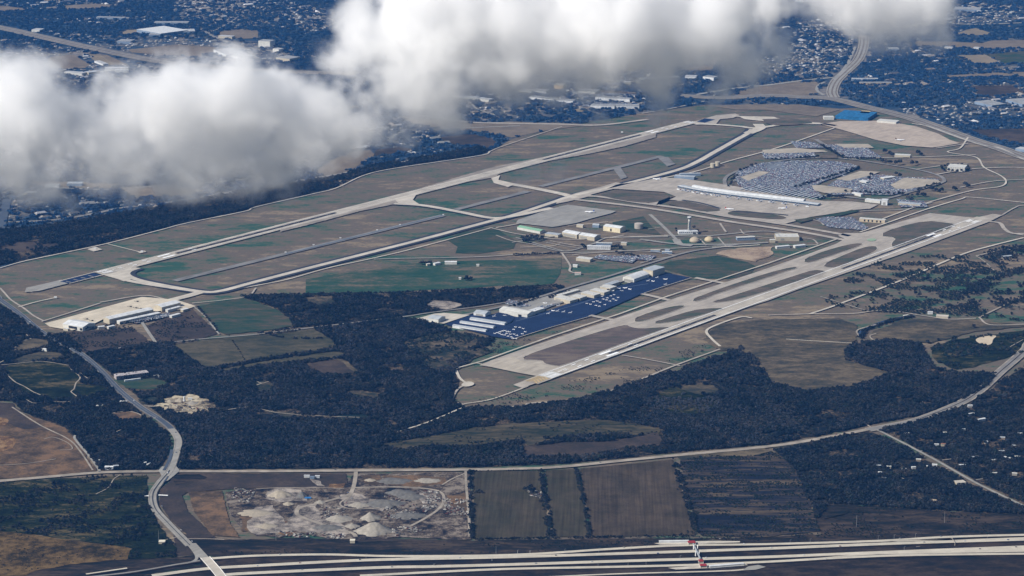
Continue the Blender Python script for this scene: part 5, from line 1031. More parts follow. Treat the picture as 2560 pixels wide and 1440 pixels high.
building('hut', 'tiny white hut below the homestead on the meadow', 'hut', (1147,700), (1153,700), 8, 4, PALEW, WHITE, 'gable'); building('hut', 'tiny white hut right of the homestead on the meadow', 'hut', (1191,667), (1198,667), 8, 4, PALEW, WHITE, 'gable')
building('cargo_building', 'long white-roofed building with parked vans right of the domed tanks', 'building', (1843,602), (1888,600), 18, 7, SLATE, PALEW, 'flat', windows=1)
building('flight_kitchen', 'broad cream building left of the round cul-de-sac near the taxiway cross', 'building', (1940,603), (1998,603), 60, 11, CREAM, PALEW, 'parapet', [(.2,.35,.6,DOORG)], units=8); building('hut', 'small cream cube left of the broad cream building', 'hut', (1925,607), (1938,607), 16, 6, CREAM, PALEW, 'flat'); building('shed', 'low pale shed row below the broad cream building', 'sheds', (1942,623), (1975,620), 14, 4, PALEW, WHITE, 'flat'); building('shed', 'low white shed right of the pale shed row', 'shed', (1988,621), (2015,618), 16, 4, PALEW, WHITE, 'flat')
building('fire_station', 'tan rental building with five dark bay doors', 'station', (2148,554), (2212,559), 22, 8, mat_plain('tan_wall', (.46,.38,.26), var=.06), PALEW, 'flat', [(.18,.24,.7,DOOR),(.33,.39,.7,DOOR),(.48,.54,.7,DOOR),(.66,.72,.7,DOOR),(.80,.86,.7,DOOR)], units=3)
building('cargo_hangar', 'white cube building with arched door at the right end of the terminal apron', 'building', (2203,513), (2218,514), 28, 16, WHITE, WHITE, 'flat', [(.3,.7,.5,DOORG)]); building('building', 'low oval-looking pale building left of the white cube building', 'building', (2162,505), (2200,509), 26, 6, PALEW, WHITE, 'flat', units=3); building('building', 'flat grey building among cars right of the white cube building', 'building', (2245,513), (2300,518), 30, 5, CREAM, GREYR, 'flat', units=5)
building('hotel', 'round-fronted pale hotel ringed by trees at the right of the car parks', 'hotel', (2368,427), (2412,430), 60, 14, PALEW, PALEW, 'parapet', windows=3, units=3)
building('office', 'slim white canopy building below the overflow car park', 'building', (2130,487), (2152,492), 14, 6, PALEW, WHITE, 'flat'); building('building', 'low white building between the car park blocks', 'building', (2210,452), (2238,448), 24, 6, CREAM, WHITE, 'flat'); building('building', 'white flat building with trees between the overflow lots', 'building', (2148,458), (2165,461), 24, 6, PALEW, WHITE, 'flat')
building('building', 'pale flat building beside the court near the tree-lined drive', 'building', (2236,393), (2275,395), 30, 6, CREAM, PALEW, 'flat'); building('building', 'grey long service building above the terminal', 'building', (1685,447), (1735,450), 32, 7, SLATE, GREYR, 'flat', units=6); building('building', 'second grey service building left of the fuel tanks', 'building', (1700,441), (1752,440), 18, 6, SLATE, GREYR, 'flat', units=4)
building('blue_building', 'huge bright blue roof at the far end of the cargo apron', 'warehouse', (2088,297), (2170,303), 165, 10, BLUER, BLUER, 'flat'); building('building', 'yellowish flat building behind the huge blue roof', 'building', (2150,290), (2172,291), 60, 10, CREAM, mat_plain('yellow_roof', (.62,.50,.26)), 'flat'); building('building', 'pale shed complex right of the huge blue roof', 'building', (2192,308), (2240,312), 50, 8, PALEW, PALEW, 'flat', units=3); building('building', 'pale low building left of the huge blue roof', 'building', (2060,300), (2085,300), 40, 8, PALEW, PALEW, 'flat')
# homes near the camera
building('farmhouse', 'white long farmhouse at the corner of the country road and the dirt track', 'house', (262,1176), (283,1176), 12, 5, WHITE, WHITE, 'gable', windows=1); building('shed', 'dark open shed attached right of the white farmhouse', 'shed', (284,1174), (297,1173), 9, 5, SLATE, GREYR, 'flat'); building('tank_hut', 'round-looking white hut above the farmhouse', 'hut', (247,1157), (253,1157), 6, 4, WHITE, WHITE, 'gable')
building('cottage', 'small white cottage between farmhouse and curving highway', 'cottage', (360,1164), (366,1164), 7, 4, WHITE, WHITE, 'gable'); building('cottage', 'tilted white mobile home by the curving highway', 'cottage', (371,1168), (377,1163), 5, 3.5, WHITE, WHITE, 'flat'); building('pump_house', 'small cream flat pump house beside the curving highway', 'hut', (397,1362), (412,1362), 14, 3, CREAM, mat_plain('cream_roof', (.62,.58,.47)), 'flat'); building('pump_house', 'cream flat block at the foot of the recycling yard', 'hut', (875,1359), (887,1359), 12, 3, CREAM, mat_plain('cream_roof', (.62,.58,.47)), 'flat')
building('house', 'white roofed house in the wood beside the winding dirt tracks', 'house', (300,1012), (317,1012), 12, 5, WHITE, WHITE, 'gable'); building('house', 'pale flat house left of the winding dirt track fork', 'house', (240,1022), (256,1022), 9, 4, CREAM, PALEW, 'flat'); building('barn', 'white barn between brown clearings by the dark pond', 'barn', (104,878), (117,880), 10, 4, PALEW, WHITE, 'gable')
building('shed', 'white dwelling row behind the brown field near the yard entrance', 'house', (760,1196), (774,1196), 5, 3.5, WHITE, WHITE, 'flat'); building('shed', 'bluish trailer left of the yard entrance', 'trailer', (775,1199), (786,1199), 5, 3.5, SLATE, SLATE, 'flat'); building('shed', 'white trailer right of the bluish trailer', 'trailer', (788,1197), (799,1197), 5, 3.5, WHITE, WHITE, 'flat')
building('water_works', 'flat pale works with two white boxes beside the brown meadow on the right', 'works', (2340,795), (2370,797), 22, 2.5, CREAM, CONC2, 'flat'); building('shed', 'white box on the flat pale works', 'shed', (2320,786), (2332,786), 8, 4, WHITE, WHITE, 'flat'); building('shed', 'small grey shed left of the flat pale works', 'shed', (2261,795), (2272,793), 7, 3, PALEW, PALEW, 'flat')
building('house', 'white farm roof right of the narrow lane', 'house', (2398,1170), (2414,1170), 8, 4, WHITE, WHITE, 'gable'); building('house', 'pale flat yard building left of the narrow lane', 'house', (2392,1215), (2415,1213), 20, 3.5, CREAM, CONC2, 'flat'); building('house', 'tan roofed house in the wood above the toll highway', 'house', (2328,1258), (2340,1259), 9, 4, CREAM, TANR, 'gable'); building('house', 'white trailer in the wood left of the narrow lane', 'trailer', (2255,1178), (2266,1178), 5, 3, WHITE, WHITE, 'flat'); building('house', 'white roofed cabin right of the country road', 'cabin', (2421,1042), (2436,1040), 8, 4, WHITE, WHITE, 'gable'); building('house', 'pair-gabled white house below the white roofed cabin', 'house', (2446,1056), (2464,1053), 8, 4, WHITE, WHITE, 'gable')
building('house', 'white trailer by the upper bend of the narrow lane', 'trailer', (2336,1117), (2347,1117), 5, 3, WHITE, WHITE, 'flat'); building('house', 'reddish roofed house beside the white trailer on the narrow lane', 'house', (2353,1117), (2364,1117), 7, 4, CREAM, mat_plain('rust_roof', (.24,.12,.08)), 'gable')
building('house', 'flat grey house at the right edge between perimeter roads', 'house', (2508,647), (2530,645), 12, 4, PALEW, GREYR, 'gable'); building('batch_shed', 'pale control shed of the small batch plant', 'shed', (470,1003), (480,1003), 6, 4, PALEW, WHITE, 'flat')
HP = 'small pale homes hidden in the right-hand woods'
for px, py in [(2190,1170),(2217,1173),(2195,1188),(2207,1202),(2280,1175),(2316,1172),(2330,1168),(2430,1150),(2442,1148),(2480,1157),(2505,1150),(2520,1152),(2538,1148),(2355,1088),(2405,1080),(2460,1110),(2500,1100),(2530,1120),(2500,1135),(2545,1090),(2420,1020) ,(2480,1190),(2530,1190),(2290,1155),(2260,1090)]:
    building('house', 'tiny pale roof among the trees of the wooded plots at the right', 'house', (px,py), (px+rng.uniform(8,13),py+rng.uniform(-1,1)), rng.uniform(6,9), 3.5, HWALL, rng.choice([WHITE, GREYR, PALEW]), 'gable', group=HP)
# far industrial buildings
FARW = mat_sheet_metal('weathered_far_roof', (0.50, 0.50, 0.49), pitch=8, var=.2)
FARP = mat_sheet_metal('weathered_far_roof_grey', (0.36, 0.36, 0.35), pitch=8, var=.25)
FI = 'long white warehouses beyond the airport'
for nme, lab, a, b, D, h, w_, r_ in [
 ('warehouse','huge white-roofed plant beside the far left woodland',(402,92),(470,83),230,14,SLATE,WHITE),('warehouse','narrow white roof right of the huge white-roofed plant',(452,85),(488,84),90,10,SLATE,FARW),('warehouse','pale flat factory left of the huge white-roofed plant',(372,93),(400,93),120,10,SLATE,FARP),('plant','low grey factory below the huge white-roofed plant',(292,109),(326,110),80,9,SLATE,FARP),
 ('warehouse','small white warehouse above the far left highway',(79,80),(99,81),60,9,PALEW,FARW),('warehouse','white-walled warehouse near the far highway, under the left cloud edge',(534,132),(566,145),110,14,WHITE,FARP),('warehouse','second white-walled warehouse right of it at the left cloud edge',(568,140),(596,150),90,12,WHITE,FARP),('office_block','tall pale office block alone at the edge of the far woodland',(646,118),(675,120),60,32,PALEW,FARP),('building','flat pale building right below the tall office block',(690,152),(724,156),90,14,CREAM,FARP),('building','white small towers below the tall office block',(682,130),(697,132),40,14,PALEW,FARW),
 ('warehouse','cream flat building left of the brown far field',(546,96),(580,98),40,10,CREAM,FARW),('shop','upper white strip roof below the far left highway',(262,178),(320,177),50,9,PALEW,FARW),('shop','lower white strip roof below the far left highway',(288,183),(322,182),40,9,PALEW,FARW),('shop','left white roof by the brown square field',(160,186),(205,190),40,9,PALEW,FARW),('shop','cream roof right of the left white roof',(222,188),(250,184),40,9,CREAM,FARW),('shed','white trailer row on the pale square lot',(236,157),(258,165),30,6,WHITE,FARW),
 ('warehouse','upper left white warehouse, nearest the cloud bank',(1298,234),(1328,236),60,11,PALEW,FARP),('warehouse','white-fronted warehouse right of the upper left one',(1330,234),(1365,236),60,11,WHITE,FARP),('warehouse','long white-fronted warehouse left of the pair',(1322,249),(1384,256),45,10,WHITE,FARP),('warehouse','white-fronted warehouse right end of the left pair',(1390,257),(1432,260),45,10,WHITE,FARP),('warehouse','pale flat-roofed store in the car lot behind the warehouses',(1446,234),(1488,237),70,10,PALEW,FARP),('warehouse','long white-fronted warehouse in the middle of the estate',(1488,250),(1574,256),40,11,WHITE,FARP),('warehouse','left of the two lowest white-fronted warehouses',(1476,271),(1536,273),40,11,WHITE,FARP),('warehouse','right of the two lowest white-fronted warehouses',(1539,272),(1598,272),40,11,WHITE,FARP),
 ('warehouse','very long thin white warehouse at the top of the estate',(1610,205),(1700,200),50,10,WHITE,FARP),('warehouse','white warehouse right of the very long thin one',(1712,199),(1740,200),50,12,WHITE,FARW),('warehouse','white warehouse block right end of the estate',(1757,200),(1784,203),50,14,WHITE,FARP),('store','cream cube store above the estate wood',(1560,214),(1577,214),40,12,CREAM,FARW),('store','grey cube store right of the cream cube store',(1590,212),(1602,212),40,12,CREAM,FARP),('store','orange and cream buildings behind the left warehouses',(1385,223),(1407,224),60,16,mat_plain('orange_cream_wall',(.62,.42,.20),var=.2,scale=.1),CREAM),
 ('warehouse','white sunlit strip roof below the middle cloud',(1130,249),(1190,252),50,8,PALEW,FARW),('warehouse','fainter strip roof right of the sunlit strip below the middle cloud',(1192,252),(1222,256),40,8,PALEW,FARW),('barn','white barn left of the pair below the left cloud',(113,471),(147,471),32,9,WHITE,FARW),('barn','grey-roofed barn right of the pair below the left cloud',(167,467),(205,467),36,9,SLATE,GREYR),('house','pale flat house left of the white barn under the cloud',(62,488),(88,489),34,6,CREAM,FARP),
 ('warehouse','white barn roof at the right far fields',(2360,124),(2380,125),40,8,PALEW,FARW),('warehouse','white shed right of the dark far grove',(2432,125),(2446,126),40,8,PALEW,FARW),('warehouse','long pale roof right of the far interchange',(2150,213),(2230,213),30,8,TANR,FARP),('warehouse','white strip roof above the long pale roof by the interchange',(2130,203),(2195,203),25,8,SLATE,FARW),('warehouse','stacked pale roofs just below the right cloud',(2222,128),(2248,128),60,8,SLATE,FARP),('warehouse','large pale slanted roof at the far right edge',(2514,255),(2556,268),110,9,SLATE,FARP),('warehouse','large pale slanted roof left of the far right edge',(2436,260),(2480,270),90,8,SLATE,FARP),('warehouse','white cluster roof in the far top right',(1990,10),(2010,10),90,9,SLATE,FARW),
 ('warehouse','white-striped roof at the right picture edge below the highway',(2538,378),(2600,386),50,8,SLATE,FARW),('warehouse','pale broad roof group at the far top right',(2385,28),(2450,30),110,8,SLATE,FARP),('warehouse','tan roof building under the left-centre far woods',(110,4),(150,4),90,8,TANR,TANR),('works','white thin roof in the woods near the top left',(240,48),(310,50),40,8,SLATE,FARP),('works','pale roof group along the far top left road',(385,62),(470,62),60,8,SLATE,FARP),('house','white long roof in the woods right of the interchange',(2256,262),(2264,262),20,6,WHITE,FARW)]:
    building(nme, lab, 'warehouse' if nme == 'warehouse' else nme.replace('_', ' '), a, b, D, h, w_, r_, 'flat', group=FI if 'white-fronted' in lab else None)
# tanks, tower, terminal
def cyl(name, px, py, r, h, m, label, cat, top=None, dome=0.0):
    g = G(px, py); e = empty(name, (g.x, g.y, Z_PAVE)); tag(e, label, cat); mb = MB(); mb.tube((0, 0, -1.5), (0, 0, h), r, r, 24); mb.build('shell', [m], e)
    t = MB(); n = 24; rings = [[(math.cos(2*math.pi*i/n)*q, math.sin(2*math.pi*i/n)*q, z) for i in range(n)] for q, z in ((r*1.02, h), (r*.8, h+r*(.08+dome*.35)), (r*.4, h+r*(.14+dome*.55)), (r*.05, h+r*(.16+dome*.62)))]
    t.rings(rings); t.build('roof', [top or m], e); return e
cyl('water_tank', 1782, 420, 11, 16, CREAM, 'left cream fuel tank above the terminal apron', 'tank'); cyl('water_tank', 1794, 416, 11, 16, CREAM, 'right cream fuel tank above the terminal apron', 'tank')
cyl('round_building', 1597, 572, 17, 17, mat_plain('tan_grey_shell', (.34,.31,.27), var=.1), 'squat grey-tan round water tank standing on the grass of the old base', 'tank')
cyl('dome', 1737, 605, 20, 3, mat_plain('tan_dome', (.36,.30,.22), var=.08), 'left of the two low tan storage domes below the control tower', 'dome', dome=.8); cyl('dome', 1773, 603, 18, 3, mat_plain('yellow_dome', (.44,.36,.23), var=.08), 'right yellower one of the two low storage domes', 'dome', dome=.8)
cyl('silo', 461, 1006, 3, 14, WHITE, 'slim white silo of the small batch plant in the wood', 'silo')
g = G(1723, 583); tw = empty('control_tower', (g.x, g.y, Z_PAVE)); tag(tw, 'tall pale control tower with glass cab on the middle of the airfield', 'control tower')
mb = MB(); mb.tube((0, 0, -1.5), (0, 0, 50), 5.6, 4.4, 12); mb.tube((0, 0, 50), (0, 0, 54), 4.6, 7.6, 12); mb.build('shaft', [PALEW], tw)
mb = MB(); mb.tube((0, 0, 54), (0, 0, 58.5), 7.2, 8.4, 12); mb.build('cab', [GLASS], tw); mb = MB(); mb.tube((0, 0, 58.5), (0, 0, 60.5), 8.9, 7.2, 12); mb.tube((0, 0, 60.5), (0, 0, 67), .3, .15, 6); mb.build('roof', [WHITE], tw)
for k in (-3.2, 0, 3.2): mb = MB(); mb.box(k-.5, k+.5, -5.9, -5.2, 4, 44); mb.build('window_strip', [GLASS], tw)
building('tower_base', 'low white base building around the foot of the control tower', 'building', (1697,587), (1745,586), 30, 7, WHITE, WHITE, 'flat', windows=1, units=3)
# terminal: a long bowed hall with a white roof, a lower blue-grey concourse and jet bridges
ter = empty('terminal', (0, 0, 0)); tag(ter, 'very long bowed airport terminal with bright white curved roof', 'terminal')
TL = path([(1694,471),(1745,481),(1810,490.5),(1880,499),(1960,508),(2044,518)])
def swept(pts, prof, name, m, parent):
    v = []; f = []; n = len(pts); k = len(prof)
    for i in range(n):
        t = (pts[min(i+1, n-1)]-pts[max(i-1, 0)]).normalized(); nn = Vector((-t.y, t.x))
        for d, z in prof: q = pts[i]+nn*d; v.append((q.x, q.y, z))
    for i in range(n-1):
        for j in range(k): f.append((i*k+j, (i+1)*k+j, (i+1)*k+(j+1) % k, i*k+(j+1) % k))
    f += [tuple(range(k))[::-1], tuple((n-1)*k+j for j in range(k))]
    return mobj(name, mesh(v, f), m, parent)
swept(TL, [(0, 0), (30, 0), (30, 11), (0, 11)], 'concourse_wall', SLATE, ter); swept(TL, [(-1.5, 11), (14, 11), (14, 11.7), (-1.5, 11.7)], 'concourse_roof', WHITE, ter); swept(TL, [(14, 11), (31, 11), (31, 11.4), (14, 11.4)], 'concourse_terrace', GREYR, ter)
swept(TL[4:-4], [(26, 11.5), (26, 15), (33, 17.2), (42, 17.6), (50, 16), (50, 0), (48, 0), (48, 11.5)], 'hall_roof', WHITE, ter); swept(TL, [(-.6, 5), (0, 5), (0, 9), (-.6, 9)], 'window_band', GLASS, ter)
for k in range(14):
    i = 2+int(k*(len(TL)-5)/13); t = (TL[i+1]-TL[i]).normalized(); nn = Vector((t.y, -t.x)); a = TL[i]; b = a+nn*30+t*rng.uniform(-4, 4); c = b+t*14
    mb = MB(); mb.tube((a.x, a.y, 5.5), (b.x, b.y, 5.2), 1.9, 1.9, 6); mb.tube((b.x, b.y, 5.2), (c.x, c.y, 5), 2.1, 2.4, 6); mb.tube((b.x, b.y, 0), (b.x, b.y, 4.5), .7, .7, 6); mb.build('jet_bridge', [WHITE], ter)
# covered parking roofs and parked cars
for k in range(17):
    a = 1850+k*11.5; g0 = G(a, 478+k*1.55); 
    o = MB(); L = 120 if k < 12 else 95; o.box(0, L, -3.2, 3.2, 3.0, 3.3)
    for s in (8, L/2, L-8): o.box(s-.3, s+.3, -.3, .3, -1, 3.0)
    ob = o.build('car_shelter', [GREYR], loc=(g0.x, g0.y, Z_PAVE), rz=math.radians(52)); tag(ob, 'pale covered parking strip in front of the bowed terminal', 'car shelter', 'covered parking strips behind the terminal')
LOTM = mat_paving('lot_asphalt', (0.13, 0.145, 0.165), joint=0.05)
CARC = mat_random('car_paint', [(0.45,0.47,0.50),(0.20,0.22,0.25),(0.04,0.05,0.06),(0.60,0.62,0.64),(0.09,0.11,0.16),(0.18,0.05,0.05),(0.07,0.11,0.22),(0.30,0.30,0.28),(0.05,0.06,0.08)], 0.35)
TYRE = mat_plain('tyre', (0.02, 0.02, 0.02))
def car_mb(L=4.6, W=1.85, H=1.45):
    mb = MB(); hw_ = W/2
    prof = [(-L/2, .35), (-L/2, .85), (-L*.42, .95), (-L*.28, H), (L*.12, H), (L*.26, .98), (L*.46, .85), (L/2, .6), (L/2, .35)]
    mb.rings([[(x, s, z) for x, z in prof] for s in (-hw_, hw_)])
    return mb
def car_glass():
    mb = MB()
    for s in (-.95, .92): mb.box(-1.15, .6, s, s+.03, .98, 1.32)
    mb.poly([(.55, -.75), (1.1, -.8), (1.1, .8), (.55, .75)], 1.2, 1.25); return mb
def wheel_mb(x, y):
    mb = MB(); mb.tube((x, y-.12, .32), (x, y+.12, .32), .33, .33, 10); return mb
def pr():
    mb = car_mb(); 
    return mb.build('parked_car_mass', [CARC])
proto_collection('car', [pr() for _ in range(2)])
LOTS = [([(1836,440),(1850,425),(1900,410),(1990,404),(2080,405),(2118,410),(2150,420),(2105,440),(2060,455),(2030,470),(2062,498),(1960,488),(1870,478),(1845,466)], RWA, .86),
 ([(2050,478),(2110,440),(2150,435),(2260,445),(2350,450),(2300,475),(2230,490),(2160,488),(2080,490)], RWA, .55), ([(2040,550),(2060,545),(2130,545),(2172,572),(2155,578),(2070,570)], RWA+.3, .9), ([(2060,365),(2150,362),(2205,395),(2120,396)], RWA, .75), ([(1905,385),(1935,376),(2030,378),(2040,392),(1960,400),(1910,398)], RWA, .6), ([(1975,355),(2035,358),(2060,372),(1990,372)], RWA, .5),
 ([(1610,640),(1640,642),(1625,655),(1580,650),(1560,642)], RWA, .8), ([(1500,640),(1600,645),(1580,660),(1480,648)], RWA, .5), ([(320,806),(420,784),(430,792),(340,812)], .2, .8), ([(1345,770),(1390,762),(1500,724),(1495,733),(1400,760),(1350,780)], RWA, .5), ([(2240,500),(2310,505),(2320,520),(2250,520)], RWA, .6), ([(1330,250),(1600,262),(1590,272),(1440,268)], .2, .5), ([(1270,750),(1330,768),(1300,772),(1262,762)], RWA, .5), ([(1430,230),(1590,238),(1570,248),(1420,244)], .2, .4)]
TANLOT = mat_paving('tan_lot', (0.33, 0.29, 0.23), joint=0.05)
TANP = []
for p in ([(2225,465),(2260,447),(2345,452),(2352,458),(2330,465),(2270,475),(2240,475)], [(2090,450),(2150,430),(2200,432),(2180,440),(2120,455)], [(2028,466),(2050,465),(2130,475),(2130,485),(2060,485),(2035,478)], [(1905,377),(1990,372),(2060,378),(2070,382),(1960,386),(1910,386)], [(2085,362),(2170,362),(2185,372),(2110,372)], [(1850,445),(1900,430),(1925,433),(1870,455)]): sheet('empty_lot', p, TANLOT, Z_PAVE+.5); TANP.append(px2g(p))
sheet('green_field', [(2062,380),(2090,380),(2095,398),(2050,397)], ISLE, Z_PAVE)
AX, AY, AA = [], [], []
for p, ang, dens in LOTS:
    wp = px2g(p); sheet('car_park', p, LOTM, Z_PAVE+.3); cx = sum(q[0] for q in wp)/len(wp); cy = sum(q[1] for q in wp)/len(wp); R_ = 700
    u = np.array([math.cos(ang), math.sin(ang)]); v_ = np.array([-u[1], u[0]])
    i, j = np.meshgrid(np.arange(-R_/2.8, R_/2.8), np.arange(-int(R_/9), int(R_/9))); i = i.ravel(); j = j.ravel()
    off = (j//2)*18.0+(j % 2)*5.4; X = cx+u[0]*i*2.8+v_[0]*off; Y = cy+u[1]*i*2.8+v_[1]*off
    k = inpoly(X, Y, wp)
    for q_ in TANP: k &= ~inpoly(X, Y, q_)
    X, Y = X[k], Y[k]; k = (nrg.random(len(X)) < dens) & (fbm(X, Y, 80) > .28); AX.append(X[k]); AY.append(Y[k]); AA.append(np.full(k.sum(), ang+math.pi/2))
AX = np.concatenate(AX); AY = np.concatenate(AY); AA = np.concatenate(AA); o = np.argsort(AY); AX, AY, AA = AX[o], AY[o], AA[o]
NC = 240
for a0 in sorted(set(AA[NC:])):
    k = AA[NC:] == a0; scatter('parked_cars', AX[NC:][k], AY[NC:][k], 'car', 1.0, 1.12, 'mass of cars parked in long rows around the terminal', 'cars', z=Z_PAVE+.5, aligned=a0)
def make_car(i):
    e = empty('car', (0, 0, 0)); car_mb().build('body', [CARC], e); car_glass().build('window', [GLASS], e)
    for x in (-1.4, 1.4):
        for y in (-.8, .8): wheel_mb(x, y).build('wheel', [TYRE], e)
    return e
car0 = make_car(0)
def copy_tree(o, parent=None):
    c = o.copy(); COL.objects.link(c); c.parent = parent
    for ch in list(o.children): copy_tree(ch, c)
    return c
small_car = car_mb().build('parked_car', [CARC]); fc = True
for x, y, a in zip(AX[:NC], AY[:NC], AA[:NC]):
    if fc: c = small_car; fc = False
    else: c = small_car.copy(); COL.objects.link(c)
    c.location = (x, y, Z_PAVE+.6); c.rotation_euler.z = a; px, py = PN(x, y); s = 1.05; c.scale = (s, s, s)
    where = 'on the lot of the pale military apron' if px < 700 else ('behind the hangars of the dark apron' if py > 700 else 'on the small lots of the old base')
    tag(c, 'tiny car parked '+where, 'car', 'cars parked '+where)
used = False
def carat(px, py, ang, label, z=Z_PAVE+.6, s=1.15, grp='vehicles on the roads'):
    global used
    c = car0 if not used else copy_tree(car0); used = True; g = G(px, py); c.location = (g.x, g.y, z); c.rotation_euler.z = ang; c.scale = (s, s, s); tag(c, label, 'car', grp)
for px, py, a, lab in [(750,1412,.03,'dark car on the second lane strip, left of the light pole'),(755,1429,3.1,'dark car on the third lane strip below the left one'),(644,1419,.05,'dark car near the overpass on the second lane strip'),(1645,1388,.03,'dark car left of the toll footbridge'),(1860,1364,.03,'white van on the upper carriageway right of the toll footbridge'),(2352,1345,.05,'pale truck on the top carriageway near the sign gantry'),(1766,1399,.02,'dark vehicle right of the lower toll pylons'),(2412,1357,3.1,'dark car right of the sign gantry'),(1928,1374,.02,'pale car at the right of the second lane strip'),(105,828,-.8,'white car on the upper curving highway'),(145,861,-.8,'white car on the curving highway below the pale apron'),(308,976,-.8,'bright white car on the curving highway by the wood'),(248,1183,.05,'white pickup on the country road by the farmhouse'),(838,1178,.0,'pale truck on the country road above the yard'),(480,1358,-.9,'dark car near the overpass on the curving highway'),(405,1270,-1.2,'dark car in the bend of the curving highway'),(420,1187,1.3,'dark car waiting at the country road junction'),(2400,1020,.9,'dark car on the wide part of the country road'),(2485,962,.9,'dark car further up the wide part of the country road'),(1800,1352,.0,'white truck parked above the toll canopy'),(1650,1357,.0,'white pickup parked left of the upper toll canopy'),(870,1236,.6,'dark truck at the yard entrance'),(850,1247,.4,'dark loader on the yard entrance track'),(880,1250,.2,'white truck in the middle of the yard'),(820,1250,.0,'white lorry beside the yard track'),(866,1262,1.2,'dark digger beside the tan mound')]:
    carat(px, py, a, lab)
for px, py in [(900,1404),(1150,1399),(1390,1393),(2100,1370),(2310,1360),(2520,1354),(980,1422),(1340,1413),(1480,1409),(2010,1392),(2450,1377),(2540,1372),(700,1391),(1560,1373),(2250,1351),(75,808),(175,876),(335,1005),(388,1048),(440,1085),(441,1135),(452,1330),(1500,1160),(2090,1090),(2250,1062),(2520,915)]: carat(px, py, .03 if py > 1350 else (-.8 if px < 420 else .2), 'small vehicle driving on '+('the toll highway' if py > 1345 else 'the curving highway' if px < 500 else 'the country road'), grp='vehicles driving on '+('the toll highway' if py > 1345 else 'the curving highway' if px < 500 else 'the country road'))
# ------------------------------------------------------------------ aircraft
def fuselage(L, r, n=12, nose=.12, tail=.3, z=0):
    ks = [(-.5, .02), (-.49, .35), (-.46, .65), (-.5+nose, 1), (.5-tail, 1), (.38, .62), (.5, .12)]
    return [[(-k*L, math.cos(2*math.pi*i/n)*r*q, z+math.sin(2*math.pi*i/n)*r*q+(1-q)*r*(.6 if k > 0 else -.1)) for i in range(n)] for k, q in ks]
def wing(x0, x1, y0, y1, sw, tc, z, th, mb, dih=0.0):
    for s in (-1, 1):
        a = [(x0, s*y0, z), (x0-x1, s*y0, z)]; b = [(x0-sw, s*y1, z+dih), (x0-sw-tc, s*y1, z+dih)]
        mb.rings([[(p[0], p[1], p[2]), (q[0], q[1], q[2]), (q[0], q[1], q[2]+th), (p[0], p[1], p[2]+th)] for p, q in (a, b)])
AWHITE = mat_plain('aircraft_white', (0.82, 0.82, 0.82), rough=.35, spec=.4); AGREY = mat_plain('wing_grey', (0.52, 0.54, 0.56), rough=.4)
TAILM = [mat_plain('tail_blue', (0.03, 0.08, 0.30)), mat_plain('tail_red', (0.42, 0.06, 0.03)), mat_plain('tail_brown', (0.10, 0.045, 0.02)), AWHITE]
def airliner(tail, fus=AWHITE):
    e = empty('airliner', (0, 0, 0)); mb = MB(); mb.rings(fuselage(36, 2.0, z=3.2)); mb.build('fuselage', [fus], e).data.shade_smooth()
    mb = MB(); wing(4, 6.5, 1.6, 16.5, 9, 1.8, 2.4, .5, mb, 1.2); mb.build('wing', [AGREY], e); mb = MB(); wing(-14.5, 3, .5, 6, 3.5, 1.4, 3.8, .3, mb); mb.build('tailplane', [AGREY], e)
    mb = MB(); mb.rings([[(-12, -.2, 4.6), (-17.5, -.2, 4.6), (-17.5, .2, 4.6), (-12, .2, 4.6)], [(-15.8, -.15, 11), (-18.3, -.15, 11), (-18.3, .15, 11), (-15.8, .15, 11)]]); mb.build('tail_fin', [tail], e)
    for s in (-1, 1): mb = MB(); mb.tube((3.6, s*5.6, 1.6), (-.2, s*5.6, 1.6), 1.05, .8, 10); mb.build('engine', [AWHITE], e)
    for x, y in ((12, 0), (-1, 2.4), (-1, -2.4)): mb = MB(); mb.tube((x, y, 0), (x, y, 1.6), .3, .3, 6); mb.build('landing_gear', [STEEL], e)
    return e
liners = [airliner(t) for t in TAILM[:3]]
def put(e, px, py, ang, label, cat='airliner', grp=None, z=Z_PAVE+.4, s=1.0, off=None):
    g = G(px, py)
    if off: g = g+off
    e.location = (g.x, g.y, z); e.rotation_euler.z = ang; e.scale = (s, s, s); tag(e, label, cat, grp)
nl = [0]
def newliner(k):
    if nl[0] < 3 and k == nl[0]: nl[0] += 1; return liners[k]
    return copy_tree(liners[k])
put(newliner(0), 1642, 452, 2.9, 'small white jet parked alone at the upper left corner of the terminal apron')
put(newliner(1), 1824, 527, -.15, 'dark airliner with orange tail taxiing on the connector below the terminal')
put(newliner(2), 2250, 354, .1, 'white freighter with dark brown tail on the large cargo apron', s=1.2)
put(newliner(0), 1474, 534, 3.1, 'white airliner parked alone on the old grey apron', s=1.05)
put(newliner(0), 1956, 525, 3.1, 'white airliner taxiing in front of the terminal, right of its middle')
for k in range(12):
    i = 3+int(k*(len(TL)-7)/11.5); t = (TL[i+1]-TL[i]).normalized(); nn = Vector((t.y, -t.x)); p = TL[i]+nn*31+t*18
    c = copy_tree(liners[rng.choice((0, 0, 1))]); c.location = (p.x, p.y, Z_PAVE+.4); c.rotation_euler.z = math.atan2(-nn.y, -nn.x); c.scale = (.95,)*3
    ordn = ['first', 'second', 'third', 'fourth', 'fifth', 'sixth', 'seventh', 'eighth', 'ninth', 'tenth', 'eleventh', 'twelfth'][k]
    tag(c, f'{ordn} airliner from the left docked nose-in at the terminal', 'airliner', 'airliners docked at the terminal')
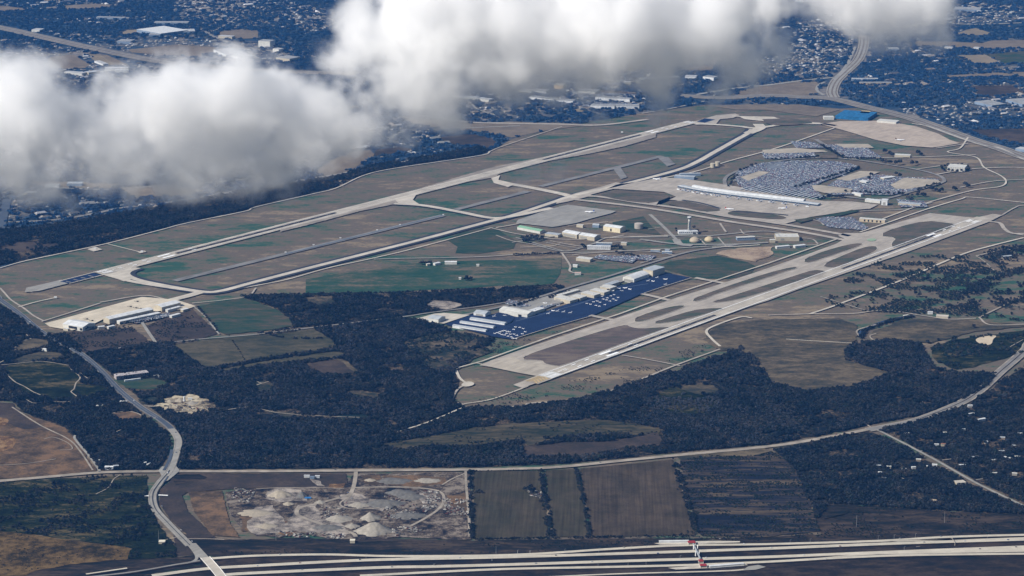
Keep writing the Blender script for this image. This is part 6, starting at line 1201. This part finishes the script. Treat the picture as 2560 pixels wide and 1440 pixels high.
def light_plane():
    e = empty('light_aircraft', (0, 0, 0)); mb = MB(); mb.rings(fuselage(8.2, .62, 8, z=1.3)); mb.build('fuselage', [AWHITE], e)
    mb = MB(); wing(1.6, 1.7, .0, 5.6, .25, 1.2, 1.95, .18, mb); mb.build('wing', [AWHITE], e); mb = MB(); wing(-3.1, .9, .0, 1.8, .2, .7, 1.5, .1, mb); mb.build('tailplane', [AWHITE], e)
    mb = MB(); mb.rings([[(-2.9, -.07, 1.5), (-4.1, -.07, 1.5), (-4.1, .07, 1.5), (-2.9, .07, 1.5)], [(-3.7, -.05, 2.9), (-4.3, -.05, 2.9), (-4.3, .05, 2.9), (-3.7, .05, 2.9)]]); mb.build('tail_fin', [AWHITE], e)
    for x, y in ((2.4, 0), (.2, 1.0), (.2, -1.0)): mb = MB(); mb.tube((x, y, 0), (x, y*.5, 1.0), .12, .12, 5); mb.build('landing_gear', [STEEL], e)
    return e
def bizjet():
    e = empty('business_jet', (0, 0, 0)); mb = MB(); mb.rings(fuselage(17, 1.05, 10, z=1.8)); mb.build('fuselage', [AWHITE], e)
    mb = MB(); wing(2, 3.2, .7, 8.2, 3.6, 1.0, 1.2, .25, mb, .4); mb.build('wing', [AGREY], e); mb = MB(); wing(-7.2, 1.6, .1, 3.0, 1.2, .8, 5.0, .15, mb); mb.build('tailplane', [AWHITE], e)
    mb = MB(); mb.rings([[(-5, -.12, 2.5), (-8, -.12, 2.5), (-8, .12, 2.5), (-5, .12, 2.5)], [(-7, -.1, 5.1), (-8.8, -.1, 5.1), (-8.8, .1, 5.1), (-7, .1, 5.1)]]); mb.build('tail_fin', [AWHITE], e)
    for s in (-1, 1): mb = MB(); mb.tube((-3.2, s*1.6, 2.3), (-5.8, s*1.6, 2.3), .55, .45, 8); mb.build('engine', [AWHITE], e)
    return e
lp = light_plane(); bj = bizjet(); lpu = False; bju = False
GX = 'light aircraft tied down on the dark apron'
for px, py in [(1289,822),(1299,823),(1308,826),(1284,828),(1285,840),(1292,843),(1306,839),(1313,834),(1237,838),(1243,836),(1250,834),(1256,832),(1262,831),(1268,833),(1274,834),(1254,841),(1262,842),(1270,845),(1278,847),(1249,838),(1266,838),(1276,840),(1290,851),(1282,850),
   (1467,763),(1476,765),(1484,759),(1493,757),(1500,760),(1508,752),(1516,754),(1525,757),(1533,752),(1540,755),(1490,768),(1498,770),(1512,766),(1505,745),(1527,744),(1535,741),(1518,749),(1545,748)]:
    c = lp if not lpu else copy_tree(lp); lpu = True
    left = px < 1400; put(c, px, py, RWA+rng.choice((math.pi/2, -math.pi/2))+rng.uniform(-.2, .2), 'small white light aircraft tied down at the '+('lower left end' if left else 'middle')+' of the dark apron', 'light aircraft', GX+(' lower end' if left else ' middle'), s=1.15)
for px, py, lab in [(1425,786,'white jet alone on open dark apron, rightmost of the four in line'),(1408,784,'white jet second from right of the four in line on the dark apron'),(1393,782,'white jet third from right of the four in line on the dark apron'),(1370,788,'white jet leftmost of the four in line on the dark apron'),(1382,781,'white jet close to the low office wing'),(1530,731,'white jet below the curved hangar, left one'),(1546,725,'white jet below the curved hangar, middle one'),(1562,724,'white jet below the curved hangar, right one'),(1574,727,'white jet at the lower edge below the curved hangar'),(1620,706,'white jet left of the pair below the tall beige hangar'),(1632,707,'white jet right of the pair below the tall beige hangar'),(1642,698,'white jet nearest the tall beige hangar'),(1663,702,'white jet at the upper end of the dark apron'),(1663,715,'white jet near the concrete lead-in at the upper apron'),(1555,731,'white jet in front of the office block on the dark apron'),(1395,768,'white jet beside the grey flat hangar'),(1362,762,'white jet between big hangar and grey flat hangar'),(1262,793,'white plane between the t-hangars and the big hangar'),(1235,795,'white plane left of the big hangar corner')]:
    c = bj if not bju else copy_tree(bj); bju = True; put(c, px, py, RWA+rng.choice((0, math.pi, math.pi/2))+rng.uniform(-.3, .3), lab, 'business jet', s=.95)
def heli():
    e = empty('helicopter', (0, 0, 0)); m = mat_plain('olive_helicopter', (0.030, 0.035, 0.028)); mb = MB(); mb.rings([[(x, math.cos(i*math.pi/4)*r, 1.7+math.sin(i*math.pi/4)*r*1.05) for i in range(8)] for x, r in ((3.5, .3), (2.8, 1.0), (0, 1.35), (-2, 1.1), (-3, .45), (-8.5, .25))]); mb.build('fuselage', [m], e)
    mb = MB()
    for k in range(4): a = k*math.pi/2+.5; mb.poly([(math.cos(a)*.2-math.sin(a)*.3, math.sin(a)*.2+math.cos(a)*.3), (math.cos(a)*.2+math.sin(a)*.3, math.sin(a)*.2-math.cos(a)*.3), (math.cos(a)*8+math.sin(a)*.3, math.sin(a)*8-math.cos(a)*.3), (math.cos(a)*8-math.sin(a)*.3, math.sin(a)*8+math.cos(a)*.3)], 3.6, 3.7)
    mb.build('rotor', [m], e); mb = MB(); mb.rings([[(-7.8, -.1, 1.8), (-8.8, -.1, 1.8), (-8.8, .1, 1.8), (-7.8, .1, 1.8)], [(-8.6, -.1, 4.2), (-9.3, -.1, 4.2), (-9.3, .1, 4.2), (-8.6, .1, 4.2)]]); mb.build('tail_fin', [m], e)
    mb = MB()
    for x, y in ((1.4, .9), (1.4, -.9), (-4.5, 0)): mb.tube((x, y, 0), (x, y*.8, 1.0), .25, .2, 6)
    mb.build('landing_gear', [m], e); return e
h0 = heli(); hu = False
for px, py, lab in [(327,771,'dark helicopter, left of the row of three on the pale apron'),(341,774,'dark helicopter, middle of the row of three on the pale apron'),(353,776,'dark helicopter, right of the row of three on the pale apron'),(316,787,'dark helicopter just behind the very long hangar'),(278,796,'dark helicopter left of the long hangar end'),(218,802,'dark helicopter, upper one near the open hangar'),(231,806,'dark helicopter, lower one near the open hangar'),(344,758,'dark helicopter highest on the pale apron')]:
    c = h0 if not hu else copy_tree(h0); hu = True; put(c, px, py, rng.uniform(-.4, .4), lab, 'helicopter', s=1.2)
# ------------------------------------------------------------------ toll buildings, poles, gantry
def tollhouse(px, py, L, D, label):
    g = G(px, py); e = empty('toll_canopy', (g.x, g.y, Z_PAVE), .04); tag(e, label, 'toll canopy'); mb = MB()
    mb.rings([[(-L/2, -D/2, 6), (L/2, -D/2, 6), (L/2, D/2, 6), (-L/2, D/2, 6)], [(-L/2*.7, -1, 9), (L/2*.7, -1, 9), (L/2*.7, 1, 9), (-L/2*.7, 1, 9)]]); mb.build('roof', [REDR], e)
    mb = MB(); mb.box(-L*.4, L*.4, -D*.35, D*.35, -1, 4.5); mb.build('wall', [CREAM], e)
    for x in (-L*.45, L*.45):
        for y in (-D*.42, D*.42): mb = MB(); mb.box(x-.4, x+.4, y-.4, y+.4, 0, 6); mb.build('post', [MARKW], e)
tollhouse(1729, 1364, 20, 15, 'red pitched canopy roof above the upper carriageway'); tollhouse(1752, 1411, 12, 13, 'small red canopy, upper one of the lower pair'); tollhouse(1758, 1422, 17, 14, 'red canopy roof nearest the picture bottom')
fb = empty('footbridge', (*G(1740, 1372), Z_PAVE)); tag(fb, 'pale footbridge on white pylons crossing the toll lanes', 'footbridge'); gA, gB = G(1733, 1368), G(1750, 1405); o_ = Vector(fb.location)
mb = MB(); mb.tube(Vector((gA.x, gA.y, 9))-o_, Vector((gB.x, gB.y, 9))-o_, 2.0, 2.0, 4); mb.build('deck', [GREYR], fb)
for px, py in ((1734,1376),(1744,1376),(1739,1392),(1748,1392)):
    g = G(px, py); mb = MB(); mb.tube(Vector((g.x, g.y, 0))-o_, Vector((g.x, g.y, 14))-o_, 1.5, 1.1, 8); mb.build('pylon', [MARKW], fb)
building('toll_office', 'low white toll office left of the upper canopy', 'office', (1648,1362), (1722,1361), 8, 4, WHITE, WHITE, 'flat'); building('toll_office', 'low white toll office right of the lower canopies', 'office', (1775,1424), (1860,1417), 8, 3.5, WHITE, WHITE, 'flat')
gg = empty('sign_gantry', (*G(2380, 1362), Z_PAVE)); tag(gg, 'pale sign gantry over the upper toll lanes at the right', 'sign gantry'); o_ = Vector(gg.location); a = G(2378, 1350); b = G(2387, 1366)
for q in (a, b): mb = MB(); mb.tube(Vector((q.x, q.y, 0))-o_, Vector((q.x, q.y, 9))-o_, .6, .6, 6); mb.build('post', [CONC2], gg)
mb = MB(); mb.tube(Vector((a.x, a.y, 8.5))-o_, Vector((b.x, b.y, 8.5))-o_, .6, .6, 4); mb.build('beam', [CONC2], gg)
def pole(px, py, h, label, grp, arm=2.5, r=.28):
    g = G(px, py); e = empty('street_lamp', (g.x, g.y, 0)); tag(e, label, 'lamp post', grp); mb = MB(); mb.tube((0, 0, 0), (0, 0, h), r, r*.6, 6); mb.build('pole', [STEEL], e)
    mb = MB(); mb.tube((0, 0, h), (arm, 0, h+.4), .12, .1, 5); mb.tube((arm-.3, 0, h+.35), (arm+.8, 0, h+.35), .3, .2, 6); mb.build('lamp_head', [STEEL], e)
TLG = 'tall lamp posts along the toll highway'
for px, py, lab in [(915,1398,'lamp post left of centre on the upper verge'),(1085,1418,'white thick post between the second and third lanes'),(1230,1404,'thin lamp post left of the white post'),(1294,1384,'short white post on the upper verge below the fields'),(1325,1385,'thin lamp post right of the short white post'),(1412,1386,'lamp post below the narrow ploughed field'),(1497,1383,'lamp post below the wide ploughed field'),(1577,1378,'tall lamp post left of the toll office'),(1570,1417,'lamp post on the lower median, left'),(1495,1420,'lamp post on the lower median, further left'),(1615,1415,'lamp post on the lower median, right'),(1975,1362,'lamp post right of the toll plaza'),(2025,1360,'second lamp post right of the toll plaza'),(2195,1352,'lamp post where the ramps part'),(2235,1349,'lamp post right of where the ramps part'),(2288,1347,'lamp post left of the sign gantry'),(2468,1350,'lamp post right of the sign gantry'),(2260,1380,'lamp post on the right median'),(2065,1402,'white post on the lower right verge'),(1700,1402,'lamp post left of the lower pylons')]:
    pole(px, py, 14 if 'white' not in lab else 9, lab, TLG, r=.3 if 'white' not in lab else .8)
for px, py, h, lab in [(397,1358,34,'tall thin mast beside the small pump house'),(690,1352,34,'tall thin mast at the lower left of the recycling yard'),(2141,1318,32,'left tall thin mast on the dark field at lower right'),(2361,1308,32,'right tall thin mast on the dark field at lower right'),(1240,1385,20,'thin mast above the toll highway right of the yard')]:
    g = G(px, py); mb = MB(); mb.tube((0, 0, 0), (0, 0, h), .35, .2, 6); tag(mb.build('mast', [STEEL], loc=(g.x, g.y, 0)), lab, 'mast')
for k in range(12):
    g = G(560+k*29, 598-k*6.7); 
LM = 'runway light masts'
ap = [(1108,540),(1000,565),(943,578),(851,598),(784,615),(714,634)]
for k, (px, py) in enumerate(ap):
    g = G(px, py); e = MB(); e.box(-3.5, 3.5, -2, 2, 0, 3); tag(e.build('light_hut', [WHITE], loc=(g.x, g.y, Z_PAVE)), ('white light hut on the old parallel strip, '+['nearest the cross taxiway','second from the cross taxiway','third from the cross taxiway','third from its lower end','second from its lower end','nearest its lower end'][k]), 'hut', LM)
for px, py, lab in [(238,625,'white hut on the square pad near the creek wood'),(355,632,'white hut at the end of the short spur road'),(139,747,'white hut at the end of the spur near the left corner'),(1555,333,'white hut on the grass right of the small cloud wisp'),(1430,786+0*1,'x')]:
    if lab == 'x': continue
    g = G(px, py); e = MB(); e.box(-5, 5, -3, 3, -1, 4); tag(e.build('equipment_hut', [WHITE], loc=(g.x, g.y, Z_PAVE)), lab, 'hut')
sheet('hut_pad', [(218,625),(238,619),(256,626),(234,631)], CONC2, Z_PAVE-.3); sheet('hut_pad', [(344,632),(362,629),(366,632),(350,635)], CONC2, Z_PAVE-.3)
# ------------------------------------------------------------------ single trees
def single_tree(seed, h, r):
    rr = random.Random(seed); c, t = tree_bm(rr, h, r, 60, 1.2); e = empty('tree', (0, 0, 0)); c.build('crown', [CROWN], e); t.build('trunk', [BARK], e); return e
TP = [single_tree(40+i, h, r) for i, (h, r) in enumerate([(9, 5.0), (8, 4.6), (11, 5.4), (7, 4.0)])]; tu = [0]
def tree_at(px, py, label, grp=None, s=1.0, jit=0):
    g = G(px, py); i = rng.randrange(4)
    if tu[0] < 4: e = TP[tu[0]]; tu[0] += 1
    else: e = copy_tree(TP[i])
    e.location = (g.x+rng.uniform(-jit, jit), g.y+rng.uniform(-jit, jit), 2.0); e.rotation_euler.z = rng.uniform(0, 6.28); e.scale = (s, s, s*rng.uniform(.85, 1.1)); tag(e, label, 'tree', grp)
def tree_row(a, b, n, label, s=1.1, jit=4):
    for k in range(n):
        t = (k+.5)/n; tree_at(a[0]+(b[0]-a[0])*t, a[1]+(b[1]-a[1])*t, label, label.replace('tree in', 'trees in'), s*rng.uniform(.8, 1.2), jit)
tree_row((1985,472), (2150,422), 34, 'dark tree in the row crossing the big car park', 1.3); tree_row((2050,365), (2110,398), 20, 'dark tree in the row lining the car park drive', 1.5)
tree_row((1925,400), (2050,396), 12, 'dark tree in the row above the big car park', 1.2); tree_row((2115,398), (2210,402), 14, 'dark tree in the row right of the car park drive', 1.3)
tree_row((2110,482), (2300,492), 16, 'dark tree in the row below the lower car park', 1.4); tree_row((2290,478), (2350,462), 10, 'dark tree in the row at the right end of the car parks', 1.3)
tree_row((1820,470), (1842,440), 8, 'dark tree in the curved row at the left end of the car park', 1.4); tree_row((1850,430), (1890,412), 7, 'dark tree in the short row at the upper left of the car park', 1.3)
tree_row((2040,500), (2110,495), 8, 'dark tree in the clump at the right end of the terminal', 1.6)
for k, (px, py) in enumerate([(2205,408),(2215,411),(2225,411),(2240,414),(2250,412),(2280,415),(2292,412),(2178,440),(2172,450),(2240,440),(2250,443),(2330,478),(2340,480),(2348,482),(2355,481),(2385,478),(2390,477),(2412,465),(2420,470),(2305,490),(2296,487),(2310,492),(2270,500),(2278,503),(2225,388),(2230,392),(2295,388),(2302,390),(2212,385)]):
    tree_at(px, py, 'broad dark tree on the grass around the car parks', 'broad trees around the car parks', rng.uniform(1.5, 2.4))
for k in range(18):
    a = 2*math.pi*k/18; g = G(2388, 424); p = (2388+math.cos(a)*34, 424+math.sin(a)*8); tree_at(p[0], p[1], 'tree in the ring around the round-fronted hotel', 'trees ringing the hotel', 1.4, 3)
for px, py in [(1305,600),(1312,602),(1318,598),(1325,603),(1332,601),(1340,604),(1350,602),(1328,594),(1345,597),(1358,600),(1460,622),(1456,618),(1530,622),(1536,624),(1545,622),(1552,625),(1310,609),(1320,608)]: tree_at(px, py, 'dark tree in the groves of the old base', 'trees in the groves of the old base', 1.7, 3)
tree_row((1283,640), (1400,637), 22, 'dark tree in the long row along the old base road', 1.0, 2); tree_row((1538,634), (1600,645), 12, 'dark tree in the short row beside the small car lot', 1.1)
for px, py in [(1700,583),(1693,582),(1736,588),(1743,582),(1690,576),(1735,574),(1748,590)]: tree_at(px, py, 'dark tree beside the foot of the control tower', 'trees around the control tower', 1.3)
for px, py, s in [(1167,699,1.8),(1172,702,1.6),(1177,700,1.5),(1163,702,1.3)]: tree_at(px, py, 'dark tree in the lone clump on the green meadow', 'trees of the meadow clump', s, 2)
tree_row((1052,663), (1075,662), 6, 'dark tree behind the homestead sheds', 1.3); tree_row((1284,770), (1345,748), 10, 'dark tree in the row above the big white hangar', 1.2); tree_row((1370,748), (1432,730), 11, 'dark tree in the row behind the stepped hangars', 1.2)
for px, py in [(1318,1226),(1323,1230),(1330,1233),(1325,1224),(1335,1228),(1314,1229),(1338,1236),(1328,1238)]: tree_at(px, py, 'dark tree of the lone clump in the left ploughed field', 'trees of the ploughed field clump', 1.2, 3)
for px, py in [(1192,1234),(1198,1232),(1203,1235)]: tree_at(px, py, 'dark tree at the field edge beside the recycling yard', 'trees beside the recycling yard', 1.0, 1)
for px, py in [(2318,860),(2346,852),(2380,858),(2385,855),(2436,822),(2370,770),(2376,772),(2348,735),(2341,731),(2322,736),(2315,748),(2256,742),(2300,742),(2290,738),(2420,748),(2470,752),(2415,778),(2422,781),(2412,774),(2524,773),(2527,774),(2230,745),(2350,745),(2480,760),(2495,745),(2520,735),(2408,740),(2385,700),(2360,690),(2320,700),(2317,702),(2310,698),(2325,706),(2340,708),(2440,700),(2460,720),(2398,768),(2530,888),(2543,869)]:
    tree_at(px, py, 'single dark tree on the rough pasture at the right', 'single trees on the rough pasture at the right', rng.uniform(.9, 1.7), 3)
tree_row((440,838-0), (470,795), 6, 'small tree beside the access road of the pale apron', .9, 3); tree_row((495,770), (545,832), 14, 'tree along the dirt lane between the plots', 1.0, 3)
tree_row((210,827), (385,803), 26, 'small tree in front of the pale military apron', .9, 3)

# ------------------------------------------------------------------ clouds: real volumes of droplets floating below the camera's height
def cloud(name, label, Y, blobs, dens, vox=3.0, seed=0, nscale=90.0, amp=2.6, thin=1.0, soft=0.46, thr=0.09):
    W = []
    for b in blobs:
        px, py, r = b[:3]; wt = b[3] if len(b) > 3 else 1.0; yy = Y+(b[4] if len(b) > 4 else rng.uniform(-50, 50)); p = AIR(px, py, yy); k = yy/F_PX*1.36; W.append((p, r*k, wt))
    mn = Vector([min(p[i]-r for p, r, w in W) for i in range(3)])-Vector((75,)*3); mx = Vector([max(p[i]+r for p, r, w in W) for i in range(3)])+Vector((75,)*3)
    c0 = (mn+mx)/2; mn, mx = mn-c0, mx-c0
    ng = bpy.data.node_groups.new(name+'_shape', 'GeometryNodeTree'); ng.interface.new_socket('Geometry', in_out='INPUT', socket_type='NodeSocketGeometry'); ng.interface.new_socket('Geometry', in_out='OUTPUT', socket_type='NodeSocketGeometry')
    N = ng.nodes; L = ng.links; go = N.new('NodeGroupOutput'); pos = N.new('GeometryNodeInputPosition').outputs[0]
    def math_(op, *a):
        n = N.new('ShaderNodeMath'); n.operation = op
        for i, x in enumerate(a):
            if isinstance(x, (int, float)): n.inputs[i].default_value = x
            else: L.new(x, n.inputs[i])
        return n.outputs[0]
    def noise(sc, det, off, rough=.6):
        n = N.new('ShaderNodeTexNoise'); n.inputs['Scale'].default_value = sc; n.inputs['Detail'].default_value = det; n.inputs['Roughness'].default_value = rough
        m = N.new('ShaderNodeVectorMath'); m.operation = 'ADD'; m.inputs[1].default_value = (off, off*1.7, off*.3); L.new(pos, m.inputs[0]); L.new(m.outputs[0], n.inputs['Vector']); return n
    warp = noise(1/130.0, 3, seed+50); sub = N.new('ShaderNodeVectorMath'); sub.operation = 'SUBTRACT'; sub.inputs[1].default_value = (.5, .5, .5); L.new(warp.outputs['Color'], sub.inputs[0])
    scl = N.new('ShaderNodeVectorMath'); scl.operation = 'SCALE'; scl.inputs['Scale'].default_value = 85.0; L.new(sub.outputs[0], scl.inputs[0])
    ad = N.new('ShaderNodeVectorMath'); ad.operation = 'ADD'; L.new(pos, ad.inputs[0]); L.new(scl.outputs[0], ad.inputs[1]); wp = ad.outputs[0]
    acc = None
    for p, r, w in W:
        d = N.new('ShaderNodeVectorMath'); d.operation = 'DISTANCE'; L.new(wp, d.inputs[0]); d.inputs[1].default_value = p-c0
        t = math_('MULTIPLY_ADD', d.outputs['Value'], -1.0/(r*1.25), 1.0); t = math_('MAXIMUM', t, 0.0); t = math_('MULTIPLY', t, w)
        acc = t if acc is None else math_('SMOOTH_MAX', acc, t, 0.12)
    zb = 0.0
    for _ in W[1:]: hh = max(.12-abs(zb), 0)/.12; zb = max(zb, 0)+hh**3*.12/6
    acc = math_('SUBTRACT', acc, zb)
    n1 = noise(1/nscale, 7, seed, .60).outputs['Fac']
    n2 = noise(1/28.0, 4, seed+9, .6).outputs['Fac']; dd = math_('MULTIPLY_ADD', n1, amp, -amp*.5); dd = math_('ADD', dd, math_('MULTIPLY_ADD', n2, .7, -.35)); dd = math_('ADD', dd, acc); dd = math_('SUBTRACT', dd, thr)
    dd = math_('MULTIPLY', dd, 1/soft*thin); cl = N.new('ShaderNodeClamp'); L.new(dd, cl.inputs[0]); dd = math_('POWER', cl.outputs[0], 1.4)
    gate = N.new('ShaderNodeClamp'); L.new(math_('MULTIPLY', acc, 7.0), gate.inputs[0]); gp = math_('POWER', gate.outputs[0], 1.3); dd = math_('MULTIPLY', dd, gp)
    sp = N.new('ShaderNodeSeparateXYZ'); L.new(wp, sp.inputs[0]); gz = N.new('ShaderNodeMapRange'); gz.interpolation_type = 'SMOOTHSTEP'; gz.inputs[1].default_value = mn.z; gz.inputs[2].default_value = mn.z+(mx.z-mn.z)*.75; gz.inputs[3].default_value = .22; gz.inputs[4].default_value = 1.5; L.new(sp.outputs['Z'], gz.inputs[0])
    dd = math_('MULTIPLY', dd, gz.outputs[0]); dd = math_('MULTIPLY', dd, dens)
    vc = N.new('GeometryNodeVolumeCube'); vc.inputs['Min'].default_value = mn; vc.inputs['Max'].default_value = mx; L.new(dd, vc.inputs['Density'])
    for nm, i in (('Resolution X', 0), ('Resolution Y', 1), ('Resolution Z', 2)): vc.inputs[nm].default_value = max(16, int((mx[i]-mn[i])/vox))
    sm = N.new('GeometryNodeSetMaterial'); sm.inputs['Material'].default_value = CLOUDM; L.new(vc.outputs[0], sm.inputs[0]); L.new(sm.outputs[0], go.inputs[0])
    me = bpy.data.meshes.new(name); me.from_pydata([(0, 0, 0)], [], []); me.materials.append(CLOUDM)
    o = bpy.data.objects.new(name, me); COL.objects.link(o); o.location = c0; md = o.modifiers.new('shape', 'NODES'); md.node_group = ng; tag(o, label, 'cloud', None, 'stuff'); return o
CLOUDM = bpy.data.materials.new('cloud_droplets'); CLOUDM.use_nodes = True; n = CLOUDM.node_tree; n.nodes.clear(); oo = n.nodes.new('ShaderNodeOutputMaterial'); pv = n.nodes.new('ShaderNodeVolumePrincipled')
pv.inputs['Color'].default_value = (1, 1, 1, 1); pv.inputs['Density'].default_value = 1.0; pv.inputs['Anisotropy'].default_value = 0.25; n.links.new(pv.outputs[0], oo.inputs['Volume'])
CD = 0.029
cloud('cloud', 'broad white cumulus bank spreading over the left of the picture', 4200, [(60,225,80),(0,290,110),(110,310,100),(190,360,80,.8),(225,345,75,.8),(215,255,40,.75),(50,380,80),(150,420,60,.7),(-60,350,100),(330,290,95),(300,380,70),(430,250,100),(540,220,85),(560,320,110),(640,235,90),(460,370,95),(720,270,80),(780,310,75),(850,320,70),(250,250,60,.7),(250,430,60,.8),(480,460,50,.7),(560,470,40,.6),(700,430,60,.7),(770,400,60,.65),(180,500,40,.5),(60,470,50,.6),(640,470,40,.5),(850,260,55,.7),(-40,180,60,.8),(700,350,90),(370,440,55,.8),(430,430,60),(560,410,60,.8),(350,480,35,.7),(640,400,70,.7),(100,470,50,.55),(900,310,45,.7),(20,440,60,.7),(860,370,45,.5)], CD, seed=3)
cloud('cloud', 'tall bright cumulus mass at the top centre of the picture', 4300, [(925,30,60,.6),(940,250,60,.7),(930,310,55,.6),(870,330,60,.7),(1000,110,90),(1050,30,120),(1150,90,130),(1250,50,130),(1150,0,120),(1340,40,120),(1030,190,95),(1120,220,90),(900,130,60,.8),(840,150,50,.7),(960,250,60,.8),(1040,280,50,.7),(1240,150,92),(1350,115,92),(1430,80,100),(1480,10,120),(1580,20,120),(1560,90,60,.8),(1450,180,55,.75),(1380,210,50,.65),(1680,30,110),(1650,100,60,.65),(1780,40,100,.9),(1760,110,50,.6),(1870,60,80,.75),(1930,20,70,.7),(940,310,50,.7),(1480,120,90),(1540,60,110),(1300,85,115),(1430,115,80),(1540,105,65,.9),(1620,70,110),(1720,80,60,.8),(1120,260,45,.6),(900,80,70,.8),(1830,20,100)], CD, seed=17)
cloud('cloud', 'compact white cloud tuft at the upper right', 4300, [(2200,5,85),(2140,40,52,.9),(2230,32,62),(2290,20,80),(2340,10,50,.6),(2060,5,60,.5),(2120,-20,80)], CD, seed=31)
cloud('cloud', 'thin ragged cloud veil hanging below the middle of the bank', 4350, [(1650,180,50,.6),(1720,150,50,.6),(1830,160,50,.65),(1805,215,30,.65),(1795,255,18,.62),(1890,180,45,.55),(1645,255,32,.66),(1625,295,20,.62),(1500,215,45,.55),(1950,110,45,.55),(1130,312,20,.6),(1000,330,35,.55),(1270,260,35,.5)], CD*.8, seed=47, nscale=50, vox=3.0, thr=-.05)
cloud('cloud', 'ragged grey fringe trailing from the underside of the left cloud bank', 4150, [(40,430,60,.6),(120,455,50,.55),(200,420,60,.6),(290,440,50,.6),(360,460,45,.6),(430,450,50,.55),(520,440,60,.6),(600,440,55,.6),(690,420,60,.6),(780,390,55,.6),(860,350,55,.6),(920,320,50,.6),(250,270,60,.55),(330,210,50,.55),(480,190,50,.5),(120,180,50,.55),(40,170,50,.55),(820,230,50,.5)], CD*.33, seed=77, nscale=55, vox=3.5, thr=.0)
cloud('cloud', 'tiny transparent wisp low over the runway', 4350, [(1330,440,34,.6),(1390,432,22,.55),(1490,303,18,.62)], CD*.3, seed=61, nscale=40, vox=3.0, thr=-.05)
# ------------------------------------------------------------------ haze: one box of even blue air round camera and land
hz = MB(); hz.box(-24000, 24000, -1500, 40000, -1.0, 2250); ho = hz.build('haze', []); hm = bpy.data.materials.new('haze_air'); hm.use_nodes = True; n = hm.node_tree; n.nodes.clear()
oo = n.nodes.new('ShaderNodeOutputMaterial'); pv = n.nodes.new('ShaderNodeVolumePrincipled'); pv.inputs['Color'].default_value = (0.09, 0.37, 1.0, 1); pv.inputs['Density'].default_value = 1.2e-5; pv.inputs['Anisotropy'].default_value = 0.0
n.links.new(pv.outputs[0], oo.inputs['Volume']); ho.data.materials.append(hm); tag(ho, 'thin blue haze lying over the whole land', 'haze', None, 'stuff')
for m in bpy.data.meshes:
    pass
